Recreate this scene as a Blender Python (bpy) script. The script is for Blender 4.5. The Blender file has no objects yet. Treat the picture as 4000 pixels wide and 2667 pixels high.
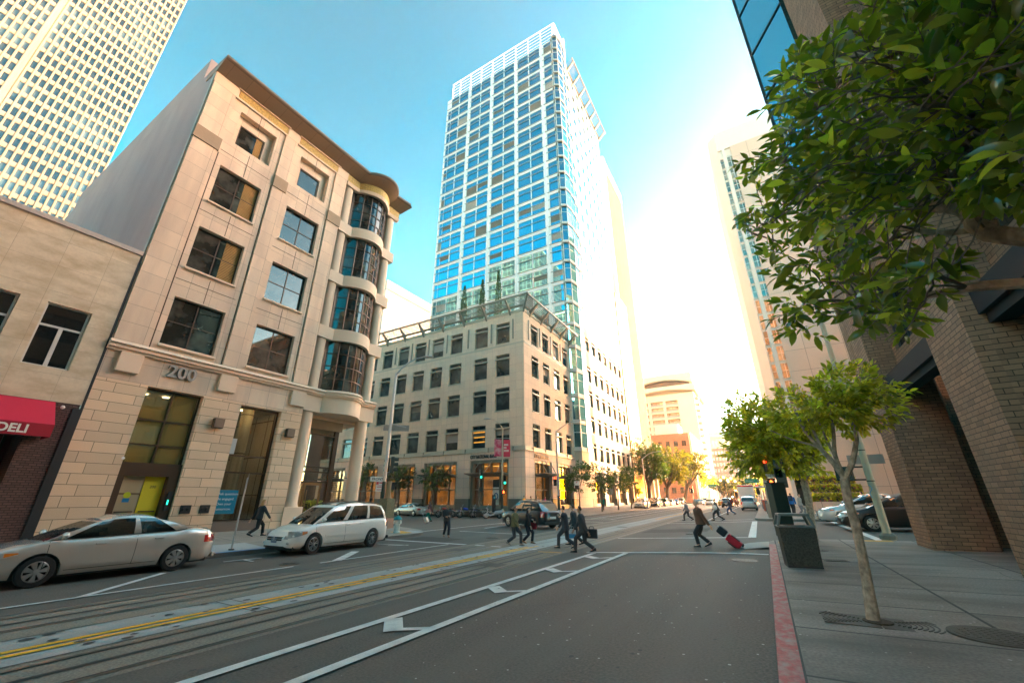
import bpy, bmesh, math, random
import numpy as np
from mathutils import Vector, Matrix
R = math.radians
rnd = random.Random(7)
S = bpy.context.scene
COL = S.collection

# ------------------------------------------------------------------ camera, sky, sun, exposure
CAM_Z = 2.0
F_PX, CX, CY = 1560.0, 2000.0, 1333.5
PITCH = math.atan((1947 - CY) / F_PX)
AZ = R(30.6)
cam = bpy.data.cameras.new('camera')
cam.sensor_width = 36.0
cam.lens = 36.0 * F_PX / 4000.0
cam.clip_start = 0.05
cam.clip_end = 6000
camo = bpy.data.objects.new('camera', cam)
COL.objects.link(camo)
camo.location = (0, 0, CAM_Z)
camo.rotation_euler = (R(90) + PITCH, 0, AZ)
S.camera = camo

SUN_EL, SUN_AZ = R(16.0), R(32.0)          # azimuth clockwise from the street direction (+Y)
W = bpy.data.worlds.new('World')
S.world = W
W.use_nodes = True
wn, wl = W.node_tree.nodes, W.node_tree.links
wn.clear()
sky = wn.new('ShaderNodeTexSky')
sky.sky_type = 'NISHITA'
sky.sun_disc = False
sky.sun_elevation = SUN_EL
sky.sun_rotation = SUN_AZ
sky.air_density = 1.0
sky.dust_density = 1.0
sky.ozone_density = 1.5
tint = wn.new('ShaderNodeMix')
tint.data_type = 'RGBA'
tint.blend_type = 'MULTIPLY'
tint.inputs[0].default_value = 1.0
tint.inputs[7].default_value = (1.21, 0.97, 0.81, 1)
bg = wn.new('ShaderNodeBackground')
bg.inputs[1].default_value = 0.15
wo = wn.new('ShaderNodeOutputWorld')
hsv = wn.new('ShaderNodeHueSaturation')
hsv.inputs['Hue'].default_value = .473
hsv.inputs["Saturation"].default_value = 1.65
bw = wn.new('ShaderNodeRGBToBW'); wl.new(sky.outputs[0], bw.inputs[0])
pw = wn.new('ShaderNodeMath'); pw.operation = 'POWER'; wl.new(bw.outputs[0], pw.inputs[0]); pw.inputs[1].default_value = .72
con = wn.new('ShaderNodeVectorMath'); con.operation = 'SCALE'; wl.new(sky.outputs[0], con.inputs[0]); wl.new(pw.outputs[0], con.inputs['Scale'])
wl.new(con.outputs[0], hsv.inputs['Color'])
wl.new(hsv.outputs[0], tint.inputs[6])
wl.new(tint.outputs[2], bg.inputs[0])
wl.new(bg.outputs[0], wo.inputs[0])

sun = bpy.data.lights.new('sun', 'SUN')
sun.energy = 3.2
sun.angle = R(0.5)
sun.color = (1.0, 0.86, 0.66)
suno = bpy.data.objects.new('sun', sun)
COL.objects.link(suno)
sd = Vector((math.sin(SUN_AZ) * math.cos(SUN_EL), math.cos(SUN_AZ) * math.cos(SUN_EL), math.sin(SUN_EL)))
suno.rotation_euler = (-sd).to_track_quat('-Z', 'Y').to_euler()
suno.location = (60, 60, 80)

S.view_settings.view_transform = 'Standard'
S.view_settings.look = 'None'
S.view_settings.exposure = 1.86
S.view_settings.gamma = 1.0
S.cycles.max_bounces = 8
S.cycles.diffuse_bounces = 3
S.cycles.glossy_bounces = 4
S.cycles.transmission_bounces = 4
S.cycles.transparent_max_bounces = 8
S.cycles.volume_bounces = 0
S.cycles.caustics_reflective = False
S.cycles.caustics_refractive = False
S.cycles.sample_clamp_indirect = 6
S.cycles.use_denoising = True

# ------------------------------------------------------------------ terrain and photo measurements turned into points
def gz(x, y):
    t = min(1, max(0, (x + 8) / 8.0))
    z = .35 * t * t * (3 - 2 * t)
    return z + .02 * min(10, max(0, x)) + .006 * min(100, max(0, y - 18))

def sz(x, y):                               # height of the pavement surface
    return gz(x, y) + .15 + .06 * min(6, max(0, -18 - x))

def ray(u, v):
    x = (u - CX) / F_PX; y = -(v - CY) / F_PX
    Y = math.cos(PITCH) - y * math.sin(PITCH); Z = math.sin(PITCH) + y * math.cos(PITCH)
    return (x * math.cos(AZ) - Y * math.sin(AZ), x * math.sin(AZ) + Y * math.cos(AZ), Z)

def at(u, v, f=gz):                         # point of the ground seen at a photo position
    d = ray(u, v); z = 0
    for i in range(60):
        t = (z - CAM_Z) / d[2]
        z = .5 * z + .5 * f(d[0] * t, d[1] * t)
    return (d[0] * t, d[1] * t)

def at_dist(u, v, dist):                    # point at a distance along a line of sight
    d = Vector(ray(u, v)).normalized() * dist
    return Vector((d.x, d.y, d.z + CAM_Z))

# ------------------------------------------------------------------ materials
def new_mat(name):
    m = bpy.data.materials.new(name); m.use_nodes = True
    nt = m.node_tree; nt.nodes.clear()
    out = nt.nodes.new('ShaderNodeOutputMaterial')
    return m, nt, out

def N(nt, typ, **kw):
    n = nt.nodes.new(typ)
    for k, v in kw.items(): setattr(n, k, v)
    return n

def mixc(nt, fac, a, b, blend='MIX'):
    m = N(nt, 'ShaderNodeMix', data_type='RGBA', blend_type=blend)
    for i, v in ((0, fac), (6, a), (7, b)):
        if hasattr(v, 'links') or isinstance(v, bpy.types.NodeSocket): nt.links.new(v, m.inputs[i])
        elif i == 0: m.inputs[0].default_value = v
        else: m.inputs[i].default_value = (*v, 1) if len(v) == 3 else v
    return m.outputs[2]

def noise(nt, vec, scale, detail=4, rough=.55, dist=0):
    n = N(nt, 'ShaderNodeTexNoise')
    n.inputs['Scale'].default_value = scale; n.inputs['Detail'].default_value = detail
    n.inputs['Roughness'].default_value = rough; n.inputs['Distortion'].default_value = dist
    if vec is not None: nt.links.new(vec, n.inputs['Vector'])
    return n.outputs['Fac']

def ramp(nt, fac, stops):
    r = N(nt, 'ShaderNodeValToRGB')
    el = r.color_ramp.elements
    while len(el) > len(stops): el.remove(el[-1])
    while len(el) < len(stops): el.new(.5)
    for e, (p, c) in zip(el, stops):
        e.position = p; e.color = (*c, 1) if len(c) == 3 else c
    nt.links.new(fac, r.inputs[0])
    return r.outputs[0]

def mul(c, f): return tuple(min(1, x * f) for x in c)

def surf(name, color, rough=.7, metal=0, var=.12, vscale=1.5, fine=0, fscale=60, bump=0, bscale=80, spec=.5, coat=0, tile=None, coords='UV', stain=None, sheen=0):
    """general procedural surface: two scales of colour noise, optional brick/panel joints (w,h,mortar,offset,mortar_color)"""
    m, nt, out = new_mat(name)
    b = N(nt, 'ShaderNodeBsdfPrincipled')
    tc = N(nt, 'ShaderNodeTexCoord')
    v = tc.outputs[coords]
    n1 = noise(nt, v, vscale)
    c = mixc(nt, n1, mul(color, 1 - var), mul(color, 1 + var))
    if fine:
        n2 = noise(nt, v, fscale, 2)
        c = mixc(nt, fine, c, ramp(nt, n2, [(.3, mul(color, .45)), (.7, mul(color, 1.5))]))
    hgt = None
    if tile:
        w, h, mo, off, mc = tile[:5]
        bt = N(nt, 'ShaderNodeTexBrick', offset=off, squash=1)
        bt.inputs['Scale'].default_value = 1
        bt.inputs['Brick Width'].default_value = w; bt.inputs['Row Height'].default_value = h
        bt.inputs['Mortar Size'].default_value = mo; bt.inputs['Mortar Smooth'].default_value = .1
        tv = tile[5] if len(tile) > 5 else .07
        bt.inputs['Color1'].default_value = (1 - tv, 1 - tv, 1 - tv, 1); bt.inputs['Color2'].default_value = (1 + tv, 1 + tv * .9, 1 + tv * .8, 1)
        bt.inputs['Mortar'].default_value = (1, 1, 1, 1)
        nt.links.new(v, bt.inputs['Vector'])
        c = mixc(nt, 1, c, bt.outputs['Color'], 'MULTIPLY')
        c = mixc(nt, bt.outputs['Fac'], c, mc)
        hgt = bt.outputs['Fac']
    if stain:                                # long vertical weather streaks with a shape of their own
        mp = N(nt, 'ShaderNodeMapping'); mp.inputs['Scale'].default_value = stain[1]
        nt.links.new(v, mp.inputs['Vector'])
        n3 = noise(nt, mp.outputs[0], 1, 5)
        c = mixc(nt, ramp(nt, n3, [(.42, (0, 0, 0)), (.75, (stain[2],) * 3)]), c, stain[0])
    nt.links.new(c, b.inputs['Base Color'])
    b.inputs['Roughness'].default_value = rough; b.inputs['Metallic'].default_value = metal
    b.inputs['Specular IOR Level'].default_value = spec; b.inputs['Coat Weight'].default_value = coat
    b.inputs['Coat Roughness'].default_value = .04
    if bump or hgt:
        bp = N(nt, 'ShaderNodeBump'); bp.inputs['Distance'].default_value = .01
        bp.inputs['Strength'].default_value = bump or .6
        if hgt is not None:
            mm = N(nt, 'ShaderNodeMath', operation='MULTIPLY_ADD')
            nt.links.new(hgt, mm.inputs[0]); mm.inputs[1].default_value = -1.0
            nt.links.new(noise(nt, v, bscale, 3), mm.inputs[2])
            nt.links.new(mm.outputs[0], bp.inputs['Height'])
        else:
            nt.links.new(noise(nt, v, bscale, 3), bp.inputs['Height'])
        nt.links.new(bp.outputs[0], b.inputs['Normal'])
    nt.links.new(b.outputs[0], out.inputs[0])
    return m

def paint(name, color, rough=.4, metal=0, coat=0, spec=.5):
    return surf(name, color, rough, metal, var=.05, vscale=3, coat=coat, spec=spec, coords='Object')

def glow(name, color, strength, vary=0, vscale=.6):
    m, nt, out = new_mat(name)
    e = N(nt, 'ShaderNodeEmission'); e.inputs[1].default_value = strength
    if vary:
        tc = N(nt, 'ShaderNodeTexCoord')
        n = noise(nt, tc.outputs['UV'], vscale, 3)
        c = ramp(nt, n, [(.3, mul(color, 1 - vary)), (.6, color)])
        nt.links.new(c, e.inputs[0])
    else: e.inputs[0].default_value = (*color, 1)
    nt.links.new(e.outputs[0], out.inputs[0])
    return m

def glass(name, inner, tintc, refl=.35, graze=.3, through=0, rough=.01, wobble=0, vary=0, wscale=.5):
    """window glass: a mirror-like coat whose strength follows the viewing angle over a dim interior (or over what stands behind it)"""
    m, nt, out = new_mat(name)
    tc = N(nt, 'ShaderNodeTexCoord')
    g = N(nt, 'ShaderNodeBsdfGlossy'); g.inputs['Roughness'].default_value = rough
    g.inputs['Color'].default_value = (*tintc, 1)
    d = N(nt, 'ShaderNodeBsdfPrincipled'); d.inputs['Roughness'].default_value = .5; d.inputs['Specular IOR Level'].default_value = 0
    d.inputs['Base Color'].default_value = (*inner, 1)
    if vary:
        gp = N(nt, 'ShaderNodeNewGeometry')
        c = ramp(nt, noise(nt, gp.outputs['Position'], vary, 3), [(.35, mul(inner, .35)), (.5, inner), (.66, mul(inner, 3.2))])
        nt.links.new(c, d.inputs['Base Color'])
    base = d.outputs[0]
    if through:
        t = N(nt, 'ShaderNodeBsdfTransparent'); t.inputs[0].default_value = (.82, .84, .8, 1)
        mx = N(nt, 'ShaderNodeMixShader'); mx.inputs[0].default_value = through
        nt.links.new(base, mx.inputs[1]); nt.links.new(t.outputs[0], mx.inputs[2]); base = mx.outputs[0]
    lw = N(nt, 'ShaderNodeLayerWeight'); lw.inputs['Blend'].default_value = .35
    mr = N(nt, 'ShaderNodeMapRange'); mr.inputs['To Min'].default_value = refl; mr.inputs['To Max'].default_value = min(1, refl + graze)
    nt.links.new(lw.outputs['Facing'], mr.inputs['Value'])
    if wobble:
        bp = N(nt, 'ShaderNodeBump'); bp.inputs['Strength'].default_value = wobble; bp.inputs['Distance'].default_value = .05
        gp2 = N(nt, 'ShaderNodeNewGeometry')
        nt.links.new(noise(nt, gp2.outputs['Position'], wscale, 1), bp.inputs['Height'])
        nt.links.new(bp.outputs[0], g.inputs['Normal'])
    mx2 = N(nt, 'ShaderNodeMixShader')
    nt.links.new(mr.outputs[0], mx2.inputs[0]); nt.links.new(base, mx2.inputs[1]); nt.links.new(g.outputs[0], mx2.inputs[2])
    nt.links.new(mx2.outputs[0], out.inputs[0])
    return m

def leaf_mat(name, c1, c2, c3, trans=.35, rough=.35):
    m, nt, out = new_mat(name)
    at_ = N(nt, 'ShaderNodeAttribute', attribute_name='tone')
    c = ramp(nt, at_.outputs['Fac'], [(0, c1), (.55, c2), (1, c3)])
    b = N(nt, 'ShaderNodeBsdfPrincipled'); b.inputs['Roughness'].default_value = rough
    b.inputs['Specular IOR Level'].default_value = .85
    nt.links.new(c, b.inputs['Base Color'])
    t = N(nt, 'ShaderNodeBsdfTranslucent')
    nt.links.new(mixc(nt, 1, c, (1.9, 2.2, .5), 'MULTIPLY'), t.inputs[0])
    mx = N(nt, 'ShaderNodeMixShader'); mx.inputs[0].default_value = trans
    nt.links.new(b.outputs[0], mx.inputs[1]); nt.links.new(t.outputs[0], mx.inputs[2])
    nt.links.new(mx.outputs[0], out.inputs[0])
    return m

# ------------------------------------------------------------------ objects and meshes
def tag(o, label=None, cat=None, group=None, kind=None):
    if label: o['label'] = label
    if cat: o['category'] = cat
    if group: o['group'] = group
    if kind: o['kind'] = kind
    return o

def thing(name, label, cat, loc=(0, 0, 0), rz=0, group=None):
    o = bpy.data.objects.new(name, None); COL.objects.link(o)
    o.location = loc; o.rotation_euler = (0, 0, rz); o.empty_display_size = .3
    return tag(o, label, cat, group)

def empty(name, parent, loc=(0, 0, 0), rot=(0, 0, 0)):
    o = bpy.data.objects.new(name, None); COL.objects.link(o); o.parent = parent
    o.location = loc; o.rotation_euler = rot; o.empty_display_size = .1
    return o

def kids(o): return [c for c in bpy.data.objects if c.parent == o]

def copy_tree(o, parent=None, _ch=None):
    if _ch is None:
        _ch = {}
        for c in bpy.data.objects:
            if c.parent: _ch.setdefault(c.parent.name, []).append(c)
    c = o.copy(); COL.objects.link(c)
    if parent: c.parent = parent
    for k in _ch.get(o.name, []): copy_tree(k, c, _ch)
    return c

class MB:
    def __init__(s): s.v = []; s.f = []; s.mi = []; s.m = 0
    def poly(s, pts):
        n = len(s.v); s.v += [tuple(p) for p in pts]; s.f.append(tuple(range(n, n + len(pts)))); s.mi.append(s.m)
    def box(s, x0, x1, y0, y1, z0, z1):
        if x1 < x0: x0, x1 = x1, x0
        if y1 < y0: y0, y1 = y1, y0
        n = len(s.v)
        s.v += [(x0, y0, z0), (x1, y0, z0), (x1, y1, z0), (x0, y1, z0), (x0, y0, z1), (x1, y0, z1), (x1, y1, z1), (x0, y1, z1)]
        for f in ((0, 3, 2, 1), (4, 5, 6, 7), (0, 1, 5, 4), (1, 2, 6, 5), (2, 3, 7, 6), (3, 0, 4, 7)):
            s.f.append(tuple(n + i for i in f)); s.mi.append(s.m)
    def hexa(s, p):                           # 8 corners, bottom ring then top ring
        n = len(s.v); s.v += [tuple(q) for q in p]
        for f in ((0, 3, 2, 1), (4, 5, 6, 7), (0, 1, 5, 4), (1, 2, 6, 5), (2, 3, 7, 6), (3, 0, 4, 7)):
            s.f.append(tuple(n + i for i in f)); s.mi.append(s.m)
    def rings(s, rings, cap0=True, cap1=True, close=True):
        n = len(s.v); k = len(rings[0])
        for r in rings: s.v += [tuple(p) for p in r]
        for i in range(len(rings) - 1):
            for j in range(k if close else k - 1):
                a = n + i * k + j; b = n + i * k + (j + 1) % k
                s.f.append((a, b, b + k, a + k)); s.mi.append(s.m)
        if cap0: s.f.append(tuple(n + j for j in range(k))[::-1]); s.mi.append(s.m)
        if cap1: s.f.append(tuple(n + (len(rings) - 1) * k + j for j in range(k))); s.mi.append(s.m)
    def tube(s, pts, rad, k=8, caps=True):
        pts = [Vector(p) for p in pts]
        if not hasattr(rad, '__len__'): rad = [rad] * len(pts)
        rings = []; up = None
        for i, p in enumerate(pts):
            d = (pts[min(i + 1, len(pts) - 1)] - pts[max(i - 1, 0)]).normalized()
            if up is None: up = d.orthogonal().normalized()
            up = (up - d * up.dot(d))
            up = up.normalized() if up.length > 1e-6 else d.orthogonal().normalized()
            w = d.cross(up)
            rings.append([p + (up * math.cos(2 * math.pi * j / k) + w * math.sin(2 * math.pi * j / k)) * rad[i] for j in range(k)])
        s.rings(rings, caps, caps)
    def cyl(s, x, y, z0, z1, r0, r1=None, k=16):
        r1 = r0 if r1 is None else r1
        s.rings([[(x + r * math.cos(2 * math.pi * j / k), y + r * math.sin(2 * math.pi * j / k), z) for j in range(k)] for r, z in ((r0, z0), (r1, z1))])
    def lathe(s, x, y, prof, k=20):
        s.rings([[(x + r * math.cos(2 * math.pi * j / k), y + r * math.sin(2 * math.pi * j / k), z) for j in range(k)] for r, z in prof])
    def ball(s, c, r, k=12, h=8, sc=(1, 1, 1)):
        rg = []
        for i in range(h + 1):
            a = -math.pi / 2 + math.pi * i / h
            rr = max(1e-4, math.cos(a)) * r
            rg.append([(c[0] + rr * math.cos(2 * math.pi * j / k) * sc[0], c[1] + rr * math.sin(2 * math.pi * j / k) * sc[1], c[2] + r * math.sin(a) * sc[2]) for j in range(k)])
        s.rings(rg)
    def prism(s, pts, z0, z1):                # plan polygon extruded
        s.rings([[(x, y, z0) for x, y in pts], [(x, y, z1) for x, y in pts]])
    def build(s, name, mat, parent=None, smooth=False, world=False, bevel=0, angle=35):
        me = bpy.data.meshes.new(name)
        me.from_pydata(s.v, [], s.f)
        mats = mat if isinstance(mat, (list, tuple)) else [mat]
        for m in mats: me.materials.append(m)
        if len(mats) > 1: me.polygons.foreach_set('material_index', s.mi)
        box_uv(me)
        if world and parent is not None:
            me.transform(Matrix.Translation(-parent.location))
        if smooth:
            me.polygons.foreach_set('use_smooth', [True] * len(me.polygons))
            try: me.set_sharp_from_angle(angle=R(angle))
            except Exception: pass
        o = bpy.data.objects.new(name, me); COL.objects.link(o)
        if parent is not None: o.parent = parent
        if bevel:
            bv = o.modifiers.new('bevel', 'BEVEL'); bv.width = bevel; bv.segments = 2; bv.limit_method = 'ANGLE'
        return o

def build_each(mb, name, mat, parent=None, **kw):
    """one object per connected piece"""
    par = list(range(len(mb.v)))
    def fd(i):
        while par[i] != i: par[i] = par[par[i]]; i = par[i]
        return i
    for f in mb.f:
        r0 = fd(f[0])
        for i in f[1:]:
            r1 = fd(i)
            if r1 != r0: par[r1] = r0
    grp = {}
    for f, m in zip(mb.f, mb.mi): grp.setdefault(fd(f[0]), []).append((f, m))
    out = []
    for fs in grp.values():
        q = MB(); idx = {}
        for f, m in fs:
            nf = []
            for i in f:
                if i not in idx: idx[i] = len(q.v); q.v.append(mb.v[i])
                nf.append(idx[i])
            q.f.append(tuple(nf)); q.mi.append(m)
        out.append(q.build(name, mat, parent, **kw))
    return out

def box_uv(me):
    if not me.polygons: return
    uv = me.uv_layers.new(name='UVMap')
    nl = len(me.loops); co = np.empty(len(me.vertices) * 3); me.vertices.foreach_get('co', co); co = co.reshape(-1, 3)
    li = np.empty(nl, int); me.loops.foreach_get('vertex_index', li)
    nrm = np.empty(len(me.polygons) * 3); me.polygons.foreach_get('normal', nrm); nrm = nrm.reshape(-1, 3)
    tot = np.empty(len(me.polygons), int); me.polygons.foreach_get('loop_total', tot)
    n = np.repeat(nrm, tot, axis=0); p = co[li]
    h = np.hypot(n[:, 0], n[:, 1])
    flat = h < .35
    hx = np.where(h > 1e-6, n[:, 0] / np.maximum(h, 1e-6), 0); hy = np.where(h > 1e-6, n[:, 1] / np.maximum(h, 1e-6), 0)
    u = -hy * p[:, 0] + hx * p[:, 1]
    out = np.empty((nl, 2))
    out[:, 0] = np.where(flat, p[:, 0], u); out[:, 1] = np.where(flat, p[:, 1], p[:, 2])
    uv.data.foreach_set('uv', out.ravel())

class Fr:                                     # a facade frame: u runs along, n points outwards
    def __init__(s, o, ang):                  # ang = direction of u; outward normal = u turned -90 deg
        s.o = o; s.u = (math.cos(ang), math.sin(ang)); s.n = (math.sin(ang), -math.cos(ang)); s.a = ang
    def P(s, u, z, d=0): return (s.o[0] + s.u[0] * u + s.n[0] * d, s.o[1] + s.u[1] * u + s.n[1] * d, z)

def fbox(mb, F, u0, u1, z0, z1, d0, d1):
    mb.hexa([F.P(u0, z0, d1), F.P(u1, z0, d1), F.P(u1, z0, d0), F.P(u0, z0, d0), F.P(u0, z1, d1), F.P(u1, z1, d1), F.P(u1, z1, d0), F.P(u0, z1, d0)])

def wall_open(mb, F, u0, u1, z0, z1, opens, depth=.3, d=0):
    us = sorted(set([u0, u1] + [o[0] for o in opens] + [o[1] for o in opens]))
    zs = sorted(set([z0, z1] + [o[2] for o in opens] + [o[3] for o in opens]))
    us = [u for u in us if u0 <= u <= u1]; zs = [z for z in zs if z0 <= z <= z1]
    for i in range(len(us) - 1):
        uc = (us[i] + us[i + 1]) / 2
        run = None
        for j in range(len(zs) - 1):
            zc = (zs[j] + zs[j + 1]) / 2
            inside = any(o[0] < uc < o[1] and o[2] < zc < o[3] for o in opens)
            if not inside and run is None: run = zs[j]
            if inside and run is not None:
                mb.poly([F.P(us[i], run, d), F.P(us[i + 1], run, d), F.P(us[i + 1], zs[j], d), F.P(us[i], zs[j], d)]); run = None
        if run is not None: mb.poly([F.P(us[i], run, d), F.P(us[i + 1], run, d), F.P(us[i + 1], z1, d), F.P(us[i], z1, d)])
    for a, b, c, e in opens:
        mb.poly([F.P(a, c, d), F.P(a, e, d), F.P(a, e, d - depth), F.P(a, c, d - depth)])
        mb.poly([F.P(b, e, d), F.P(b, c, d), F.P(b, c, d - depth), F.P(b, e, d - depth)])
        mb.poly([F.P(a, e, d), F.P(b, e, d), F.P(b, e, d - depth), F.P(a, e, d - depth)])
        mb.poly([F.P(b, c, d), F.P(a, c, d), F.P(a, c, d - depth), F.P(b, c, d - depth)])

_wc = {}
def win_mesh(w, h, nx, nz, bar, fm, gm, tall=None, sep=False):
    """window unit in local axes: u along x, z up, facing -y. returns meshes (frame, pane) or one joined mesh"""
    key = (round(w, 2), round(h, 2), nx, nz, bar, fm.name, gm.name, tall, sep)
    if key in _wc: return _wc[key]
    a = MB()
    F0 = Fr((0, 0), 0)
    b = bar
    for (p, q, r, s_) in ((0, b, 0, h), (w - b, w, 0, h), (b, w - b, 0, b), (b, w - b, h - b, h)): fbox(a, F0, p, q, r, s_, -.03, .05)
    for i in range(1, nx): fbox(a, F0, w * i / nx - b / 2, w * i / nx + b / 2, b, h - b, -.03, .04)
    zz = [tall] if tall else [h * j / nz for j in range(1, nz)]
    for z in zz: fbox(a, F0, b, w - b, z - b / 2, z + b / 2, -.03, .035)
    g = MB()
    (g if sep else a).m = 0 if sep else 1
    (g if sep else a).poly([F0.P(b * .5, b * .5, 0), F0.P(w - b * .5, b * .5, 0), F0.P(w - b * .5, h - b * .5, 0), F0.P(b * .5, h - b * .5, 0)])
    fo = a.build('window', [fm, gm] if not sep else fm)
    res = [fo.data]
    bpy.data.objects.remove(fo)
    if sep:
        go = g.build('pane', gm); res.append(go.data); bpy.data.objects.remove(go)
    _wc[key] = res
    return res

def add_windows(root, items, fm, gm, sep=False, limit=100, name='window'):
    """items: (frame, u0, u1, z0, z1, depth, nx, nz, bar, tall). nearest ones become parts of their own, the rest one 'stuff' part"""
    def dist(it):
        p = it[0].P(it[1], it[3]); return math.hypot(p[0], p[1]) + abs(p[2])
    items = sorted(items, key=dist)
    for it in items[:limit]:
        F, u0, u1, z0, z1, dp, nx, nz, bar, tall = it
        ms = win_mesh(u1 - u0, z1 - z0, nx, nz, bar, fm, gm, tall, sep)
        o = bpy.data.objects.new(name, ms[0]); COL.objects.link(o); o.parent = root
        p = F.P(u0, z0, -dp)
        o.location = Vector(p) - root.location; o.rotation_euler = (0, 0, F.a)
        if sep:
            q = bpy.data.objects.new('pane', ms[1]); COL.objects.link(q); q.parent = o
    rest = items[limit:]
    if rest:
        mb = MB()
        for F, u0, u1, z0, z1, dp, nx, nz, bar, tall in rest:
            mb.m = 0
            for (p, q, r, s_) in ((u0, u0 + bar, z0, z1), (u1 - bar, u1, z0, z1), (u0 + bar, u1 - bar, z0, z0 + bar), (u0 + bar, u1 - bar, z1 - bar, z1)): fbox(mb, F, p, q, r, s_, -dp - .03, -dp + .05)
            for i in range(1, nx): c = u0 + (u1 - u0) * i / nx; fbox(mb, F, c - bar / 2, c + bar / 2, z0 + bar, z1 - bar, -dp - .03, -dp + .04)
            for z in ([tall] if tall else [(z1 - z0) * j / nz for j in range(1, nz)]): fbox(mb, F, u0 + bar, u1 - bar, z0 + z - bar / 2, z0 + z + bar / 2, -dp - .03, -dp + .035)
            mb.m = 1
            mb.poly([F.P(u0, z0, -dp), F.P(u1, z0, -dp), F.P(u1, z1, -dp), F.P(u0, z1, -dp)])
        tag(mb.build('window_rows', [fm, gm], root, world=True), kind='stuff')

def text_obj(txt, size, depth, mat, parent, loc, rot, name='lettering', bold=0, world=True, align='LEFT', sx=1, shear=0):
    cu = bpy.data.curves.new(name, 'FONT'); cu.body = txt; cu.size = size; cu.extrude = depth; cu.offset = bold; cu.align_x = align; cu.shear = shear
    cu.space_line = 1.05
    t = bpy.data.objects.new('tmp', cu); COL.objects.link(t)
    dg = bpy.context.evaluated_depsgraph_get(); dg.update()
    me = bpy.data.meshes.new_from_object(t.evaluated_get(dg)); me.name = name
    bpy.data.objects.remove(t)
    me.materials.clear(); me.materials.append(mat)
    o = bpy.data.objects.new(name, me); COL.objects.link(o)
    if parent is not None: o.parent = parent
    o.location = Vector(loc) - (parent.location if (parent is not None and world) else Vector((0, 0, 0)))
    o.rotation_euler = rot; o.scale = (sx, 1, 1)
    return o
# ------------------------------------------------------------------ palette
M = {}
M['asphalt'] = surf('asphalt', (.108, .092, .074), .8, var=.28, vscale=.3, fine=.8, fscale=30, bump=.7, bscale=45, stain=((.150, .130, .104), (.7, .07, 1), .85))
M['concrete_strip'] = surf('concrete_strip', (.25, .21, .16), .9, var=.15, vscale=.8, fine=.6, fscale=28, bump=.6, bscale=60, stain=((.11, .10, .09), (2.2, .1, 1), .5))
M['smooth_concrete'] = surf('smooth_concrete', (.42, .41, .38), .8, var=.1, vscale=.7, fine=.25, fscale=30, tile=(1.6, 5.5, .02, 0, (.12, .11, .1), .04), stain=((.2, .2, .19), (1.5, .2, 1), .5))
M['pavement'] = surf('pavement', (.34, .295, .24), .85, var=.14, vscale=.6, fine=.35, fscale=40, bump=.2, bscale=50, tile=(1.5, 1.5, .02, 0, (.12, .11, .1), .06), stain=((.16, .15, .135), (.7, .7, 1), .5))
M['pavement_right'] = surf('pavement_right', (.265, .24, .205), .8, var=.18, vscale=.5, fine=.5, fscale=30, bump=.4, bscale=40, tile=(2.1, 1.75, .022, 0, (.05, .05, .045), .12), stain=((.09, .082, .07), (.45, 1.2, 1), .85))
M['kerb'] = surf('kerb', (.17, .155, .135), .85, var=.2, vscale=2, fine=.4, fscale=30, bump=.3)
M['kerb_red'] = surf('kerb_red', (.46, .085, .08), .7, var=.25, vscale=2, fine=.45, fscale=22, stain=((.36, .29, .25), (9, 5, 7), 1.0))
M['kerb_blue'] = surf('kerb_blue', (.02, .22, .5), .6, var=.2, vscale=3, fine=.3, fscale=20)
M['line_white'] = surf('line_white', (.78, .74, .66), .7, var=.1, vscale=2, fine=.3, fscale=60, stain=((.3, .29, .27), (2.5, 2.5, 1), .6))
M['line_yellow'] = surf('line_yellow', (.95, .44, .015), .7, var=.08, vscale=2, fine=.15, fscale=50, stain=((.4, .24, .07), (3, 1.5, 1), .25))
M['rail'] = surf('rail', (.16, .14, .12), .35, metal=.8, var=.2)
M['slot'] = surf('slot', (.025, .022, .02), .6, var=.2)
M['iron'] = surf('iron', (.09, .075, .06), .6, metal=.3, var=.25, vscale=6, fine=.3, fscale=30, bump=.5)
# stone and walls
TAN = (.77, .59, .43)
M['tan_smooth'] = surf('tan_smooth', TAN, .75, var=.07, vscale=.5, fine=.12, fscale=70, tile=(1.02, .86, .006, .0, (.22, .16, .11), .09), stain=((.52, .39, .29), (1.6, .22, 1), .65))
M['tan_plain'] = surf('tan_plain', TAN, .75, var=.07, vscale=.8, fine=.12, fscale=70)
M['tan_rust'] = surf('tan_rust', (.76, .555, .37), .8, var=.1, vscale=.8, fine=.15, fscale=50, bump=.7, bscale=5, tile=(1.15, .42, .010, .3, (.20, .14, .09), .13))
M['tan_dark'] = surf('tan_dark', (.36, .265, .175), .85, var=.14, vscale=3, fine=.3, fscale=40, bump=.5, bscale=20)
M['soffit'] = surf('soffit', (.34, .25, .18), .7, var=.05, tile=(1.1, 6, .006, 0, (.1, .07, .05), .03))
M['gold'] = surf('gold', (.50, .34, .10), .55, var=.45, vscale=7, fine=.6, fscale=9, bump=1, bscale=9)
M['stucco'] = surf('stucco', (.38, .315, .31), .9, var=.12, vscale=.25, fine=.08, fscale=30, stain=((.30, .25, .245), (.5, .16, .08), .75))
M['plinth'] = surf('plinth', (.21, .15, .115), .5, var=.12, fine=.5, fscale=70)
M['bronze'] = surf('bronze', (.085, .05, .03), .4, metal=.5, var=.1)
M['bronze_light'] = surf('bronze_light', (.30, .17, .07), .38, metal=.6, var=.1)
M['marble'] = surf('marble', (.68, .57, .41), .6, var=.1, vscale=.6, fine=.1, fscale=10, tile=(1.35, 1.1, .004, 0, (.3, .25, .18), .05), stain=((.42, .31, .17), (.9, 1.8, .9), .9))
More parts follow.
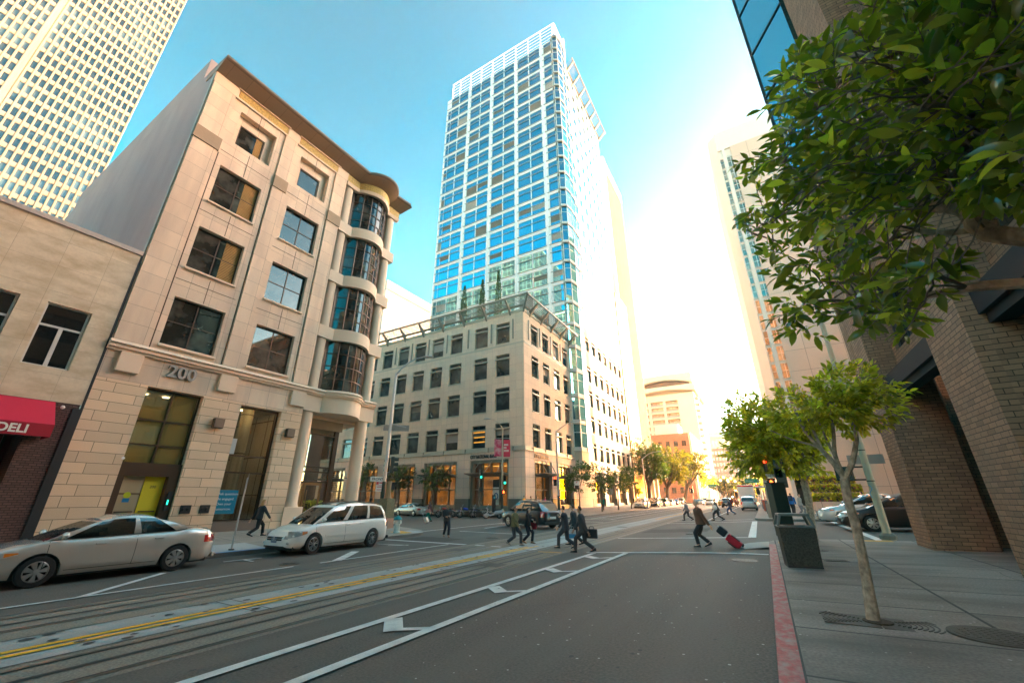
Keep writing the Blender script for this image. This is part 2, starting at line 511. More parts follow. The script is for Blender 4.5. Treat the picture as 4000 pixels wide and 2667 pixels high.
M['deli_brick'] = surf('deli_brick', (.115, .062, .05), .8, var=.15, tile=(.21, .085, .012, .5, (.035, .02, .018), .2))
M['black_metal'] = paint('black_metal', (.02, .02, .022), .5)
M['awning_red'] = surf('awning_red', (.58, .012, .045), .8, var=.08, vscale=2, fine=.1, fscale=60)
M['awning_edge'] = surf('awning_edge', (.33, .006, .022), .8, var=.08)
M['dark_red'] = surf('dark_red', (.14, .015, .012), .6, var=.2)
BANK = (.66, .55, .41)
M['bank_stone'] = surf('bank_stone', BANK, .85, var=.08, vscale=.5, fine=.3, fscale=12, bump=.4, bscale=14, tile=(.92, 1.15, .007, 0, (.22, .19, .15), .06))
M['bank_smooth'] = surf('bank_smooth', (.72, .57, .44), .7, var=.05, vscale=.5, fine=.08, fscale=50, tile=(1.05, 1.1, .01, 0, (.16, .14, .12), .04))
M['bank_green'] = surf('bank_green', (.085, .10, .085), .5, var=.15, vscale=1, fine=.4, fscale=40, tile=(1.0, .8, .008, 0, (.04, .04, .04), .08))
M['bank_trim'] = paint('bank_trim', (.42, .40, .31), .5)
M['olive_frame'] = paint('olive_frame', (.20, .195, .15), .45)
M['pergola'] = paint('pergola', (.24, .225, .18), .5, metal=.2)
M['white_metal'] = surf('white_metal', (.88, .87, .84), .38, metal=.0, var=.04, vscale=.4)
M['white_panel'] = surf('white_panel', (.52, .50, .46), .5, var=.05, vscale=.4, tile=(3.5, 4.2, .01, 0, (.5, .48, .44), .03))
M['ribbed'] = surf('ribbed', (.27, .225, .175), .85, var=.08, vscale=.3, tile=(.9, 80, .10, 0, (.34, .28, .2), .04))
M['precast'] = surf('precast', (.80, .70, .52), .7, var=.07, vscale=.2)
M['precast_gold'] = surf('precast_gold', (.27, .225, .155), .7, var=.3, vscale=.05)
M['precast_gray'] = surf('precast_gray', (.36, .345, .32), .7, var=.06, vscale=.2)
M['peach'] = surf('peach', (.72, .53, .41), .85, var=.06, vscale=.4, fine=.25, fscale=20, tile=(5.2, 3.65, .03, 0, (.34, .25, .19), .04))
M['white_stone'] = surf('white_stone', (.82, .74, .64), .75, var=.06, vscale=.3)
M['brown_brick'] = surf('brown_brick', (.27, .165, .10), .85, var=.14, vscale=.8, fine=.15, fscale=30, bump=.5, bscale=30, tile=(.31, .105, .008, .5, (.05, .032, .022), .22), stain=((.20, .12, .075), (.5, .22, 1), .4))
M['beam_gray'] = paint('beam_gray', (.045, .05, .055), .85, spec=.1)
M['orange_brick'] = surf('orange_brick', (.47, .20, .11), .85, var=.12, vscale=.4, fine=.3, fscale=6, tile=(.6, .25, .02, .5, (.4, .2, .13), .15))
M['far_brick'] = surf('far_brick', (.50, .27, .19), .85, var=.08, vscale=.2)
M['teal_paint'] = paint('teal_paint', (.01, .22, .23), .5)
M['louver'] = paint('louver', (.5, .47, .4), .6)
# glass
M['glass_office'] = glass('glass_office', (.026, .025, .021), (.92, .9, .84), refl=.07, graze=.14, vary=.9, wobble=.06)
M['glass_lit'] = glass('glass_lit', (.30, .20, .06), (.9, .88, .8), refl=.14, vary=.5)
M['glass_clear'] = glass('glass_clear', (.02, .02, .02), (.9, .9, .85), refl=.05, graze=.16, through=.94, wobble=.02)
M['glass_podium'] = glass('glass_podium', (.020, .024, .022), (.5, .75, .85), refl=.03, graze=.09, vary=.6, wobble=.3, wscale=1.2)
M['glass_tower'] = glass('glass_tower', (.008, .030, .042), (.20, .62, .78), refl=.58, graze=.3, vary=.35, wobble=.12, wscale=.35)
M['glass_blue'] = glass('glass_blue', (.004, .05, .08), (.40, .85, 1.0), refl=.50)
M['glass_bronze'] = glass('glass_bronze', (.17, .12, .07), (.9, .82, .66), refl=.2, graze=.4, vary=.3, wobble=.25)
M['glass_dark'] = glass('glass_dark', (.012, .012, .012), (.9, .9, .9), refl=.07)
M['glass_teal'] = glass('glass_teal', (.02, .035, .04), (.7, .9, .95), refl=.10, graze=.15, vary=.12)
M['glass_pale'] = glass('glass_pale', (.30, .32, .30), (.9, .92, .9), refl=.3, vary=.25)
# lit things
M['warm_interior'] = glow('warm_interior', (1.0, .30, .02), .17, vary=.9, vscale=.7)
M['warm_wall'] = surf('warm_wall', (.55, .43, .25), .8, var=.25, vscale=.5, tile=(1.4, 2.2, .04, 0, (.2, .13, .06), .2))
M['yellow_wall'] = surf('yellow_wall', (.80, .62, .02), .7, var=.08)
M['lamp_on'] = glow('lamp_on', (1.0, .82, .5), 9)
M['warm_tube'] = glow('warm_tube', (1.0, .5, .1), 1.2)
M['red_on'] = glow('red_on', (1.0, .04, .01), 3.5)
M['hand_on'] = glow('hand_on', (1.0, .10, .015), 3.0)
M['green_on'] = glow('green_on', (.02, .75, .4), 1.2)
M['head_on'] = glow('head_on', (1.0, .95, .8), 3)

# ------------------------------------------------------------------ ground, roads, pavements
def sheet(mb, x0, x1, y0, y1, dz=0, nx=None, ny=None, f=gz, quad=None):
    """rectangle (or quad of 4 plan corners) laid on the terrain"""
    if quad is None: quad = [(x0, y0), (x1, y0), (x1, y1), (x0, y1)]
    (ax, ay), (bx, by), (cx, cy), (ex, ey) = quad
    lx = max(math.hypot(bx - ax, by - ay), math.hypot(cx - ex, cy - ey)); ly = max(math.hypot(ex - ax, ey - ay), math.hypot(cx - bx, cy - by))
    nx = nx or max(1, int(lx / .5 + .5)); ny = ny or max(1, int(ly / 3 + .5))
    n = len(mb.v)
    for j in range(ny + 1):
        for i in range(nx + 1):
            s, t = i / nx, j / ny
            x = (ax * (1 - s) + bx * s) * (1 - t) + (ex * (1 - s) + cx * s) * t
            y = (ay * (1 - s) + by * s) * (1 - t) + (ey * (1 - s) + cy * s) * t
            mb.v.append((x, y, f(x, y) + dz))
    for j in range(ny):
        for i in range(nx):
            a = n + j * (nx + 1) + i
            mb.f.append((a, a + 1, a + nx + 2, a + nx + 1)); mb.mi.append(mb.m)

def struct(name, mb, mat, smooth=False): return tag(mb.build(name, mat, smooth=smooth), kind='structure')

g = MB(); g.poly([(-3000, -3000, -.6), (3000, -3000, -.6), (3000, 3000, -.6), (-3000, 3000, -.6)])
struct('ground', g, surf('earth', (.2, .19, .17), .9))
g = MB()
sheet(g, -24, -8, -30, 18, 0, 16, 6); sheet(g, -8, 0, -30, 18, 0, 16, 6); sheet(g, 0, 10, -30, 18, 0, 4, 6); sheet(g, 10, 60, -30, 18, 0, 8, 6)
sheet(g, -24, -8, 18, 118, 0, 16, 20); sheet(g, -8, 0, 18, 118, 0, 16, 20); sheet(g, 0, 10, 18, 118, 0, 4, 20); sheet(g, 10, 60, 18, 118, 0, 8, 20)
sheet(g, -90, -24, 18, 118, 0, 8, 20)
sheet(g, -24, -8, 118, 520, 0, 16, 8); sheet(g, -8, 0, 118, 520, 0, 16, 8); sheet(g, 0, 10, 118, 520, 0, 4, 8); sheet(g, 10, 60, 118, 520, 0, 8, 8); sheet(g, -90, -24, 118, 520, 0, 8, 8)
struct('road', g, M['asphalt'])

def slab(name, pts, mat, kerbmat, skirt=.3, f=sz, step=.6):
    """raised pavement with a plan outline; top follows the terrain"""
    bm = bmesh.new()
    vs = [bm.verts.new((x, y, 0)) for x, y in pts]
    bm.faces.new(vs)
    xs = [p[0] for p in pts]; ys = [p[1] for p in pts]
    cuts = [(1, 0, x) for x in [-30, -27, -24, -18, -16.5, -8, -6, -4, -2, 0, 2, 4, 6, 8, 10, 20] if min(xs) < x < max(xs)]
    cuts += [(0, 1, y) for y in [0, 10, 18, 25, 40, 60, 80, 100, 118, 150, 200, 300] if min(ys) < y < max(ys)]
    for a, b, c in cuts:
        bmesh.ops.bisect_plane(bm, geom=bm.verts[:] + bm.edges[:] + bm.faces[:], plane_co=(c, c, 0), plane_no=(a, b, 0))
    ed = [e for e in bm.edges if e.is_boundary]
    top = MB(); kb = MB()
    bm.verts.ensure_lookup_table()
    for v in bm.verts: v.co.z = f(v.co.x, v.co.y)
    for fc in bm.faces: top.poly([v.co.copy() for v in fc.verts])
    for e in ed:
        a, b = e.verts[0].co, e.verts[1].co
        kb.poly([a.copy(), b.copy(), (b.x, b.y, b.z - skirt), (a.x, a.y, a.z - skirt)])
    bm.free()
    t = struct(name, top, mat)
    k = tag(kb.build('kerb_face', kerbmat, t))
    return t

def arc(cx, cy, r, a0, a1, n=8): return [(cx + r * math.cos(R(a0 + (a1 - a0) * i / n)), cy + r * math.sin(R(a0 + (a1 - a0) * i / n))) for i in range(n + 1)]

slab('pavement', [(-60, -30), (-17.6, -30)] + arc(-19.4, 18.9, 1.8, 0, 90) + [(-60, 20.7)], M['pavement'], M['kerb'])
slab('pavement', [(-90, 39.0)] + arc(-18.8, 40.8, 1.8, -90, 0) + [(-17.0, 121), (-90, 121)], M['pavement'], M['kerb'])
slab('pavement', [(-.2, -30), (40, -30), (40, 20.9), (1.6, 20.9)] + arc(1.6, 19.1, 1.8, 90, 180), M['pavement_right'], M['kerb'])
slab('pavement', [(.8, 37.0), (60, 37), (60, 134), (-1.0, 134)] + arc(.8, 38.8, 1.8, 180, 270)[:-1], M['pavement'], M['kerb'])
slab('pavement', [(-90, 138)] + [(-17, 138), (-17, 300), (-90, 300)], M['pavement'], M['kerb'])
slab('pavement', [(-1, 150), (60, 150), (60, 300), (-1, 300)], M['pavement'], M['kerb'])

g = MB(); sheet(g, -.2, -.0, -6, 18.3, .004, 2, 12, f=sz)
for i in range(24): y0 = -6 + i; g.poly([(-.203, y0, sz(-.2, y0) + .003), (-.203, y0 + 1, sz(-.2, y0 + 1) + .003), (-.203, y0 + 1, sz(-.2, y0 + 1) - .145), (-.203, y0, sz(-.2, y0) - .145)])
struct('red_kerb', g, M['kerb_red'])
g = MB()
for (x0, x1, y0, y1) in ((-17.0, -14.2, 17.2, 19.0), (-16.9, -15.2, 10.2, 11.2), (-6.9, -3.2, 27, 30)): sheet(g, x0, x1, y0, y1, .008)
struct('road_repair', g, surf('repair', (.078, .064, .050), .9, var=.25, vscale=1.5, fine=.7, fscale=35, bump=.5))
g = MB()
def crack(x, y, dx, dy, n, w):
    for i in range(n):
        nx_, ny_ = x + dx + rnd.uniform(-.12, .12), y + dy + rnd.uniform(-.12, .12)
        f_ = sz if x > -.15 else gz
        l = math.hypot(nx_ - x, ny_ - y); px_, py_ = -(ny_ - y) / l * w, (nx_ - x) / l * w
        g.poly([(x - px_, y - py_, f_(x, y) + .012), (x + px_, y + py_, f_(x, y) + .012), (nx_ + px_, ny_ + py_, f_(nx_, ny_) + .012), (nx_ - px_, ny_ - py_, f_(nx_, ny_) + .012)])
        x, y = nx_, ny_
crack(-1.3, 9.5, -.02, .4, 12, .005); crack(-14.9, 2, .0, .5, 24, .010); crack(-5.3, 7, .3, .12, 9, .008); crack(1.2, 5.2, .35, .25, 9, .006); crack(2.8, 9, .1, .4, 14, .006); crack(-4.2, 17, .35, .02, 10, .009)
struct('road_crack', g, M['slot'])
g = MB(); sheet(g, -17.8, -17.6, 8.6, 12.5, .004, 1, 2, f=sz); struct('blue_kerb', g, M['kerb_blue'])
g = MB(); sheet(g, -17.8, -17.6, 8.2, 8.6, .004, 1, 1, f=sz); struct('yellow_kerb', g, M['line_yellow'])
# pale repaired pavement squares and tactile ramps
g = MB(); sheet(g, -19.6, -17.85, 7.8, 10.6, .004, f=sz); sheet(g, -18.9, -17.85, 19.0, 19.9, .004, f=sz)
struct('pavement_patch', g, surf('patch', (.42, .41, .39), .85, var=.08, fine=.2, fscale=30))
g = MB()
for q in ([(-19.0, 18.3), (-18.1, 18.3), (-18.1, 19.2), (-19.0, 19.2)], [(-19.0, 40.2), (-18.0, 40.2), (-18.0, 41.2), (-19.0, 41.2)], [(2.6, 20.2), (3.6, 20.2), (3.6, 20.7), (2.6, 20.7)], [(.1, 18.6), (.6, 18.6), (.6, 19.3), (.1, 19.3)], [(.2, 38.6), (1.0, 38.0), (1.4, 38.5), (.6, 39.1)]): sheet(g, 0, 0, 0, 0, .012, quad=q, f=sz)
struct('tactile_ramp', g, surf('tactile', (.72, .36, .05), .7, var=.1))
g = MB()
pts = arc(1.4, 18.9, 2.6, 118, 205, 8)
for i in range(8):
    (x0, y0), (x1, y1) = pts[i], pts[i + 1]
    g.poly([(1.0, 18.6, sz(1, 18.6) + .004), (x0, y0, gz(x0, y0) + .012), (x1, y1, gz(x1, y1) + .012)])
struct('kerb_ramp', g, surf('ramp', (.40, .385, .35), .85, var=.1, fine=.25, fscale=35))

# cable-car trackway
g = MB(); sheet(g, -12.35, -10.25, -20, 300, .006, 4, 40); sheet(g, -8.72, -7.15, -20, 300, .006, 3, 40)
struct('track_bed', g, M['concrete_strip'])
g = MB(); sheet(g, -10.25, -8.72, -20, 300, .007, 3, 40); struct('track_median', g, M['smooth_concrete'])
g = MB()
for xc in (-12.08, -10.93, -8.50, -7.35): sheet(g, xc - .035, xc + .035, -20, 300, .014, 1, 60)
struct('track_rails', g, M['rail'])
g = MB()
for xc in (-12.02, -10.99, -8.44, -7.41): sheet(g, xc - .025, xc + .025, -20, 300, .0125, 1, 60)
for xc in (-11.5, -7.95): sheet(g, xc - .055, xc + .055, -20, 300, .0125, 1, 60)
for xc in (-10.25, -8.72, -12.35): sheet(g, xc - .015, xc + .015, -20, 300, .0125, 1, 60)
for i in range(26): sheet(g, -10.25, -8.72, -1 + i * 5.5 + (i % 3) * .7, -.975 + i * 5.5 + (i % 3) * .7, .0135, 2, 1)
struct('track_slots', g, M['slot'])
g = MB()
for xc, y in ((-11.5, 14.6), (-7.95, 11.9), (-9.3, 31), (-8.2, 27), (-13.6, 22)): sheet(g, xc - .35, xc + .35, y, y + .7, .016)
struct('track_hatches', g, M['iron'])
# painted markings
def marks(name, quads, mat, dz=.02):
    g = MB()
    for q in quads: sheet(g, 0, 0, 0, 0, dz, quad=q)
    return struct(name, g, mat)
def seg(x0, y0, x1, y1, w):
    dx, dy = x1 - x0, y1 - y0; l = math.hypot(dx, dy); nx, ny = -dy / l * w / 2, dx / l * w / 2
    return [(x0 - nx, y0 - ny), (x0 + nx, y0 + ny), (x1 + nx, y1 + ny), (x1 - nx, y1 - ny)]
marks('yellow_line', [seg(-9.23, -20, -9.23, 17.9, .13), seg(-9.47, -20, -9.47, 17.4, .13), seg(-9.23, 43, -9.23, 130, .1), seg(-9.45, 43, -9.45, 130, .1), seg(-8.3, 16.1, -7.3, 16.2, .12)], M['line_yellow'])
wh = [seg(-13.2, -20, -13.2, 8.8, .11), seg(-13.15, 9.7, -13.15, 16.4, .11), seg(-6.03, -20, -6.03, 16.35, .2), seg(-4.80, -20, -4.80, 16.35, .2),
      seg(-17.5, 16.6, -12.4, 16.75, .26), seg(-6.4, 16.55, -2.2, 16.38, .26), seg(-2.2, 16.38, -1.2, 16.34, .26), seg(-1.2, 16.34, -.25, 16.3, .26), seg(-17.5, 22.9, -12.4, 22.8, .16), seg(-7.1, 23.0, -.9, 22.6, .2),
      seg(-7.2, 36.7, -1.0, 36.5, .22), seg(-7.2, 40.2, -1.2, 39.6, .22), seg(-17, 36.2, -12.4, 36.4, .2), seg(-17, 40, -12.4, 40.3, .2),
      seg(-17.5, 25.8, -17.4, 36, .2), seg(-19.5, 21.2, -19.4, 36, .15), seg(-.85, 22.6, -1.0, 36.6, .32), seg(3.6, 21.3, 3.6, 36.6, .3),
      seg(-13.2, 41, -14.0, 118, .12), seg(-15.2, 41, -15.6, 118, .12), seg(-4.6, 41, -4.6, 118, .12),
      seg(-16.2, 8.2, -16.05, 9.4, .1), seg(-16.05, 8.8, -15.4, 8.75, .1), seg(-15.2, 14.6, -14.6, 15.3, .1), seg(-16.2, 14.9, -14.5, 15.2, .1)]
wh += [seg(-13.2, 3.9, -15.3, 6.2, .16), seg(-13.1, 10.3, -14.7, 12.4, .32)]
for y in (5.45, 8.6, 11.6, 14.75): wh += [seg(-5.93, y + .55, -5.32, y - .05, .3), seg(-5.4, y, -4.85, y + .25, .16)]
for i in range(4): wh.append(seg(-11.9 + i * .9, 16.8 - i * .02, -11.4 + i * .9, 16.8 - i * .02, .2))
for i in range(8): wh.append(seg(-13.3, 42 + i * 3.4, -15.2, 43.4 + i * 3.4, .12))
marks('white_line', wh, M['line_white'])
# small white lane arrows / words far off, tar patches, manhole lids in the road
def lid(name, x, y, r, label, f=gz, big=False):
    o = thing(name, label, 'manhole', (x, y, f(x, y)), 0, 'round access lids')
    a = MB(); a.lathe(0, 0, [(r, -.02), (r, .012), (r * .9, .014)], 28); a.build('rim', M['iron'], o)
    b = MB(); b.lathe(0, 0, [(r * .88, -.02), (r * .88, .018), (.001, .018)], 28)
    n = 9 if big else 5
    for i in range(-n // 2 + 1, n // 2 + 1):
        for j in range(-3, 4):
            px, py = i * r * 1.5 / n, j * r * .22
            if math.hypot(px, py) < r * .72: b.box(px - r * .05, px + r * .05, py - r * .08, py + r * .08, .018, .024)
    b.build('lid', M['iron'], o)
lid('manhole_cover', 1.98, 7.5, .42, 'large rusty round utility lid in the near right pavement', sz, True)
lid('manhole_cover', .95, 16.6, .40, 'round lid in the pavement behind the litter bin', sz)
lid('manhole_cover', -.85, 14.6, .33, 'round lid in the road beside the red kerb end', gz)
lid('manhole_cover', -13.9, 9.1, .3, 'round lid in the asphalt between the two parked cars', gz)
lid('manhole_cover', -3.6, 25.5, .5, 'pale ringed round lid in the middle of the junction', gz)
lid('manhole_cover', -13.2, 20.2, .35, 'round lid in the junction behind the walking couple', gz)
g = MB()
for i in range(230):
    x = rnd.uniform(-12, -.4); y = rnd.uniform(2, 24)
    if -12.3 < x < -7: x = rnd.uniform(-10.2, -8.8)
    r = rnd.uniform(.015, .05) * (1.6 if -10.3 < x < -8.7 else .7); k = 6
    g.poly([(x + r * math.cos(a * 6.283 / k) * rnd.uniform(.7, 1.2), y + r * 1.3 * math.sin(a * 6.283 / k) * rnd.uniform(.7, 1.2), gz(x, y) + .021) for a in range(k)])
tag(g.build('gum_spots', surf('gum', (.07, .065, .06), .8)), 'dark tar and gum spots scattered on the trackway and lanes', 'stains', kind='stuff')
g = MB()
for i in range(620):
    x = rnd.uniform(-5, 4.5); y = rnd.uniform(1.5, 20)
    f = sz if x > -.1 else gz
    r = rnd.uniform(.006, .02); k = 5
    g.poly([(x + r * math.cos(a * 6.283 / k), y + r * math.sin(a * 6.283 / k), f(x, y) + .01) for a in range(k)])
tag(g.build('pale_specks', surf('speck', (.5, .48, .44), .8)), 'tiny pale specks of litter and gum on the lane and pavement', 'specks', kind='stuff')

# ------------------------------------------------------------------ building with 200 over the door
XF = -23.5
F = Fr((XF, 0), R(90))                        # u = y ; normal (1,0): towards the street
FB = F
b200 = thing('office_building', 'tan stone office building with 200 over its door and a curved glass corner bay', 'building', (XF, 5.06, .45))
A_, B_ = 6.70, 10.70
ops = []
for a in (A_, B_):
    for z in (8.93, 13.17, 17.43): ops.append((a, a + 2.33, z, z + 2.5))
sm = [(a + .12, a + 2.35, 21.85, 24.3) for a in (A_, B_)]
low = [(6.85, 9.13, .3, 6.82), (10.95, 13.2, .95, 6.74)]
mb = MB(); wall_open(mb, F, 5.06, 14.47, 8.55, 25.72, ops + sm, .38)
for a in (A_, B_):                            # recessed square frame round the top windows
    F2 = Fr((XF - .38, 0), R(90)); wall_open(mb, F2, a + .12, a + 2.35, 21.85, 24.3, [(a + .42, a + 1.92, 22.12, 23.68)], .2)
mb.build('upper_wall', M['tan_smooth'], b200, world=True)
mb = MB(); wall_open(mb, F, 5.06, 14.47, 6.85, 8.1, [], .4); mb.build('band_wall', M['tan_smooth'], b200, world=True)
mb = MB(); wall_open(mb, F, 5.06, 14.47, .3, 6.85, low, .55, d=.0); mb.build('ground_floor_wall', M['tan_rust'], b200, world=True)
# raised piers and grooves
mb = MB()
for u0, u1 in ((5.10, 6.30), (9.52, 10.33), (13.45, 14.40)): fbox(mb, F, u0, u1, 8.56, 20.6, 0, .10)
for u0, u1 in ((5.10, 6.30), (9.52, 10.33), (13.45, 14.40)): fbox(mb, F, u0, u1, 21.45, 24.98, 0, .10)
build_each(mb, 'pier_strip', M['tan_smooth'], b200, world=True)
mb = MB()
for u0, u1 in ((5.06, 6.35), (9.50, 10.36), (13.42, 14.45)): fbox(mb, F, u0, u1, 20.6, 21.45, 0, .17)
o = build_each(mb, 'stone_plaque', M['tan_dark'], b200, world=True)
mb = MB()
for u0, u1 in ((5.5, 6.32), (9.56, 10.4), (13.5, 14.4)): fbox(mb, F, u0, u1, 7.22, 8.08, 0, .2)
for u0, u1 in ((5.06, 6.4), (9.6, 10.45), (13.55, 14.5)): fbox(mb, F, u0, u1, 25.0, 25.72, 0, .08)
build_each(mb, 'corbel_block', M['tan_plain'], b200, world=True, bevel=.015)
mb = MB()
for a in (A_, B_):
    for z in (12.35, 16.62, 20.9): fbox(mb, F, a - .25, a + 2.6, z, z + .02, 0, .012)
    for z0, z1 in ((11.5, 12.85), (15.75, 17.1), (19.98, 21.7), (23.8, 24.9)): fbox(mb, F, a + 1.2, a + 1.23, z0, z1, 0, .008)
for u in (9.45, 13.38, 6.38): fbox(mb, F, u, u + .05, 8.6, 20.6, -.02, .006)
mb.build('joint_lines', M['bronze'], b200, world=True)
mb = MB()
for a in (A_, B_):
    for z in (8.93, 13.17, 17.43):
        mb.rings([[F.P(a - .06, z - .12 + .07 * math.sin(t), .06 + .07 * math.cos(t)) for t in [k * .785 for k in range(8)]], [F.P(a + 2.39, z - .12 + .07 * math.sin(t), .06 + .07 * math.cos(t)) for t in [k * .785 for k in range(8)]]])
build_each(mb, 'window_sill', M['tan_plain'], b200, world=True, smooth=True)
# plan curve of the corner bay
def plan(off=0, n=14, bulge=.95):
    pts = [(14.47, 0 + off), (15.45, 0 + off)]
    for i in range(n + 1):
        t = i / n; a = math.pi * t
        pts.append((15.6 + 3.05 * t, off + bulge * (math.sin(a) ** .8)))
    pts += [(18.8, off), (19.85, off)]
    return pts
def band(mb, z0, z1, d0, d1, pts=None, back=1.0):
    """solid band following the bay plan; profile from depth d0 at z0 to d1 at z1"""
    P0 = plan(0)
    rg = []
    for y, x in P0:
        rg.append([(XF + x + d0, y, z0), (XF + x + d1, y, z1), (XF - back, y, z1), (XF - back, y, z0)])
    mb.rings(rg)
def flatband(mb, z0, z1, d0, d1, y0, y1):
    mb.rings([[(XF + d0, y, z0), (XF + d1, y, z1), (XF, y, z1), (XF, y, z0)] for y in (y0, y1)])
mb = MB()
for z0, z1 in ((12.05, 12.9), (16.3, 17.15), (20.55, 21.4)): band(mb, z0, z1, 0.02, .02)
build_each(mb, 'bay_band', M['tan_plain'], b200, world=True, smooth=True)
mb = MB(); band(mb, 7.1, 8.12, .02, .02, back=1.2)
mb.build('bay_entablature', M['tan_plain'], b200, world=True, smooth=True)
mb = MB()
for z0, z1, d0, d1 in ((8.1, 8.22, .12, .14), (8.22, 8.40, .22, .2), (8.40, 8.56, .30, .16)):
    flatband(mb, z0, z1, d0, d1, 5.02, 14.47); band(mb, z0, z1, d0 + .02, d1 + .02)
mb.build('belt_course', M['tan_plain'], b200, world=True, smooth=True)
# frieze and flared cornice
mb = MB()
for y0, y1 in ((6.45, 9.58), (10.5, 13.6)): fbox(mb, F, y0, y1, 25.05, 25.68, 0, .05)
P0 = plan(0)
mb.rings([[(XF + x + .08, y, 25.02), (XF + x + .08, y, 25.68), (XF + x - .2, y, 25.68), (XF + x - .2, y, 25.02)] for y, x in P0])
mb.build('gilded_frieze', M['gold'], b200, world=True)
mb = MB()
for y0, y1 in ((6.3, 9.7), (10.4, 13.75)):
    fbox(mb, F, y0, y1, 25.66, 25.76, .0, .14); fbox(mb, F, y0, y1, 24.93, 25.04, .0, .12)
mb.rings([[(XF + x + .05, y, 24.75), (XF + x + .16, y, 25.0), (XF + x - .2, y, 25.0), (XF + x - .2, y, 24.75)] for y, x in P0])
mb.build('frieze_mouldings', M['tan_plain'], b200, world=True)
mb = MB()
CP = [(5.02, 0)] + P0[:-1] + [(20.0, .15)]
mb.rings([[(XF + x + .06, y, 25.7), (XF + x + 1.02, y + (.25 if i == len(CP) - 1 else 0), 26.12), (XF + x - 1.2, y, 26.12), (XF + x - 1.2, y, 25.7)] for i, (y, x) in enumerate(CP)])
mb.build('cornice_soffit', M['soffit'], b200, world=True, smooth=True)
mb = MB()
mb.rings([[(XF + x + 1.0, y + (.25 if i == len(CP) - 1 else 0), 26.1), (XF + x + 1.12, y, 26.2), (XF + x + 1.12, y, 26.34), (XF + x + .9, y, 26.42), (XF + x - 1.3, y, 26.42), (XF + x - 1.3, y, 26.1)] for i, (y, x) in enumerate(CP)])
mb.build('cornice_edge', surf('cornice_metal', (.19, .14, .10), .5, metal=.2), b200, world=True, smooth=True)
# columns of the bay
mb = MB()
for y in (14.98, 19.28):
    for z0, z1 in ((8.56, 12.05), (12.9, 16.3), (17.15, 20.55), (21.4, 24.8)): mb.cyl(XF - .48, y, z0 - .02, z1 + .02, .42, .40, 24)
build_each(mb, 'bay_column', M['tan_plain'], b200, world=True, smooth=True)
for y in (15.0, 19.3):
    mb = MB(); mb.lathe(XF - .48, y, [(.5, 1.55), (.46, 1.7), (.44, 1.8), (.43, 5), (.415, 7.12)], 28)
    for z in (2.75, 3.7, 4.65, 5.6, 6.5): mb.lathe(XF - .48, y, [(.437, z), (.437, z + .012)], 28)
    mb.build('column', M['tan_plain'], b200, world=True, smooth=True)
    mb = MB(); mb.box(XF - 1.05, XF + .08, y - .58, y + .56, .3, 1.56); mb.build('column_base', M['tan_plain'], b200, world=True, bevel=.02)
# curved glazing of the bay
bay_gl, bay_fr = MB(), MB()
gp = []
for i in range(13):
    t = i / 12; gp.append((15.55 + 3.2 * t, XF - .38 + .98 * (math.sin(math.pi * t) ** .8)))
for lv in ((8.56, 12.05), (12.9, 16.3), (17.15, 20.55), (21.4, 24.8)):
    z0, z1 = lv
    for i in range(12):
        (y0, x0), (y1, x1) = gp[i], gp[i + 1]
        bay_gl.poly([(x0, y0, z0), (x1, y1, z0), (x1, y1, z1), (x0, y0, z1)])
    for i in (0, 2, 4, 6, 8, 10, 12):
        y0, x0 = gp[i]; bay_fr.box(x0 - .05, x0 + .05, y0 - .035, y0 + .035, z0, z1)
    for k in range(5):
        z = z0 + (z1 - z0) * k / 4
        bay_fr.rings([[(x + .05, y, z - .03), (x + .05, y, z + .03), (x - .05, y, z + .03), (x - .05, y, z - .03)] for y, x in gp])
    bay_fr.box(XF - .9, XF - .3, 15.4, 15.5, z0, z1)
bay_gl.build('bay_glazing', M['glass_office'], b200, world=True)
bay_fr.build('bay_mullions', M['bronze'], b200, world=True)
mb = MB()                                     # dark core behind the glass, side and rear walls, roof
mb.box(XF - 3.0, XF - 1.6, 14.4, 19.6, 8.3, 25.7); mb.build('bay_core', M['bronze'], b200, world=True)
mb = MB()
zt = 26.6
for a, b in (((XF, 5.06), (-52, 5.06)), ((-52, 5.06), (-52, 19.9)), ((-52, 19.9), (XF - .9, 19.9))):
    z0 = 7.1 if a[0] == -52 and b[1] == 19.9 else .2
    mb.poly([(*a, z0), (*b, z0), (*b, zt), (*a, zt)])
mb.poly([(XF - 1.2, 5.06, 26.43), (-52, 5.06, 26.43), (-52, 19.9, 26.43), (XF - 1.2, 19.9, 26.43)])
mb.build('side_wall', M['stucco'], b200, world=True)
mb = MB(); mb.box(-50, XF - 2.2, 5.09, 10.5, 26.44, 28.6); mb.build('roof_house', M['stucco'], b200, world=True)
mb = MB(); mb.box(XF - .32, XF + .004, 5.03, 5.058, 13.0, 25.7); mb.build('stone_return', surf('return_stone', (.40, .40, .37), .8, tile=(.5, .86, .01, 0, (.2, .2, .19))), b200, world=True)
items = []
for a in (A_, B_):
    for z in (8.93, 13.17, 17.43): items.append((F, a + .02, a + 2.31, z + .02, z + 2.48, .28, 2, 2, .05, None))
for a in (A_, B_): items.append((F, a + .44, a + 1.90, 22.14, 23.66, .5, 1, 1, .06, None))
add_windows(b200, items, M['bronze'], M['glass_office'], sep=True)
# orange slats painting the brick building's reflection in the left windows
for z in (13.17, 17.43, 22.1):
    a = MB(); u0 = A_ + (1.5 if z < 22 else 1.45); u1 = A_ + (2.25 if z < 22 else 1.86)
    k = 26 if z < 22 else 16; h = 2.4 if z < 22 else 1.5
    for i in range(k): fbox(a, F, u0, u1, z + .05 + i * h / k, z + .05 + (i + .72) * h / k, -.262 if z < 22 else -.48, -.255 if z < 22 else -.472)
    tag(a.build('blind_or_reflection', surf('blind', (.50, .27, .08), .8), b200, world=True), 'painted reflection of the brick building, as orange slats over the window')
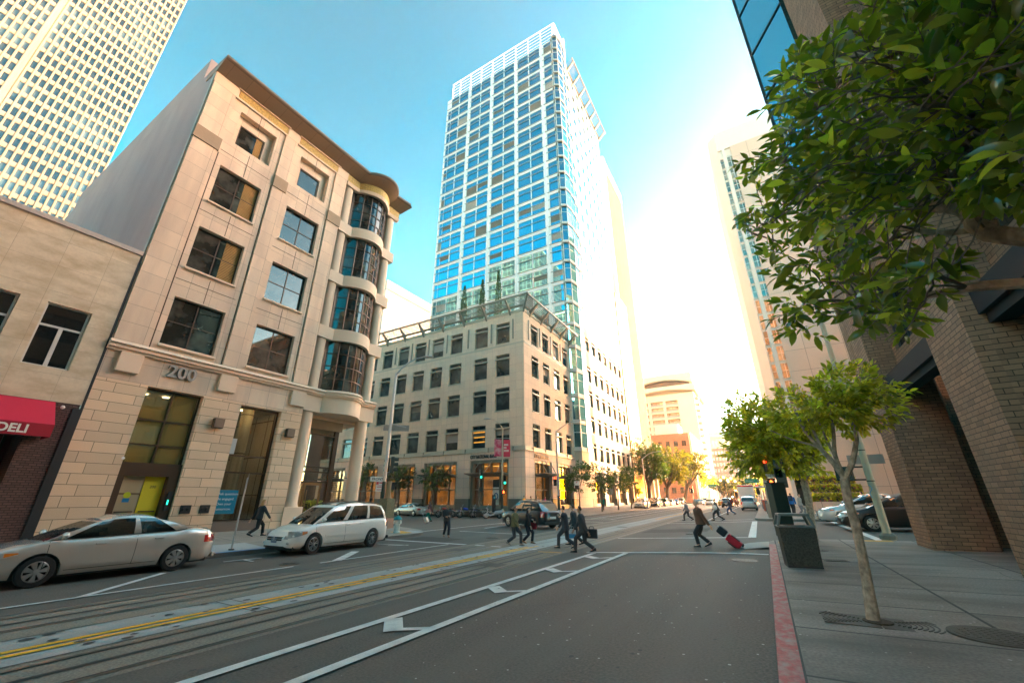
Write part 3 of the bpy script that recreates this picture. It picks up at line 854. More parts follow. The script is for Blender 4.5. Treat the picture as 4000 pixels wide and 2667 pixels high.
# street door with glazing over it, lobby behind
lob = MB(); x0_, x1_ = XF - 7, XF - .57
for q in ([(x0_, 5.3, .5), (x0_, 14.2, .5), (x0_, 14.2, 7), (x0_, 5.3, 7)], [(x0_, 5.3, .5), (x1_, 5.3, .5), (x1_, 5.3, 7), (x0_, 5.3, 7)], [(x0_, 14.2, .5), (x1_, 14.2, .5), (x1_, 14.2, 7), (x0_, 14.2, 7)], [(x0_, 5.3, .5), (x1_, 5.3, .5), (x1_, 14.2, .5), (x0_, 14.2, .5)], [(x0_, 5.3, 7), (x1_, 5.3, 7), (x1_, 14.2, 7), (x0_, 14.2, 7)], [(x0_, 9.9, .5), (x1_, 9.9, .5), (x1_, 9.9, 7), (x0_, 9.9, 7)]): lob.poly(q)
o = lob.build('lobby', M['warm_wall'], b200, world=True)
lm = MB()
for y in (7.6, 8.5, 11.5, 12.4):
    for x in (-24.7, -26.2): lm.cyl(x, y, 6.93, 6.96, .16, k=12)
build_each(lm, 'ceiling_light', M['lamp_on'], b200, world=True)
cm = MB()
for y in (11.2, 12.4): cm.cyl(-25.6, y, .5, 7, .32)
build_each(cm, 'lobby_column', M['warm_wall'], b200, world=True, smooth=True)
w = empty('entrance', b200)
def bl(mb, name, mat, par, **k):
    o = mb.build(name, mat, None, **k); o.data.transform(Matrix.Translation(-b200.location)); o.parent = par; return o
mb = MB()
for p in ((6.86, 6.94, .45, 6.8), (9.05, 9.13, .45, 6.8), (7.95, 8.01, 3.5, 6.8)): fbox(mb, F, p[0], p[1], p[2], p[3], -.5, -.3)
for z in (4.25, 5.35, 6.72): fbox(mb, F, 6.94, 9.05, z, z + .07, -.48, -.32)
fbox(mb, F, 6.85, 9.13, 2.95, 3.5, -.56, -.15); fbox(mb, F, 6.85, 7.12, .45, 2.95, -.56, -.15); fbox(mb, F, 8.72, 9.13, .45, 2.95, -.56, -.15)
bl(mb, 'door_surround', M['bronze'], w)
mb = MB(); fbox(mb, F, 6.94, 9.05, 3.5, 6.75, -.41, -.4); bl(mb, 'transom_glass', glass('glass_lobby', (.34, .24, .06), (.9, .88, .8), refl=.1, through=.4), w)
for u0, u1, mt in ((7.14, 7.92, M['warm_wall']), (7.96, 8.70, M['yellow_wall'])):
    mb = MB(); fbox(mb, F, u0, u1, .5, 2.93, -.45, -.41); d = bl(mb, 'door', mt, w)
    mb = MB(); fbox(mb, F, u0 + .08, u1 - .08, 1.45, 1.5, -.38, -.34); h_ = mb.build('handle', M['bronze']); h_.data.transform(Matrix.Translation(-b200.location)); h_.parent = d
mb = MB(); fbox(mb, F, 8.85, 9.02, 1.5, 2.3, -.14, -.1); bl(mb, 'entry_panel', M['black_metal'], w)
mb = MB(); fbox(mb, F, 8.9, 8.95, 1.75, 1.95, -.1, -.09); bl(mb, 'panel_light', M['green_on'], w)
mb = MB(); mb.cyl(-23.9, 7.35, 2.1, 2.14, .1); 
# round and square stickers on the door
mb = MB(); mb.rings([[F.P(7.5 + .13 * math.cos(t * .52), 2.15 + .13 * math.sin(t * .52), d) for t in range(12)] for d in (-.408, -.4)]); bl(mb, 'door_sticker', paint('lime', (.55, .62, .02), .5), w)
mb = MB(); fbox(mb, F, 7.38, 7.62, 1.86, 2.02, -.408, -.4); bl(mb, 'door_notice', paint('blue_notice', (.02, .22, .45), .5), w)
text_obj('200', .16, .002, M['black_metal'], b200, F.P(8.2, 2.45, -.404), (R(90), 0, R(90)), 'door_number')
# shop window beside it
w2 = empty('shop_window', b200)
mb = MB()
for p in ((10.96, 11.04, .95, 6.73), (13.1, 13.19, .95, 6.73)): fbox(mb, F, p[0], p[1], p[2], p[3], -.5, -.3)
for z in (.95, 3.25, 4.1, 6.65): fbox(mb, F, 11.04, 13.1, z, z + .07, -.46, -.34)
bl(mb, 'window_frame', M['bronze'], w2)
mb = MB(); fbox(mb, F, 11.02, 13.12, 1.0, 6.7, -.41, -.405); bl(mb, 'pane', M['glass_clear'], w2)
mb = MB(); fbox(mb, F, 10.97, 13.18, .3, .95, -.5, .02); bl(mb, 'granite_sill', M['plinth'], w2)
mb = MB(); fbox(mb, F, 10.98, 12.02, 1.28, 2.42, -.39, -.37); po = bl(mb, 'window_poster', paint('cyan_poster', (.0, .22, .34), .6), w2)
for i, t_ in enumerate(('Ask questions.', 'Be engaged.', 'Own your', 'tomorrow.')):
    text_obj(t_, .17, .002, paint('print_white', (.8, .82, .82), .6), b200, F.P(11.08, 2.18 - .24 * i, -.366), (R(90), 0, R(90)), 'poster_lettering')
mb = MB(); fbox(mb, F, 11.05, 11.35, 4.2, 5.0, -.39, -.38); bl(mb, 'window_poster', paint('pale_poster', (.45, .5, .5), .6), w2)
# square wall lamps, wall plates, number
for u in (9.78, 13.62):
    mb = MB(); fbox(mb, F, u, u + .47, 5.34, 5.82, .02, .26); mb.build('wall_lamp', M['bronze'], b200, world=True, bevel=.02)
    mb = MB(); fbox(mb, F, u + .03, u + .44, 5.37, 5.79, .262, .268); mb.build('wall_lamp_panel', paint('lamp_panel', (.22, .14, .09), .4), b200, world=True)
for u in (9.45, 10.25):
    mb = MB(); fbox(mb, F, u, u + .42, 1.35, 1.72, .0, .05)
    for k in (.12, .3): mb.rings([[F.P(u + k + .06 * math.cos(t * .8), 1.55 + .06 * math.sin(t * .8), d) for t in range(8)] for d in (.05, .12)])
    mb.build('wall_plate', M['black_metal'], b200, world=True)
text_obj('200', .8, .05, surf('number_metal', (.36, .31, .27), .4, metal=.4), b200, F.P(7.33, 7.43, .08), (R(90), 0, R(90)), 'building_number', bold=.02, sx=1.0)
mb = MB(); mb.ball((XF + .12, 6.80, 3.62), .06); mb.build('door_camera', paint('cam_white', (.8, .8, .8)), b200, world=True)
# open corner lobby: soffit, recessed glass wall and doors
mb = MB(); mb.box(-28.5, XF - 1.0, 14.47, 19.85, 6.9, 7.1); mb.build('corner_soffit', M['tan_plain'], b200, world=True)
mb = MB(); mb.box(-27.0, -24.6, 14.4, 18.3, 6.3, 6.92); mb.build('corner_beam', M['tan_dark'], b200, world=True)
we = empty('corner_entrance', b200)
FC = Fr((-24.75, 0), R(90))
mb = MB()
for u0, u1 in ((14.5, 14.62), (17.85, 18.15)): fbox(mb, FC, u0, u1, .5, 6.35, -.12, .06)
for z in (3.55, 3.85, 5.9, 2.95): fbox(mb, FC, 14.6, 17.9, z, z + .09, -.08, .03)
fbox(mb, FC, 15.95, 16.05, 3.9, 6.3, -.08, .03)
bl(mb, 'glazing_frame', M['bronze'], we)
mb = MB(); fbox(mb, FC, 14.6, 17.9, 3.1, 6.3, -.03, -.02); bl(mb, 'corner_glass', M['glass_clear'], we)
for u0 in (15.0, 16.25):
    mb = MB()
    for p in ((u0, u0 + .12, .55, 2.95), (u0 + 1.08, u0 + 1.2, .55, 2.95), (u0 + .12, u0 + 1.08, .55, .8), (u0 + .12, u0 + 1.08, 2.8, 2.95)): fbox(mb, FC, *p, -.06, .02)
    d = bl(mb, 'door', M['bronze_light'], we)
    mb = MB(); fbox(mb, FC, u0 + .12, u0 + 1.08, .8, 2.8, -.03, -.02); q = mb.build('pane', M['glass_clear']); q.data.transform(Matrix.Translation(-b200.location)); q.parent = d
    mb = MB(); mb.tube([FC.P(u0 + (1.0 if u0 < 16 else .18), z, .08) for z in (1.1, 2.5)], .03); q = mb.build('handle', M['bronze_light']); q.data.transform(Matrix.Translation(-b200.location)); q.parent = d
mb = MB(); fbox(mb, FC, 15.3, 15.75, 1.5, 1.95, .0, .01); bl(mb, 'door_notice', paint('cyan_notice', (.0, .3, .45), .6), we)
mb = MB(); mb.box(-33, -32.6, 14.4, 19.8, .4, 6.9); mb.box(-33, -24.9, 14.28, 14.38, .4, 6.9); mb.build('inner_walls', M['warm_wall'], b200, world=True)
mb = MB()
for x, y in ((-27.4, 16.0), (-29.5, 18.2)): mb.cyl(x, y, .4, 6.9, .4, k=20)
build_each(mb, 'inner_column', M['warm_wall'], b200, world=True, smooth=True)

# ------------------------------------------------------------------ deli building on the left
deli = thing('shop_building', 'low marble-faced shop building with a red awning beside the tan office', 'building', (XF, 0, .45))
wins = [(-1.6, -.3, 6.84, 9.41), (.82, 2.14, 6.84, 9.41), (2.88, 4.21, 6.84, 9.41)]
mb = MB(); wall_open(mb, F, -14, 4.97, 5.57, 12.75, wins, .22, d=.02); mb.build('marble_wall', M['marble'], deli, world=True)
mb = MB(); fbox(mb, F, -14, 5.0, 12.75, 12.98, -.4, .1); mb.build('coping', paint('coping', (.45, .4, .36), .6), deli, world=True, bevel=.02)
mb = MB(); wall_open(mb, F, -14, 4.93, .3, 5.57, [(-9, 3.75, .3, 4.3)], 1.4, d=0); mb.build('brick_wall', M['deli_brick'], deli, world=True)
mb = MB(); mb.box(XF - 1.6, XF - 1.4, -9, 3.8, .3, 4.4); mb.build('shopfront', M['dark_red'], deli, world=True)
mb = MB()
for z in (.5, 2.3): mb.box(XF - 1.4, XF - 1.32, -9, 3.75, z, z + .08)
for i in range(7): mb.box(XF - 1.4, XF - 1.3, -8.5 + i * 2, -8.42 + i * 2, .4, 4.3)
mb.build('shopfront_frame', M['bronze'], deli, world=True)
mb = MB(); mb.poly([(XF, 4.97, .2), (-50, 4.97, .2), (-50, 4.97, 12.9), (XF, 4.97, 12.9)]); mb.poly([(XF - .3, -14, 12.9), (XF - .3, 4.97, 12.9), (-50, 4.97, 12.9), (-50, -14, 12.9)]); mb.build('roof', M['stucco'], deli, world=True)
mb = MB(); mb.box(XF - .3, XF + .03, 4.965, 5.055, .3, 12.4); mb.build('gap_cover', M['black_metal'], deli, world=True)
mb = MB(); mb.box(XF - .25, XF + .06, 4.76, 5.05, .3, 5.4); mb.build('corner_post', M['black_metal'], deli, world=True)
for a, b_, c, d in wins:
    ms = win_mesh(b_ - a, d - c, 1, 1, .06, paint('alu', (.62, .6, .55), .4), M['glass_dark'], None, True) if not _wc.get('deli') else _wc['deli']
    _wc['deli'] = ms
    o = bpy.data.objects.new('window', ms[0]); COL.objects.link(o); o.parent = deli; o.location = Vector(F.P(a, c, -.14)) - deli.location; o.rotation_euler = (0, 0, R(90))
    q = bpy.data.objects.new('pane', ms[1]); COL.objects.link(q); q.parent = o
    m2 = MB(); F0 = Fr((0, 0), 0); fbox(m2, F0, .06, 1.27, 1.62, 1.70, -.02, .06); fbox(m2, F0, .61, .73, .06, 1.62, -.02, .06)
    r_ = m2.build('window_bar', bpy.data.materials['alu']); r_.parent = o
awn = thing('shop_awning', 'red cloth awning lettered DELI over the shop front', 'awning', (XF, 0, 4))
mb = MB(); X1 = XF + 1.25
mb.poly([(XF + .03, -9, 5.55), (X1, -9, 4.55), (X1, 4.22, 4.55), (XF + .03, 4.22, 5.55)])
mb.poly([(XF + .03, 4.22, 5.55), (X1, 4.22, 4.55), (X1, 4.22, 4.10), (XF + .03, 4.22, 4.10)])
mb.build('awning_cloth', M['awning_red'], awn, world=True)
mb = MB(); mb.box(X1 - .01, X1 + .01, -9, 4.22, 4.10, 4.55); mb.build('valance', M['awning_edge'], awn, world=True)
text_obj('DELI', .40, .004, paint('letter_white', (.85, .8, .72), .6), awn, (X1 + .015, 3.28 - .42, 4.19), (R(90), 0, R(90)), 'lettering', bold=.012, sx=.95)
mb = MB(); mb.ball((XF + .12, 4.45, 5.38), .07); mb.tube([(XF, 4.45, 5.45), (XF + .12, 4.45, 5.42)], .02); tag(mb.build('security_camera', paint('camwhite2', (.75, .7, .62))), 'small pale security camera on the brown brick by the awning', 'camera')
# ------------------------------------------------------------------ bank podium and its glass tower
XB, YB, YT = -23.65, 43.0, 59.5
FL = Fr((XB, YB), 0)                          # left face: u = x - XB (negative), normal -y
FR = Fr((XB, 0), R(90))                       # right face: u = y
bank = thing('bank_building', 'stone bank block on the junction corner under a tall blue glass tower', 'building', (XB, YB, .5))
lw = [-3.25, -6.82, -11.24, -14.78, -18.3, -21.83, -25.4, -28.9, -32.5, -36.0]     # centres of window columns on the left face
rw = [46.15, 49.6, 53.2, 56.7]
rw2 = [67.8, 71.3, 74.8, 78.3, 81.8, 85.3, 88.8]
rows = [(7.95, 10.85), (12.5, 15.45), (17.05, 20.05), (21.65, 24.65)]
items = []; opl = []; opr = []; opr2 = []
for c in lw:
    for a, b in rows: opl.append((c - 1.08, c + 1.08, a, b))
for c in rw:
    for a, b in rows: opr.append((c - 1.0, c + 1.0, a, b))
for c in rw2:
    for a, b in rows + [(27.6, 30.4)]: opr2.append((c - 1.0, c + 1.0, a, b))
def podwall(F, u0, u1, z0, z1, ops, name='stone_wall'):
    mb = MB(); wall_open(mb, F, u0, u1, z0, z1, ops, .4); mb.build(name, M['bank_stone'], bank, world=True)
    for o in ops:
        items.append((F, o[0], o[1], o[2], o[3], .26, 1, 2, .09, 2.25))
podwall(FL, -38.5, 0, 7.95, 25.8, opl); podwall(FR, 43, 59.2, 7.95, 25.8, opr); podwall(FR, 65.2, 91.2, 7.95, 32.2, opr2)
for F, ops in ((FL, opl), (FR, opr), (FR, opr2)):
    mb = MB()
    for o in ops:
        fbox(mb, F, o[0] - .06, o[1] + .06, o[2] - .14, o[2] - .005, -.02, .07); fbox(mb, F, o[0] - .12, o[1] + .12, o[3] - .72, o[3] - .56, -.2, .09)
    if ops is opr2: tag(mb.build('window_trim', M['bank_trim'], bank, world=True), kind='stuff')
    else: build_each(mb, 'window_trim', M['bank_trim'], bank, world=True)
mb = MB()
for F, a, b in ((FL, -38.5, .12), (FR, 42.88, 59.2), (FR, 65.2, 91.2)):
    fbox(mb, F, a, b, 7.42, 7.62, -.1, .16); fbox(mb, F, a, b, 7.62, 7.97, -.1, .08); fbox(mb, F, a, b, 21.2, 21.42, -.1, .03)
n = len(mb.v)
mb.build('cornice_band', M['bank_trim'], bank, world=True)
mb = MB()
for u in [-1.6 - i * 3.6 for i in range(10)]: fbox(mb, FL, u, u + .1, 7.38, 7.93, .0, .2)
for u in [44.9 + i * 3.5 for i in range(13)]: fbox(mb, FR, u, u + .1, 7.38, 7.93, .0, .2)
for c in [-1.6, -5.1, -9.1, -13.0, -16.6, -20.1, -23.6]: fbox(mb, FL, c - .1, c + .1, 22.0, 24.9, 0, .1)
for c in [44.4, 47.8, 51.4, 55.0]: fbox(mb, FR, c - .1, c + .1, 22.0, 24.9, 0, .1)
build_each(mb, 'bracket_strip', M['olive_frame'], bank, world=True)
# ground floor: wide shop openings
gl = [(-8.0, -2.25), (-15.7, -10.1), (-23.0, -17.4), (-30.4, -24.7), (-37.6, -32.0)]
gr = [(45.4, 50.3), (52.6, 57.4)]
gr2 = [(67, 71.5), (73.5, 78), (80, 84.5), (86, 90)]
glo = [(a, b, 1.25, 6.5) for a, b in gl]; gro = [(a, b, 1.25, 6.5) for a, b in gr]; gro2 = [(a, b, 1.3, 6.5) for a, b in gr2]
for F, a, b, ops in ((FL, -38.5, 0, glo), (FR, 43, 59.2, gro), (FR, 65.2, 91.2, gro2)):
    mb = MB(); wall_open(mb, F, a, b, 2.0, 7.42, [(o[0], o[1], 2.0, o[3]) for o in ops], .9, d=.03); mb.build('ground_floor_wall', M['bank_smooth'], bank, world=True)
    mb = MB(); wall_open(mb, F, a, b, 0, 2.0, [(o[0], o[1], 0, 2.0) for o in ops], .9, d=.06); mb.build('granite_base', M['bank_green'], bank, world=True)
for F, ops in ((FL, glo), (FR, gro), (FR, gro2)):
    for k, o in enumerate(ops):
        a, b, z0, z1 = o
        w = empty('shopfront', bank)
        mb = MB()
        for p in ((a, a + .35, .4, 6.5), (b - .35, b, .4, 6.5)): fbox(mb, F, *p, -.85, -.25)
        fbox(mb, F, a + .35, b - .35, 6.15, 6.5, -.85, -.1); fbox(mb, F, a + .35, b - .35, .4, 1.25, -.85, -.4); fbox(mb, F, a + .35, b - .35, 4.55, 4.75, -.85, -.5)
        for i in range(1, 4): c = a + .35 + (b - a - .7) * i / 4; fbox(mb, F, c - .06, c + .06, (4.75 if i == 2 else 1.25), 6.15, -.8, -.55)
        fbox(mb, F, a + .35, b - .35, 3.0, 3.12, -.8, -.55)
        bl2 = mb.build('shopfront_frame', M['olive_frame']); bl2.data.transform(Matrix.Translation(-bank.location)); bl2.parent = w
        mb = MB(); fbox(mb, F, a + .35, b - .35, 1.2, 6.2, -.70, -.69); q = mb.build('pane', M['glass_clear']); q.data.transform(Matrix.Translation(-bank.location)); q.parent = w
        mb = MB(); fbox(mb, F, a - .2, b + .2, .5, 6.9, -3.4, -3.3)
        q = mb.build('lit_interior', M['warm_interior']); q.data.transform(Matrix.Translation(-bank.location)); q.parent = w
        mb = MB()
        for i in range(3): fbox(mb, F, a + .8 + i * 1.5, a + 1.9 + i * 1.5, 5.85, 5.9, -1.6 - i * .3, -1.5 - i * .3)
        q = mb.build('ceiling_tube', M['warm_tube']); q.data.transform(Matrix.Translation(-bank.location)); q.parent = w
        # glass canopy hung on struts
        mb = MB(); mb.hexa([F.P(a + .05, 4.85, 1.25), F.P(b - .05, 4.85, 1.25), F.P(b - .05, 4.62, -.3), F.P(a + .05, 4.62, -.3), F.P(a + .05, 4.95, 1.3), F.P(b - .05, 4.95, 1.3), F.P(b - .05, 4.8, -.3), F.P(a + .05, 4.8, -.3)])
        for i in range(3): u = a + 1.2 + i * (b - a - 2.2) / 2; mb.tube([F.P(u, 4.95, 1.1), F.P(u + .5, 6.5, .02)], .045, 6)
        q = mb.build('entrance_canopy', M['pergola']); q.data.transform(Matrix.Translation(-bank.location)); q.parent = w
add_windows(bank, items, M['olive_frame'], M['glass_podium'], sep=True)
bm_ = surf('blind_pale', (.45, .42, .36), .8, tile=(4, .09, .02, 0, (.2, .18, .15)))
bd_ = surf('blind_dark', (.20, .18, .14), .8, tile=(4, .12, .02, 0, (.08, .07, .05)))
wr_ = random.Random(3)
def blinds(F, ops, n, root, d, split):
    for o in wr_.sample(ops, n):
        h = (o[3] - o[2]) * wr_.choice((.25, .4, .55, .3)); mb = MB()
        top = o[3] - .1 if not split else o[2] + split - .06
        mb.poly([F.P(o[0] + .1, top - h, d), F.P(o[1] - .1, top - h, d), F.P(o[1] - .1, top, d), F.P(o[0] + .1, top, d)]); mb.build('blind_or_reflection', wr_.choice((bm_, bd_, bd_)), root, world=True)
blinds(FL, opl, 11, bank, -.25, 2.25); blinds(FR, opr, 5, bank, -.25, 2.25); blinds(FR, opr2, 6, bank, -.25, 2.25)
for c, z in ((-6.82, 8.0),):  # glowing strips laid on the pane stand in for a lit room
    mb = MB()
    for i in range(3): fbox(mb, FL, c - .9, c + .85, z + .7 + i * .62, z + .86 + i * .62, -.252, -.245)
    mb.build('pane_glow_strip', glow('dim_strip', (1, .45, .06), .25), bank, world=True)
text_obj('CITY NATIONAL BANK', .62, .05, M['black_metal'], bank, FL.P(-7.95, 6.72, .06), (R(90), 0, 0), 'bank_lettering', bold=.012, sx=.62)
text_obj('CITY NATIONAL BANK', .62, .05, M['black_metal'], bank, FR.P(45.3, 6.72, .06), (R(90), 0, R(90)), 'bank_lettering', bold=.012, sx=.62)
# window banner: dark top, white field with a ring emblem
mb = MB(); fbox(mb, FL, -4.9, -3.9, 1.3, 3.3, -.66, -.64); mb.build('window_banner', paint('banner_white', (.75, .75, .7)), bank, world=True)
mb = MB(); fbox(mb, FL, -4.88, -3.92, 3.3, 4.2, -.655, -.635); mb.build('window_banner', M['black_metal'], bank, world=True)
mb = MB(); mb.rings([[FL.P(-4.4 + .32 * math.cos(t * .3927), 2.3 + .38 * math.sin(t * .3927), d) for t in range(16)] for d in (-.64, -.632)]); mb.build('banner_ring', paint('ring_blue', (.02, .08, .3)), bank, world=True)
mb = MB(); mb.rings([[FL.P(-4.4 + .2 * math.cos(t * .3927), 2.3 + .25 * math.sin(t * .3927), d) for t in range(16)] for d in (-.632, -.628)]); mb.build('banner_ring', paint('ring_white', (.7, .7, .62)), bank, world=True)
mb = MB(); mb.box(XB - 38.3, XB - 4.2, 47.2, 91, .2, 25.6); mb.box(XB - 4.2, XB - 1.2, 57.5, 66.5, .2, 25.6); mb.box(XB - 4.2, XB - 1.2, 90, 91, .2, 32); mb.build('inner_core', M['bronze'], bank, world=True)  # dark infill boxes, added to stop sun leaking through the hollow podium
# podium roof, parapet, steel pergola
mb = MB()
mb.poly([(XB, 43, 25.8), (XB, 66, 25.8), (XB - 38.5, 66, 25.8), (XB - 38.5, 43, 25.8)])
mb.poly([(XB - 38.5, 43, 0), (XB - 38.5, 66, 0), (XB - 38.5, 66, 25.8), (XB - 38.5, 43, 25.8)])
mb.build('podium_roof', M['bank_stone'], bank, world=True)
mb = MB(); fbox(mb, FL, -38.6, .1, 25.8, 26.15, -.3, .1); fbox(mb, FR, 43.3, 59.2, 25.8, 26.15, -.3, .1); mb.build('parapet', M['bank_trim'], bank, world=True)
mb = MB()
fbox(mb, FL, -38.5, 1.5, 27.35, 27.6, 1.3, 1.5); fbox(mb, FR, 41.5, 59.4, 27.35, 27.6, 1.3, 1.5)
fbox(mb, FL, -38.5, .2, 26.55, 26.8, -.1, .1); fbox(mb, FR, 43, 59, 26.55, 26.8, -.1, .1)
mb.build('pergola_beam', M['pergola'], bank, world=True)
mb = MB()
for i in range(7):
    t = i / 6
    d0 = .15 + 1.15 * t; z = 26.75 + .68 * t
    fbox(mb, FL, -38.4, d0, z, z + .05, d0 - .03, d0 + .07); fbox(mb, FR, 43 - d0, 59, z, z + .05, d0 - .03, d0 + .07)
mb.build('pergola_louvres', paint('louvre_pale', (.4, .38, .33), .5), bank, world=True)
for u in [-37.6 + i * 3.95 for i in range(10)] + ['c'] + [('r', 44.8 + i * 3.4) for i in range(5)]:
    mb = MB()
    if u == 'c': pts = [(XB - .1, YB + .1, 25.9), (XB + 1.4, YB - 1.4, 27.3)]
    elif isinstance(u, tuple): pts = [FR.P(u[1], 25.9, 0), FR.P(u[1], 27.3, 1.4)]
    else: pts = [FL.P(u, 25.9, 0), FL.P(u, 27.3, 1.4)]
    (ax, ay, az), (bx, by, bz) = pts
    mb.hexa([(ax - .12, ay - .0, az - .35), (ax + .12, ay + .0, az - .35), (bx + .1, by + .02, bz - .05), (bx - .1, by - .02, bz - .05), (ax - .12, ay + .05, az + .5), (ax + .12, ay + .05, az + .5), (bx + .1, by, bz + .15), (bx - .1, by, bz + .15)]) if not isinstance(u, tuple) else mb.hexa([(ax, ay - .12, az - .35), (ax, ay + .12, az - .35), (bx, by + .1, bz - .05), (bx, by - .1, bz - .05), (ax, ay - .12, az + .5), (ax, ay + .12, az + .5), (bx, by + .1, bz + .15), (bx, by - .1, bz + .15)])
    mb.build('pergola_bracket', M['pergola'], bank, world=True)
mb = MB(); mb.box(XB - 33, XB - 30.5, 47, 49, 25.8, 28.2); mb.box(XB - 30.4, XB - 25, 47.5, 49.2, 25.8, 27.6); mb.build('roof_plant', M['white_stone'], bank, world=True)

tower = thing('office_tower', 'tall white and blue glass office tower rising behind the stone podium', 'building', (XB, YT, 25.8))
FT = Fr((XB, YT), 0)
ops = []; tit = []
colb = []
piers = [-3.35, -10.45, -17.6, -24.75]
edges = [-2.75, -3.95]
cols = [(-2.75, -.35)]
for p in piers: cols += [(p - .45 - 3.0, p - .45), (p - .45 - 6.2, p - .45 - 3.12)] if p > -24 else [(p - .45 - 3.0, p - .45), (p - .45 - 5.8, p - .45 - 3.12)]
cols += [(-32.0, -30.95)]
z = 26.6; fl = 0
zs = [25.9 - .1 + 4.19 * k for k in range(19)]
for k, z in enumerate(zs):
    for a, b in cols:
        if k == 18 and a < -31: continue
        tit.append((FT, a, b, z + .72, z + 4.19, .10, 1, 2, .07, 2.25)); ops.append((a, b, z + .72, z + 4.19))
blinds(FT, ops, 42, tower, -.09, 2.2)
mb = MB(); wall_open(mb, FT, -32.4, 0, 25.8, 105.6, ops, .2); mb.build('tower_wall', M['white_metal'], tower, world=True)
mb = MB()
for p in piers: fbox(mb, FT, p - .24, p + .24, 25.8, 105.9, 0, .2)
build_each(mb, 'tower_pier', M['white_metal'], tower, world=True)
mb = MB()
for z in zs: fbox(mb, FT, -32.4, .15, z + .62, z + .70, 0, .2); fbox(mb, FT, -32.4, .1, z + 2.92, z + 3.04, 0, .05)
build_each(mb, 'floor_ledge', paint('ledge', (.34, .35, .34), .4), tower, world=True)
# open lattice crown
mb = MB()
for i in range(5): fbox(mb, FT, -31, 0, 106.3 + i * 1.15, 106.42 + i * 1.15, -.05, .05)
for u in [-.15] + [-3.35 - i * 3.55 for i in range(8)] + [-30.8]: fbox(mb, FT, u - .1, u + .1, 105.6, 111.3, -.08, .1)
fbox(mb, FT, -31.0, .2, 111.1, 111.4, -.1, .12)
for i in range(5): mb.box(XB + .2, XB + .4, YT, 66, 106.3 + i * 1.15, 106.5 + i * 1.15)
mb.box(XB + .1, XB + .45, YT, 66, 110.95, 111.4); mb.box(XB + .1, XB + .45, 65.6, 66, 100, 114.2)
mb.build('crown_lattice', M['white_metal'], tower, world=True)
# right face
opt = []
for k in range(18):
    z = 33.2 + 4.19 * (k - 0)
    if z + 3 > 103.5: break
    for c in [67.6 + 3.45 * i for i in range(7)]:
        opt.append((c - 1.0, c + 1.0, z + .9, z + 3.3)); tit.append((FR, c - 1.0, c + 1.0, z + .9, z + 3.3, .12, 1, 1, .08, None))
mb = MB(); wall_open(mb, FR, 65.2, 91.2, 32.2, 104.5, opt, .25, d=.0); mb.build('tower_side_wall', M['white_panel'], tower, world=True)
mb = MB(); mb.box(XB - 32.4, XB - .3, YT + .3, 91.2, 25.9, 105); mb.build('tower_core', M['white_metal'], tower, world=True)
# glass corner bay running down to the street
P = [(XB - .6, YT - .02), (XB + .0, YT - .75), (XB + .95, YT - .2), (XB + 1.25, YT + 1.6), (XB + 1.15, YT + 3.8), (XB + .55, YT + 5.4), (XB - .6, YT + 5.75)]
mb = MB()
for i in range(6):
    (x0, y0), (x1, y1) = P[i], P[i + 1]
    mb.poly([(x0, y0, 9.0), (x1, y1, 9.0), (x1, y1, 106), (x0, y0, 106)])
mb.build('corner_glazing', M['glass_tower'], tower, world=True)
cx_, cy_ = XB + .2, YT + 2.5
def grow(P, s): return [(cx_ + (x - cx_) * s, cy_ + (y - cy_) * s) for x, y in P]
mb = MB()
for k in range(24):
    z = 8.6 + 4.19 * k
    mb.prism(grow(P, 1.10), z, z + .16)
build_each(mb, 'corner_slab', paint('slab_edge', (.36, .34, .27), .45), tower, world=True)
mb = MB()
for k in range(23):
    z = 8.6 + 4.19 * k
    Q = grow(P, 1.012)
    mb.prism(Q, z + .16, z + .75)
    mb.prism(grow(P, 1.02), z + 2.9, z + 3.0)
for x, y in grow(P, 1.01): mb.box(x - .06, x + .06, y - .06, y + .06, 8.6, 106)
mb.build('corner_mullions', paint('mullion_pale', (.62, .60, .54), .4), tower, world=True)
mb = MB(); fbox(mb, FR, 59.2, 65.2, 0, 8.9, -.6, .02); mb.build('bay_wall', M['bank_smooth'], bank, world=True)
mb = MB(); mb.prism(grow(P, 1.03), 6.3, 8.6); mb.build('corner_foot', M['bank_trim'], tower, world=True)
# upper canopy over the right face
mb = MB(); mb.box(XB + 1.9, XB + 2.15, 66.5, 93, 106.2, 106.6)
mb.box(XB - .1, XB + .25, 66.5, 93, 104.5, 105.0)
for i in range(8): mb.box(XB + .3 + i * .22, XB + .36 + i * .22, 66.5, 93, 105.0 + i * .18, 105.05 + i * .18)
for i in range(7):
    y = 67.5 + i * 4.1; mb.hexa([(XB, y - .2, 103.6), (XB, y + .2, 103.6), (XB + 2.1, y + .15, 106.1), (XB + 2.1, y - .15, 106.1), (XB, y - .2, 104.6), (XB, y + .2, 104.6), (XB + 2.1, y + .15, 106.5), (XB + 2.1, y - .15, 106.5)])
mb.build('tower_canopy', M['pergola'], tower, world=True)
add_windows(tower, tit, paint('frame_pale', (.62, .62, .6), .4), M['glass_tower'], sep=False)

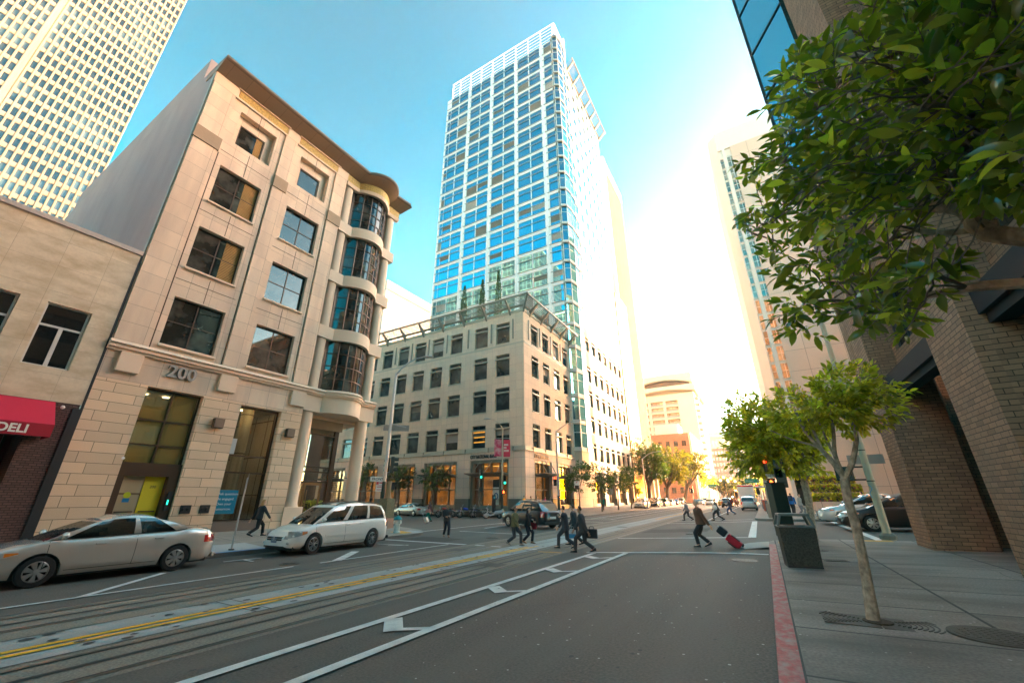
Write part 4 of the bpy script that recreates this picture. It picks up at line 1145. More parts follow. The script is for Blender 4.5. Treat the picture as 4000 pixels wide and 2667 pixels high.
# brown glass annexe and ribbed concrete tower further along
ann = thing('office_annexe', 'mid-height bronze glass office block squeezed between the glass tower and the ribbed concrete tower', 'building', (XB, 92, .6))
FA = Fr((XB + .25, 0), R(90)); ai = []; ao = []
for k in range(12):
    for i in range(6):
        u = 91.5 + i * 1.65; ai.append((FA, u, u + 1.5, 7.5 + k * 3.6, 10.6 + k * 3.6, .06, 1, 2, .06, None)); ao.append((u, u + 1.5, 7.5 + k * 3.6, 10.6 + k * 3.6))
mb = MB(); wall_open(mb, FA, 91.3, 101.5, .3, 51.2, ao, .1); mb.poly([(XB + .25, 91.3, .3), (XB - 12, 91.3, .3), (XB - 12, 91.3, 51.2), (XB + .25, 91.3, 51.2)]); mb.build('bronze_wall', M['bronze_light'], ann, world=True)
add_windows(ann, ai, M['bronze'], M['glass_bronze'])
con = thing('concrete_tower', 'tall windowless ribbed concrete tower behind the blue glass tower', 'building', (XB - 1, 96, .6))
mb = MB(); mb.box(XB - 30, XB - .55, 96, 115, .3, 100); mb.build('ribbed_wall', M['ribbed'], con, world=True)
mb = MB()
for i in range(24): y = 97.6 + i * .74; mb.box(XB - .55, XB - .33, y, y + .3, 12, 96.5)
build_each(mb, 'wall_rib', M['ribbed'], con, world=True)
mb = MB(); mb.box(XB - 30, XB - .2, 95.4, 97.3, 7, 100.8); mb.box(XB - 30, XB - .25, 97.3, 115.3, 97, 100.6); mb.build('smooth_end_wall', M['white_stone'], con, world=True)
mb = MB()
for y in (102, 106.5, 111): mb.box(XB - .3, XB + .8, y, y + 1.2, .6, 9)
mb.box(XB - .5, XB + 1.0, 101.6, 115.3, 9, 12.5); mb.build('street_arcade', M['precast'], con, world=True)
# ------------------------------------------------------------------ grid tower top left, and paler one behind the corner
def gridtower(root, F, u0, u1, z0, z1, pu, pz, wu, wz, wallm, gm, off_u=0, off_z=0, skip=None, limit=100, proud=0):
    ops = []; it = []
    nu = int((u1 - u0 - off_u) / pu); nz = int((z1 - z0 - off_z) / pz)
    for j in range(nz):
        for i in range(nu):
            a = u1 - off_u - i * pu - pu / 2 - wu / 2; b = a + wu; z = z0 + off_z + j * pz + (pz - wz) / 2
            if skip and skip(i, j): continue
            ops.append((a, b, z, z + wz)); it.append((F, a, b, z, z + wz, .22, 1, 1, .05, None))
    mb = MB(); wall_open(mb, F, u0, u1, z0, z1, ops, .35)
    mb.build('facade', wallm, root, world=True)
    if proud:
        mb = MB()
        for i in range(nu + 1):
            a = u1 - off_u - i * pu; fbox(mb, F, a - .13, a + .13, z0, z1, 0, proud)
        mb.build('facade_fins', wallm, root, world=True)
    add_windows(root, it, wallm, gm, limit=limit)
gt = thing('grid_tower', 'huge cream office tower with hundreds of small dark windows at the top left', 'building', (-145, 0, 0))
FG = Fr((-145, 0), R(90))
gridtower(gt, FG, -22, 16.9, 58, 176, 1.345, 3.92, .98, 2.65, M['precast_gold'], M['glass_teal'], off_u=.2, off_z=1.5, skip=lambda i, j: i in (15,), proud=.14)
mb = MB(); mb.box(-180, -145.4, -22, 16.9, 0, 176); mb.box(-145.4, -145, -22, 16.9, 0, 58); mb.build('tower_body', M['precast_gold'], gt, world=True)
gt2 = thing('grid_tower', 'pale slim-windowed office tower seen between the curved bay and the glass tower', 'building', (-170, 141, 0))
FG2 = Fr((-170, 0), R(90))
gridtower(gt2, FG2, 141.5, 182, 60, 117.5, 1.265, 3.75, .62, 2.5, M['precast_gray'], M['glass_teal'], off_u=.4, off_z=0, limit=60)
F3 = Fr((-170, 141.5), 0)
mb = MB(); mb.box(-200, -170.4, 141.5, 182, 0, 117); mb.box(-170.4, -170, 141.5, 182, 0, 60)
for i in range(32): y = 141.5 + i * 1.265; mb.box(-170.1, -169.7, y, y + .5, 117.5, 123.5)
mb.box(-200, -170, 141.5, 182, 117, 123.4)
for j in range(15):
    for i in range(3): mb.box(-172.2 - i * 1.3, -171.6 - i * 1.3, 141.3, 141.5, 62 + j * 3.75, 64.4 + j * 3.75)
mb.build('tower_body', M['precast_gray'], gt2, world=True)

# ------------------------------------------------------------------ white tower on the right and the peach wall below
YH = 80
FH = Fr((3.4, YH), 0)
wt = thing('white_tower', 'tall white office tower with two strips of bronze windows on the right of the street', 'building', (3.4, YH, 1))
mb = MB()
mb.prism([(5.0, YH), (34, YH), (34, 112), (3.5, 112), (3.5, YH + 1.6)], .5, 77.5)
mb.build('tower_body', M['white_stone'], wt, world=True)
items = []
mb = MB()
for k in range(22):
    z = 5.5 + 3.1 * k
    if z > 70: break
    items.append((FH, 1.65, 2.35, z, z + 2.7, -.14, 1, 2, .06, None)); items.append((FH, 3.0, 4.3, z, z + 2.7, -.14, 2, 2, .06, None))
for a, b in ((1.5, 1.63), (2.4, 2.95), (4.33, 4.6), (4.6, 30)): fbox(mb, FH, a, b, 5, 72.5, 0, .3 if b < 5 else .18)
fbox(mb, FH, 1.5, 30.6, 72.5, 77.6, .0, .32)
mb.build('white_ribs', M['white_stone'], wt, world=True)
add_windows(wt, items, M['white_stone'], M['glass_bronze'])
mb = MB(); fbox(mb, FH, 4.0, 30.5, -1, 72.4, .32, .6); mb.build('peach_wall', M['peach'], wt, world=True)
mb = MB()
for i in range(3): fbox(mb, FH, .4 + i * 1.5, .9 + i * 1.5, .6, 7.2, .0, 1.0)
fbox(mb, FH, 0, 4.0, 7.2, 9.2, 0, 1.1)
build_each(mb, 'entrance_pier', M['white_stone'], wt, world=True)
mb = MB(); fbox(mb, FH, 1, 4.0, 1, 7.2, .02, .1); mb.build('entrance_glass', M['glass_dark'], wt, world=True)

# ------------------------------------------------------------------ far buildings closing the street
hot = thing('hotel_building', 'cream balconied hotel block with a wide oval opening under its roof, far down the street', 'building', (-28, 180, .9))
FO = Fr((0, 180), 0); items = []; ops = []
for k in range(13):
    z = 8 + 2.62 * k
    for a, b in ((-37.2, -34.2), (-33.2, -29.6), (-29.4, -25.9), (-25.2, -21.6)): pass
    for a, b in ((-39, -37.0), (-35.9, -30.7), (-29.6, -24.6)):
        ops.append((a, b, z, z + 1.7)); items.append((FO, a, b, z, z + 1.7, .9, 2, 1, .1, None))
mb = MB(); wall_open(mb, FO, -42, -18, .5, 44.0, ops, 1.0); mb.build('hotel_wall', M['precast'], hot, world=True)
mb = MB(); mb.box(-42, -18.1, 181.1, 215, .5, 44); mb.poly([(-18, 180, .5), (-18, 215, .5), (-18, 215, 44), (-18, 180, 44)]); mb.build('hotel_body', M['precast'], hot, world=True)
mb = MB()
for k in range(13):
    for a, b in ((-39, -37.0), (-35.9, -30.7), (-29.6, -24.6)): fbox(mb, FO, a, b, 8 + 2.62 * k - .25, 8 + 2.62 * k + .35, -.3, .12)
for k in range(12): mb.box(-18, -16.6, 182, 186, 12.5 + 2.62 * k, 13.3 + 2.62 * k)
build_each(mb, 'balcony', M['precast_gray'], hot, world=True)
def lens_front(z0, z1, x0, x1, rise, d):
    n = 14; m = MB()
    for i in range(n):
        t0, t1 = i / n, (i + 1) / n
        s0, s1 = math.sin(math.pi * t0) * rise, math.sin(math.pi * t1) * rise
        m.hexa([(x0 + (x1 - x0) * t0, 180 - d, z0 + s0), (x0 + (x1 - x0) * t1, 180 - d, z0 + s1), (x0 + (x1 - x0) * t1, 182, z0 + s1), (x0 + (x1 - x0) * t0, 182, z0 + s0),
                (x0 + (x1 - x0) * t0, 180 - d, z1), (x0 + (x1 - x0) * t1, 180 - d, z1), (x0 + (x1 - x0) * t1, 182, z1), (x0 + (x1 - x0) * t0, 182, z1)])
    return m
m = lens_front(44.2, 47.0, -42, -16.8, 1.3, 2.2); m.box(-42, -16.8, 182, 214, 44.6, 47); m.build('crown_slab', M['precast'], hot, world=True)
m = lens_front(48.0, 52.2, -42, -17.6, 1.9, 2.0); m.box(-42, -17.6, 182, 214, 48.3, 52.2); m.build('crown_slab', M['precast'], hot, world=True)
m = MB(); m.box(-41, -19, 180.2, 213, 47, 50.4); m.build('crown_windows', M['glass_dark'], hot, world=True)
m = MB(); m.box(-31, -26, 184, 190, 52.2, 54); m.build('roof_house', M['precast'], hot, world=True)
add_windows(hot, items, M['bronze'], M['glass_bronze'])

ob = thing('brick_building', 'orange brick block with white plant boxes on its roof behind the big street trees', 'building', (-25, 140, .8))
FO = Fr((0, 140), 0); items = []; ops = []
for k in range(5):
    for i in range(5):
        u = -29.6 + i * 2.45; z = 3.6 + 3.5 * k; ops.append((u, u + 1.25, z, z + 1.7)); items.append((FO, u, u + 1.25, z, z + 1.7, .15, 2, 1, .08, None))
mb = MB(); wall_open(mb, FO, -45, -17.6, .5, 21.6, ops, .25); mb.box(-45, -17.6, 140.4, 170, .5, 21.4); mb.build('brick_wall', M['orange_brick'], ob, world=True)
mb = MB(); mb.box(-28, -20.5, 142, 150, 21.6, 25); mb.box(-24, -20.6, 141.5, 143, 21.6, 24); mb.build('roof_plant', M['white_stone'], ob, world=True)
mb = MB(); mb.box(-17.6, -17.2, 140, 172, .5, 21.9)
for k in range(5): mb.box(-17.2, -16.8, 139.8, 172, 4.6 + k * 3.9, 5.0 + k * 3.9)
for i in range(7): mb.box(-17.3, -16.9, 140 + i * 4.6, 141 + i * 4.6, .5, 21.8)
mb.build('street_front', M['precast'], ob, world=True)
add_windows(ob, items, M['bronze'], M['glass_dark'])

fb = thing('brick_building', 'long reddish brick hotel-like block with rows of pale windows closing the street', 'building', (-10, 260, 1))
ang = math.atan2(-10, 60)
FF = Fr((-26, 262), R(-8)); items = []; ops = []
for k in range(8):
    for i in range(30):
        u = 1.2 + i * 1.62; z = 3.2 + 3.15 * k; ops.append((u, u + .8, z, z + 1.8)); items.append((FF, u, u + .8, z, z + 1.8, .12, 1, 1, .06, None))
for i in range(24):
    u = 1.2 + i * 2.0; ops.append((u, u + 1.0, 29.8, 33.2)); items.append((FF, u, u + 1.0, 29.8, 33.2, .3, 1, 2, .06, None))
mb = MB(); wall_open(mb, FF, 0, 50, .5, 28.9, [o for o in ops if o[2] < 29], .15); fbox(mb, FF, 0, 50, .5, 34, -20, -.4); mb.build('brick_wall', M['far_brick'], fb, world=True)
mb = MB(); wall_open(mb, FF, 0, 50, 28.9, 34.4, [o for o in ops if o[2] > 29], .3)
fbox(mb, FF, -.6, 50.6, 34.4, 35.4, -20, .8); fbox(mb, FF, -.2, 50.3, 28.5, 28.9, 0, .5); fbox(mb, FF, -.2, 50.3, 8.6, 8.9, 0, .3)
mb.hexa([FF.P(0, 35.4, .4), FF.P(50, 35.4, .4), FF.P(50, 35.4, -18), FF.P(0, 35.4, -18), FF.P(1, 38.2, -3), FF.P(49, 38.2, -3), FF.P(49, 38.2, -15), FF.P(1, 38.2, -15)])
for u in (20, 24.5, 36): fbox(mb, FF, u, u + 1.2, .5, 28.5, 0, .25)
mb.build('stone_trim', M['precast'], fb, world=True)
add_windows(fb, items, M['white_stone'], M['glass_pale'], limit=100)

# side street blocks behind the tan building and filling the row on the left beyond the trees
lb = thing('louvred_building', 'brown brick and white building with louvres seen through the open corner', 'building', (-60, 26, .5))
mb = MB(); mb.box(-66, -60, 43, 66, 0, 16); mb.build('brick_wall', M['deli_brick'], lb, world=True)
mb = MB()
for k in range(30): mb.box(-60, -59.8, 43.2, 52, 1.5 + k * .3, 1.6 + k * .3)
mb.box(-60.1, -59.9, 43, 52.4, 10.6, 12); mb.build('louvre_panel', M['louver'], lb, world=True)

# ------------------------------------------------------------------ brown brick building with deep piers on the right
bb = thing('brick_building', 'dark brown brick building with deep street piers and a blue glass bay, filling the right', 'building', (4, 12, .5))
BX = 4.0
FBk = Fr((BX, 0), R(-90))                     # u = -y ; normal (-1,0) facing the street
def BP(y0, y1, z0, z1, d0, d1, mb):           # d = distance towards the street
    mb.box(BX - d1, BX - d0, y0, y1, z0, z1)
for y0, y1 in ((17.75, 19.35), (10.75, 12.65), (3.2, 5.2), (-4.2, -2.4)):
    mb = MB(); mb.prism([(BX, y1), (BX, y0), (BX + .25, y0 - .02), (BX + 1.4, y0 - .02), (BX + 1.6, y0 + .5), (BX + 1.6, y1)], .2, 62 if y0 < 17 else 15.1); mb.build('brick_pier', M['brown_brick'], bb, world=True)
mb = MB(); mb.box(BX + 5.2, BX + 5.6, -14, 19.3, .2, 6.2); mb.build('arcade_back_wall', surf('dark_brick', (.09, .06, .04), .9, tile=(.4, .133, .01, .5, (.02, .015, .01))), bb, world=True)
mb = MB(); mb.box(BX + 3.4, BX + 30, 19.0, 19.35, .2, 62); mb.box(BX + 1.6, BX + 3.4, 19.0, 19.35, .2, 15.1); mb.box(BX + 3.0, BX + 3.4, 15.3, 19.35, 15.1, 62); mb.build('end_wall', M['brown_brick'], bb, world=True)
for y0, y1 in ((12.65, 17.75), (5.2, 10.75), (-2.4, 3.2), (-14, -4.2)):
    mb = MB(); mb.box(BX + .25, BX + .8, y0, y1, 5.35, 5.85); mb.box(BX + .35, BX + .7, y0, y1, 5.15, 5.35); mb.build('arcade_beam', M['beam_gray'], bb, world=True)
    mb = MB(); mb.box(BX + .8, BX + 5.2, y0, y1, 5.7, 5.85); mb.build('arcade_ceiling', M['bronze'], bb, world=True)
items = []; ops = []
for y0, y1 in ((13.0, 17.4), (5.5, 10.4), (-2.1, 2.9)):
    for k in range(13 if y0 < 12 else 2):
        z = 6.6 + k * 4.2; items.append((Fr((BX + .7, 0), R(-90)), -y1, -y0, z, z + 2.4, .15, 4, 1, .07, None)); ops.append((-y1, -y0, z, z + 2.4))
mb = MB(); wall_open(mb, Fr((BX + .7, 0), R(-90)), -19, 14, 5.85, 15.1, [o for o in ops if o[3] < 15], .3); wall_open(mb, Fr((BX + .7, 0), R(-90)), -15.3, 14, 15.1, 62, [o for o in ops if o[3] > 15], .3); mb.box(BX + .72, BX + 3, 15.1, 15.3, 15.1, 62); mb.build('brick_wall', M['brown_brick'], bb, world=True)
mb = MB(); mb.box(BX + 1.0, BX + 30, -14, 19.3, 61.5, 62); mb.build('roof', M['stucco'], bb, world=True)
add_windows(bb, items, M['beam_gray'], M['glass_office'], sep=True)
# projecting glass bay
E0 = (BX - .0, 20.0)
dq = (.509, -.861)
w = empty('glass_bay', bb)
def bq(s, z): return (E0[0] + dq[0] * s, E0[1] + dq[1] * s, z)
mb = MB()
pr_ = [(E0[0], E0[1]), bq(2.55, 0)[:2], (BX + 3.2, 17.9), (BX + 3.2, 20.4), (BX + .3, 20.4)]
mb.prism(pr_, 15.2, 60); q = mb.build('bay_glass', M['glass_blue']); q.data.transform(Matrix.Translation(-bb.location)); q.parent = w
mb = MB()
for k in range(14):
    z = 15.2 + k * 3.4
    mb.hexa([(bq(0, z)[0] - .05, bq(0, z)[1] - .03, z - .05), (bq(2.6, z)[0] - .05, bq(2.6, z)[1] - .03, z - .05), (*bq(2.6, z)[:2], z - .05), (*bq(0, z)[:2], z - .05),
             (bq(0, z)[0] - .05, bq(0, z)[1] - .03, z + .03), (bq(2.6, z)[0] - .05, bq(2.6, z)[1] - .03, z + .03), (*bq(2.6, z)[:2], z + .03), (*bq(0, z)[:2], z + .03)])
mb.box(E0[0] - .08, E0[0] + .02, E0[1] - .04, E0[1] + .08, 15.2, 60)
q = mb.build('bay_mullions', M['black_metal']); q.data.transform(Matrix.Translation(-bb.location)); q.parent = w
mb = MB(); mb.box(BX - .0, BX + 1.5, 19.4, 20.2, 6, 15.2); q = mb.build('bay_foot', M['brown_brick']); q.data.transform(Matrix.Translation(-bb.location)); q.parent = w

# ------------------------------------------------------------------ unseen blocks, added to shade the street and darken reflections in the glass
ctx = surf('context_wall', (.30, .23, .16), .7, var=.2, vscale=.1, tile=(2.6, 3.8, .55, 0, (.42, .33, .24), .3))
ctx2 = surf('context_glass', (.05, .06, .065), .3, var=.3, vscale=.1, tile=(3.2, 3.8, .3, 0, (.36, .33, .28), .5))
for lab, (x0, x1, y0, y1, h), mt in (('broad unseen block added behind the camera to shade the street', (9, 60, -90, -15, 34), ctx), ('unseen stone block added behind the camera on the left to shade the street', (-70, -23.4, -90, -15, 22), ctx), ('tall unseen dark tower added for reflections in the glass tower', (-150, -104, -130, -96, 165), ctx2), ('third unseen dark tower, added for reflections at the left of the glass tower', (-225, -158, -135, -96, 150), ctx2), ('second unseen dark tower, added for reflections low in the glass tower', (-98, -66, -120, -96, 112), ctx2), ('unseen brown block added to darken reflections in the tan building', (19, 60, 38.5, 76, 30), ctx), ('long unseen block added behind the camera to cut light from the sky', (-22, 60, -190, -160, 60), ctx)):
    o = thing('unseen_block', lab, 'building', (x0, y0, 0))
    mb = MB(); mb.box(x0, x1, y0, y1, -.5, h); mb.build('facade', mt, o, world=True)
    mb = MB(); mb.box(x0 - .4, x1 + .4, y0 - .4, y1 + .4, h, h + 1.2); mb.build('roof_edge', M['precast'], o, world=True)
    mb = MB(); mb.box(x0 + 6, x1 - 6, y0 + 6, y1 - 6, h + 1.2, h + 5); mb.build('roof_house', M['stucco'], o, world=True)
# ------------------------------------------------------------------ street furniture
def zat(x, y, v):                             # height of a photo row above a plan position
    Fw = -x * math.sin(AZ) + y * math.cos(AZ); k = (CY - v) / F_PX
    return Fw * (k * math.cos(PITCH) + math.sin(PITCH)) / (math.cos(PITCH) - k * math.sin(PITCH)) + CAM_Z
M['galv'] = surf('galv', (.42, .43, .42), .45, metal=.5, var=.12, vscale=4)
M['signal_green'] = paint('signal_green', (.018, .035, .028), .45)
M['pole_green'] = paint('pole_green', (.022, .034, .024), .5)
M['pole_cream'] = surf('pole_cream', (.52, .43, .30), .6, var=.15, vscale=3)
M['lens_off'] = paint('lens_off', (.02, .02, .018), .3)
M['sign_white'] = paint('sign_white', (.75, .74, .68), .5)
M['sign_red'] = paint('sign_red', (.55, .03, .03), .5)
M['sign_back'] = paint('sign_back', (.30, .29, .27), .4, metal=.4)
M['ink'] = paint('ink', (.02, .02, .02), .6)
M['lamp_head'] = paint('lamp_head', (.34, .36, .35), .4, metal=.3)
M['lamp_glass'] = paint('lamp_glass', (.55, .5, .38), .25)

def cobra(name, label, x, y, f, htop, ang, reach, pole_m, r0=.11, r1=.07, base_m=None, base_h=0, rise=1.2, group=None):
    """lamp post with a curved arm ending in a flat luminaire"""
    z0 = f(x, y)
    o = thing(name, label, 'street lamp', (x, y, z0), 0, group)
    a = MB(); a.lathe(0, 0, [(r0 * 1.7, -.05), (r0 * 1.7, .25), (r0 * 1.15, .35), (r0, .5), (r1, htop - z0)], 14)
    a.build('pole', pole_m, o, smooth=True)
    if base_m:
        a = MB(); a.lathe(0, 0, [(r0 * 1.25, .3), (r0 * 1.12, base_h)], 14); a.build('pole_foot', base_m, o, smooth=True)
    dx, dy = math.cos(ang), math.sin(ang); H = htop - z0
    pts = [(dx * reach * t, dy * reach * t, H - .1 + rise * (1 - (1 - t) ** 2)) for t in (0, .2, .45, .7, 1)]
    a = MB(); a.tube(pts, [r1 * .8, r1 * .7, r1 * .6, r1 * .55, r1 * .5], 8); a.build('arm', pole_m, o, smooth=True)
    hx, hy, hz = pts[-1]
    a = MB(); px, py = -dy, dx
    rg = []
    for s, w, h in ((-.05, .06, .05), (.1, .13, .09), (.35, .19, .13), (.62, .17, .11), (.78, .05, .03)):
        c = (hx + dx * s, hy + dy * s, hz)
        rg.append([(c[0] + px * w * math.cos(t), c[1] + py * w * math.cos(t), c[2] + h * math.sin(t) * (1 if math.sin(t) > 0 else .45)) for t in [k * math.pi / 5 for k in range(10)]])
    a.rings(rg); lh = a.build('luminaire', M['lamp_head'], o, smooth=True)
    b = MB(); b.rings([[(hx + dx * s + px * w * math.cos(t), hy + dy * s + py * w * math.cos(t), hz - .05 - d) for t in [k * math.pi / 5 for k in range(10)]] for s, w, d in ((.42, .13, 0), (.42, .09, .05))]); b.build('lens', M['lamp_glass'], lh)
    return o

def sig3(root, x, y, z, ang, lit=None, s=1.0, name='signal_head'):
    """three-lamp traffic signal facing direction ang, local to root"""
    e = empty(name, root, (x, y, z), (0, 0, ang))
    a = MB(); a.box(-.16 * s, .06 * s, -.17 * s, .17 * s, -.52 * s, .52 * s); a.build('housing', M['signal_green'], e, bevel=.02)
    for k, c in ((1, 'red_on'), (0, None), (-1, 'green_on')):
        zz = k * .33 * s
        b = MB(); b.rings([[(.062 * s, .13 * s * math.cos(t), zz + .13 * s * math.sin(t)) for t in [q * math.pi / 6 for q in range(12)]], [(.07 * s, .12 * s * math.cos(t), zz + .12 * s * math.sin(t)) for t in [q * math.pi / 6 for q in range(12)]]])
        on = c and lit == ('red' if k == 1 else 'green')
        b.build('lens', M[c] if on else M['lens_off'], e)
        v = MB(); n = 10
        v.rings([[(.06 * s, .155 * s * math.cos(t), zz + .155 * s * math.sin(t)) for t in [math.pi * (-.15 + 1.3 * q / n) for q in range(n + 1)]], [(.30 * s, .155 * s * math.cos(t), zz + .155 * s * math.sin(t)) for t in [math.pi * (-.15 + 1.3 * q / n) for q in range(n + 1)]]], False, False, False)
        v.build('visor', M['signal_green'], e)
    return e

def ped(root, x, y, z, ang, lit=True, s=1.0):
    e = empty('pedestrian_signal', root, (x, y, z), (0, 0, ang))
    a = MB(); a.box(-.2 * s, .05 * s, -.23 * s, .23 * s, -.23 * s, .23 * s); a.build('housing', M['signal_green'], e, bevel=.03)
    b = MB(); b.box(.05 * s, .056 * s, -.19 * s, .19 * s, -.19 * s, .19 * s); b.build('screen', M['ink'], e)
    v = MB()
    for q in ((-.23, -.21, -.23, .23), (.21, .23, -.23, .23)): v.box(.05 * s, .17 * s, q[0] * s, q[1] * s, q[2] * s, q[3] * s)
    v.box(.05 * s, .19 * s, -.23 * s, .23 * s, .21 * s, .23 * s); v.build('hood', M['signal_green'], e)
    if lit:
        h = MB(); m = M['hand_on']
        h.box(.057 * s, .06 * s, -.06 * s, .07 * s, -.12 * s, .02 * s)
        for i, (yy, t) in enumerate(((-.055, .10), (-.018, .15), (.02, .15), (.058, .11))): h.box(.057 * s, .06 * s, (yy - .015) * s, (yy + .015) * s, .02 * s, t * s)
        h.box(.057 * s, .06 * s, .075 * s, .11 * s, -.05 * s, .06 * s)
        h.build('hand_symbol', m, e)
    return e

def plate(root, x, y, z, ang, w, h, mat, name='sign_plate', back=True, thick=.012):
    e = empty(name + '_mount', root, (x, y, z), (0, 0, ang)) if False else None
    a = MB(); a.box(-thick / 2, thick / 2, -w / 2, w / 2, -h / 2, h / 2)
    o = a.build(name, mat, root); o.location = (x, y, z); o.rotation_euler = (0, 0, ang)
    return o
def sign_text(pl, txt, size, mat, zoff=0, bold=0, sx=1):
    t = text_obj(txt, size, .001, mat, pl, (.009, 0, zoff - size * .36), (R(90), 0, R(90)), 'lettering', bold=bold, world=False, align='CENTER', sx=sx)
    return t

TOCAM = R(-60)                                 # rough direction from the junction back to the camera
# 1 tall lamp and signal post at the tan building's corner
x, y = -21.7, 19.95
zt = zat(x, y, 1457)
L1 = cobra('street_lamp', 'tall grey lamp post with signals and the FRONT sign, by the tan building corner', x, y, sz, zt, R(28), 1.9, M['galv'], .13, .085, M['pole_green'], zat(x, y, 1880) - sz(x, y), 1.3)
def rel(v): return zat(x, y, v) - sz(x, y)
e = sig3(L1, .42, .25, rel(1815), R(35)); e2 = sig3(L1, -.25, .3, rel(1815), R(150), s=.95)
ped(L1, .48, .28, rel(1897), R(-5), lit=False, s=1.0)
p = plate(L1, -.35, -.28, rel(1870), R(-50), .95, .3, M['sign_white'], 'street_name_sign'); sign_text(p, 'FRONT', .22, M['ink'], 0, .004)
p = plate(L1, -.16, -.25, rel(1898), R(-50), .42, .66, M['sign_white'], 'parking_sign')
b = MB(); b.box(.008, .012, -.19, -.05, .1, .27); b.box(.008, .012, -.02, .18, .17, .24); b.box(.008, .011, -.16, .16, .02, .05); b.box(.008, .011, -.16, .16, -.08, -.04); b.box(.008, .011, -.16, .16, -.24, -.2); b.build('sign_print', M['sign_red'], p)
p = plate(L1, .12, .45, rel(1668), R(-50), 1.75, .42, M['sign_back'], 'blank_sign')
b = MB(); b.tube([(0, 0, rel(1655)), (.9, .62, rel(1668))], .035, 6); b.tube([(0, 0, rel(1845)), (.45, .27, rel(1842))], .03, 6); b.tube([(0, 0, rel(1880)), (.45, .27, rel(1884))], .03, 6); b.build('mounting_arms', M['galv'], L1)
# stone-clad stump beside it
x2, y2 = -20.75, 19.5
st = thing('stone_pillar', 'rough stone-clad pillar with a pinkish base beside the valet board', 'pillar', (x2, y2, sz(x2, y2)))
a = MB(); a.box(-.34, .34, -.34, .34, .55, 1.7); a.build('clad_shaft', surf('clad', (.19, .17, .10), .95, var=.4, vscale=6, fine=.7, fscale=14, bump=1, bscale=14), st, bevel=.03)
a = MB(); a.box(-.38, .38, -.38, .38, -.1, .55); a.build('pink_base', surf('pinkstone', (.36, .22, .16), .8, var=.15), st, bevel=.02)
a = MB(); a.lathe(0, 0, [(.26, 1.7), (.2, 1.8), (.16, 2.5), (.15, 2.7), (.19, 2.78)], 10); a.build('wooden_top', surf('oldwood', (.30, .19, .10), .9, var=.3, fine=.4), st)
x3, y3 = -20.9, 18.7
vb = thing('valet_board', 'white sandwich board for restaurant valet parking on the corner pavement', 'sign board', (x3, y3, sz(x3, y3)))
a = MB()
for s in (-1, 1): a.hexa([(-.3 + 0, s * .2, .0), (.3, s * .2, .0), (.3, s * .17, .0), (-.3, s * .17, .0), (-.3, s * .03, 1.25), (.3, s * .03, 1.25), (.3, s * .0, 1.25), (-.3, s * .0, 1.25)])
a.build('board', M['sign_white'], vb); vb.rotation_euler = (0, 0, R(35))
for i, (t_, s_) in enumerate((('RESTAURANT', .085), ('VALET', .1), ('PARKING', .1))):
    text_obj(t_, s_, .001, M['ink'], vb, (0, -.10 - .028 * i, .86 - .2 * i), (R(82), 0, 0), 'lettering', world=False, align='CENTER', bold=.002)
a = MB(); a.hexa([(-.1, -.192, .16), (.1, -.192, .16), (.1, -.18, .16), (-.1, -.18, .16), (-.1, -.187, .19), (.1, -.187, .19), (.1, -.176, .19), (-.1, -.176, .19)]); a.poly([(-.16, -.191, .175), (-.09, -.193, .135), (-.09, -.186, .215)]); a.build('arrow', M['ink'], vb)
# hydrant
x, y = at(1549, 2080, sz)
hy = thing('fire_hydrant', 'white fire hydrant with a teal cap on the corner pavement', 'hydrant', (x, y, sz(x, y)))
a = MB(); a.lathe(0, 0, [(.2, 0), (.2, .06), (.15, .08), (.145, .62), (.19, .64), (.19, .69)], 18); a.build('barrel', surf('hyd_white', (.70, .68, .62), .5, var=.15, vscale=8, stain=((.35, .3, .25), (9, 9, 9), .5)), hy, smooth=True)
a = MB(); a.lathe(0, 0, [(.24, .68), (.24, .73), (.19, .80), (.1, .87), (.04, .9), (.04, .95), (.001, .95)], 18); a.build('cap', M['teal_paint'], hy, smooth=True)
for an in (0, 90, 180):
    a = MB(); c, s = math.cos(R(an)), math.sin(R(an)); a.tube([(c * .12, s * .12, .55), (c * .22, s * .22, .55), (c * .221, s * .221, .55), (c * .26, s * .26, .55)], [.07, .07, .085, .085], 10); a.build('outlet', bpy.data.materials['hyd_white'], hy)
# 2 signal post at the far kerb of the side street
x, y = -27.6, 39.4
f = sz; o = thing('traffic_signal', 'dark signal post lit green by the motorbikes before the bank', 'traffic light', (x, y, f(x, y)))
ht = zat(x, y, 1830) - f(x, y)
a = MB(); a.lathe(0, 0, [(.16, 0), (.15, .2), (.075, .3), (.065, ht)], 12); a.build('pole', M['pole_green'], o, smooth=True)
sig3(o, .28, -.12, zat(x, y, 1851) - f(x, y), R(-40), 'green', 1.0); ped(o, .3, -.1, zat(x, y, 1911) - f(x, y), R(120), False)
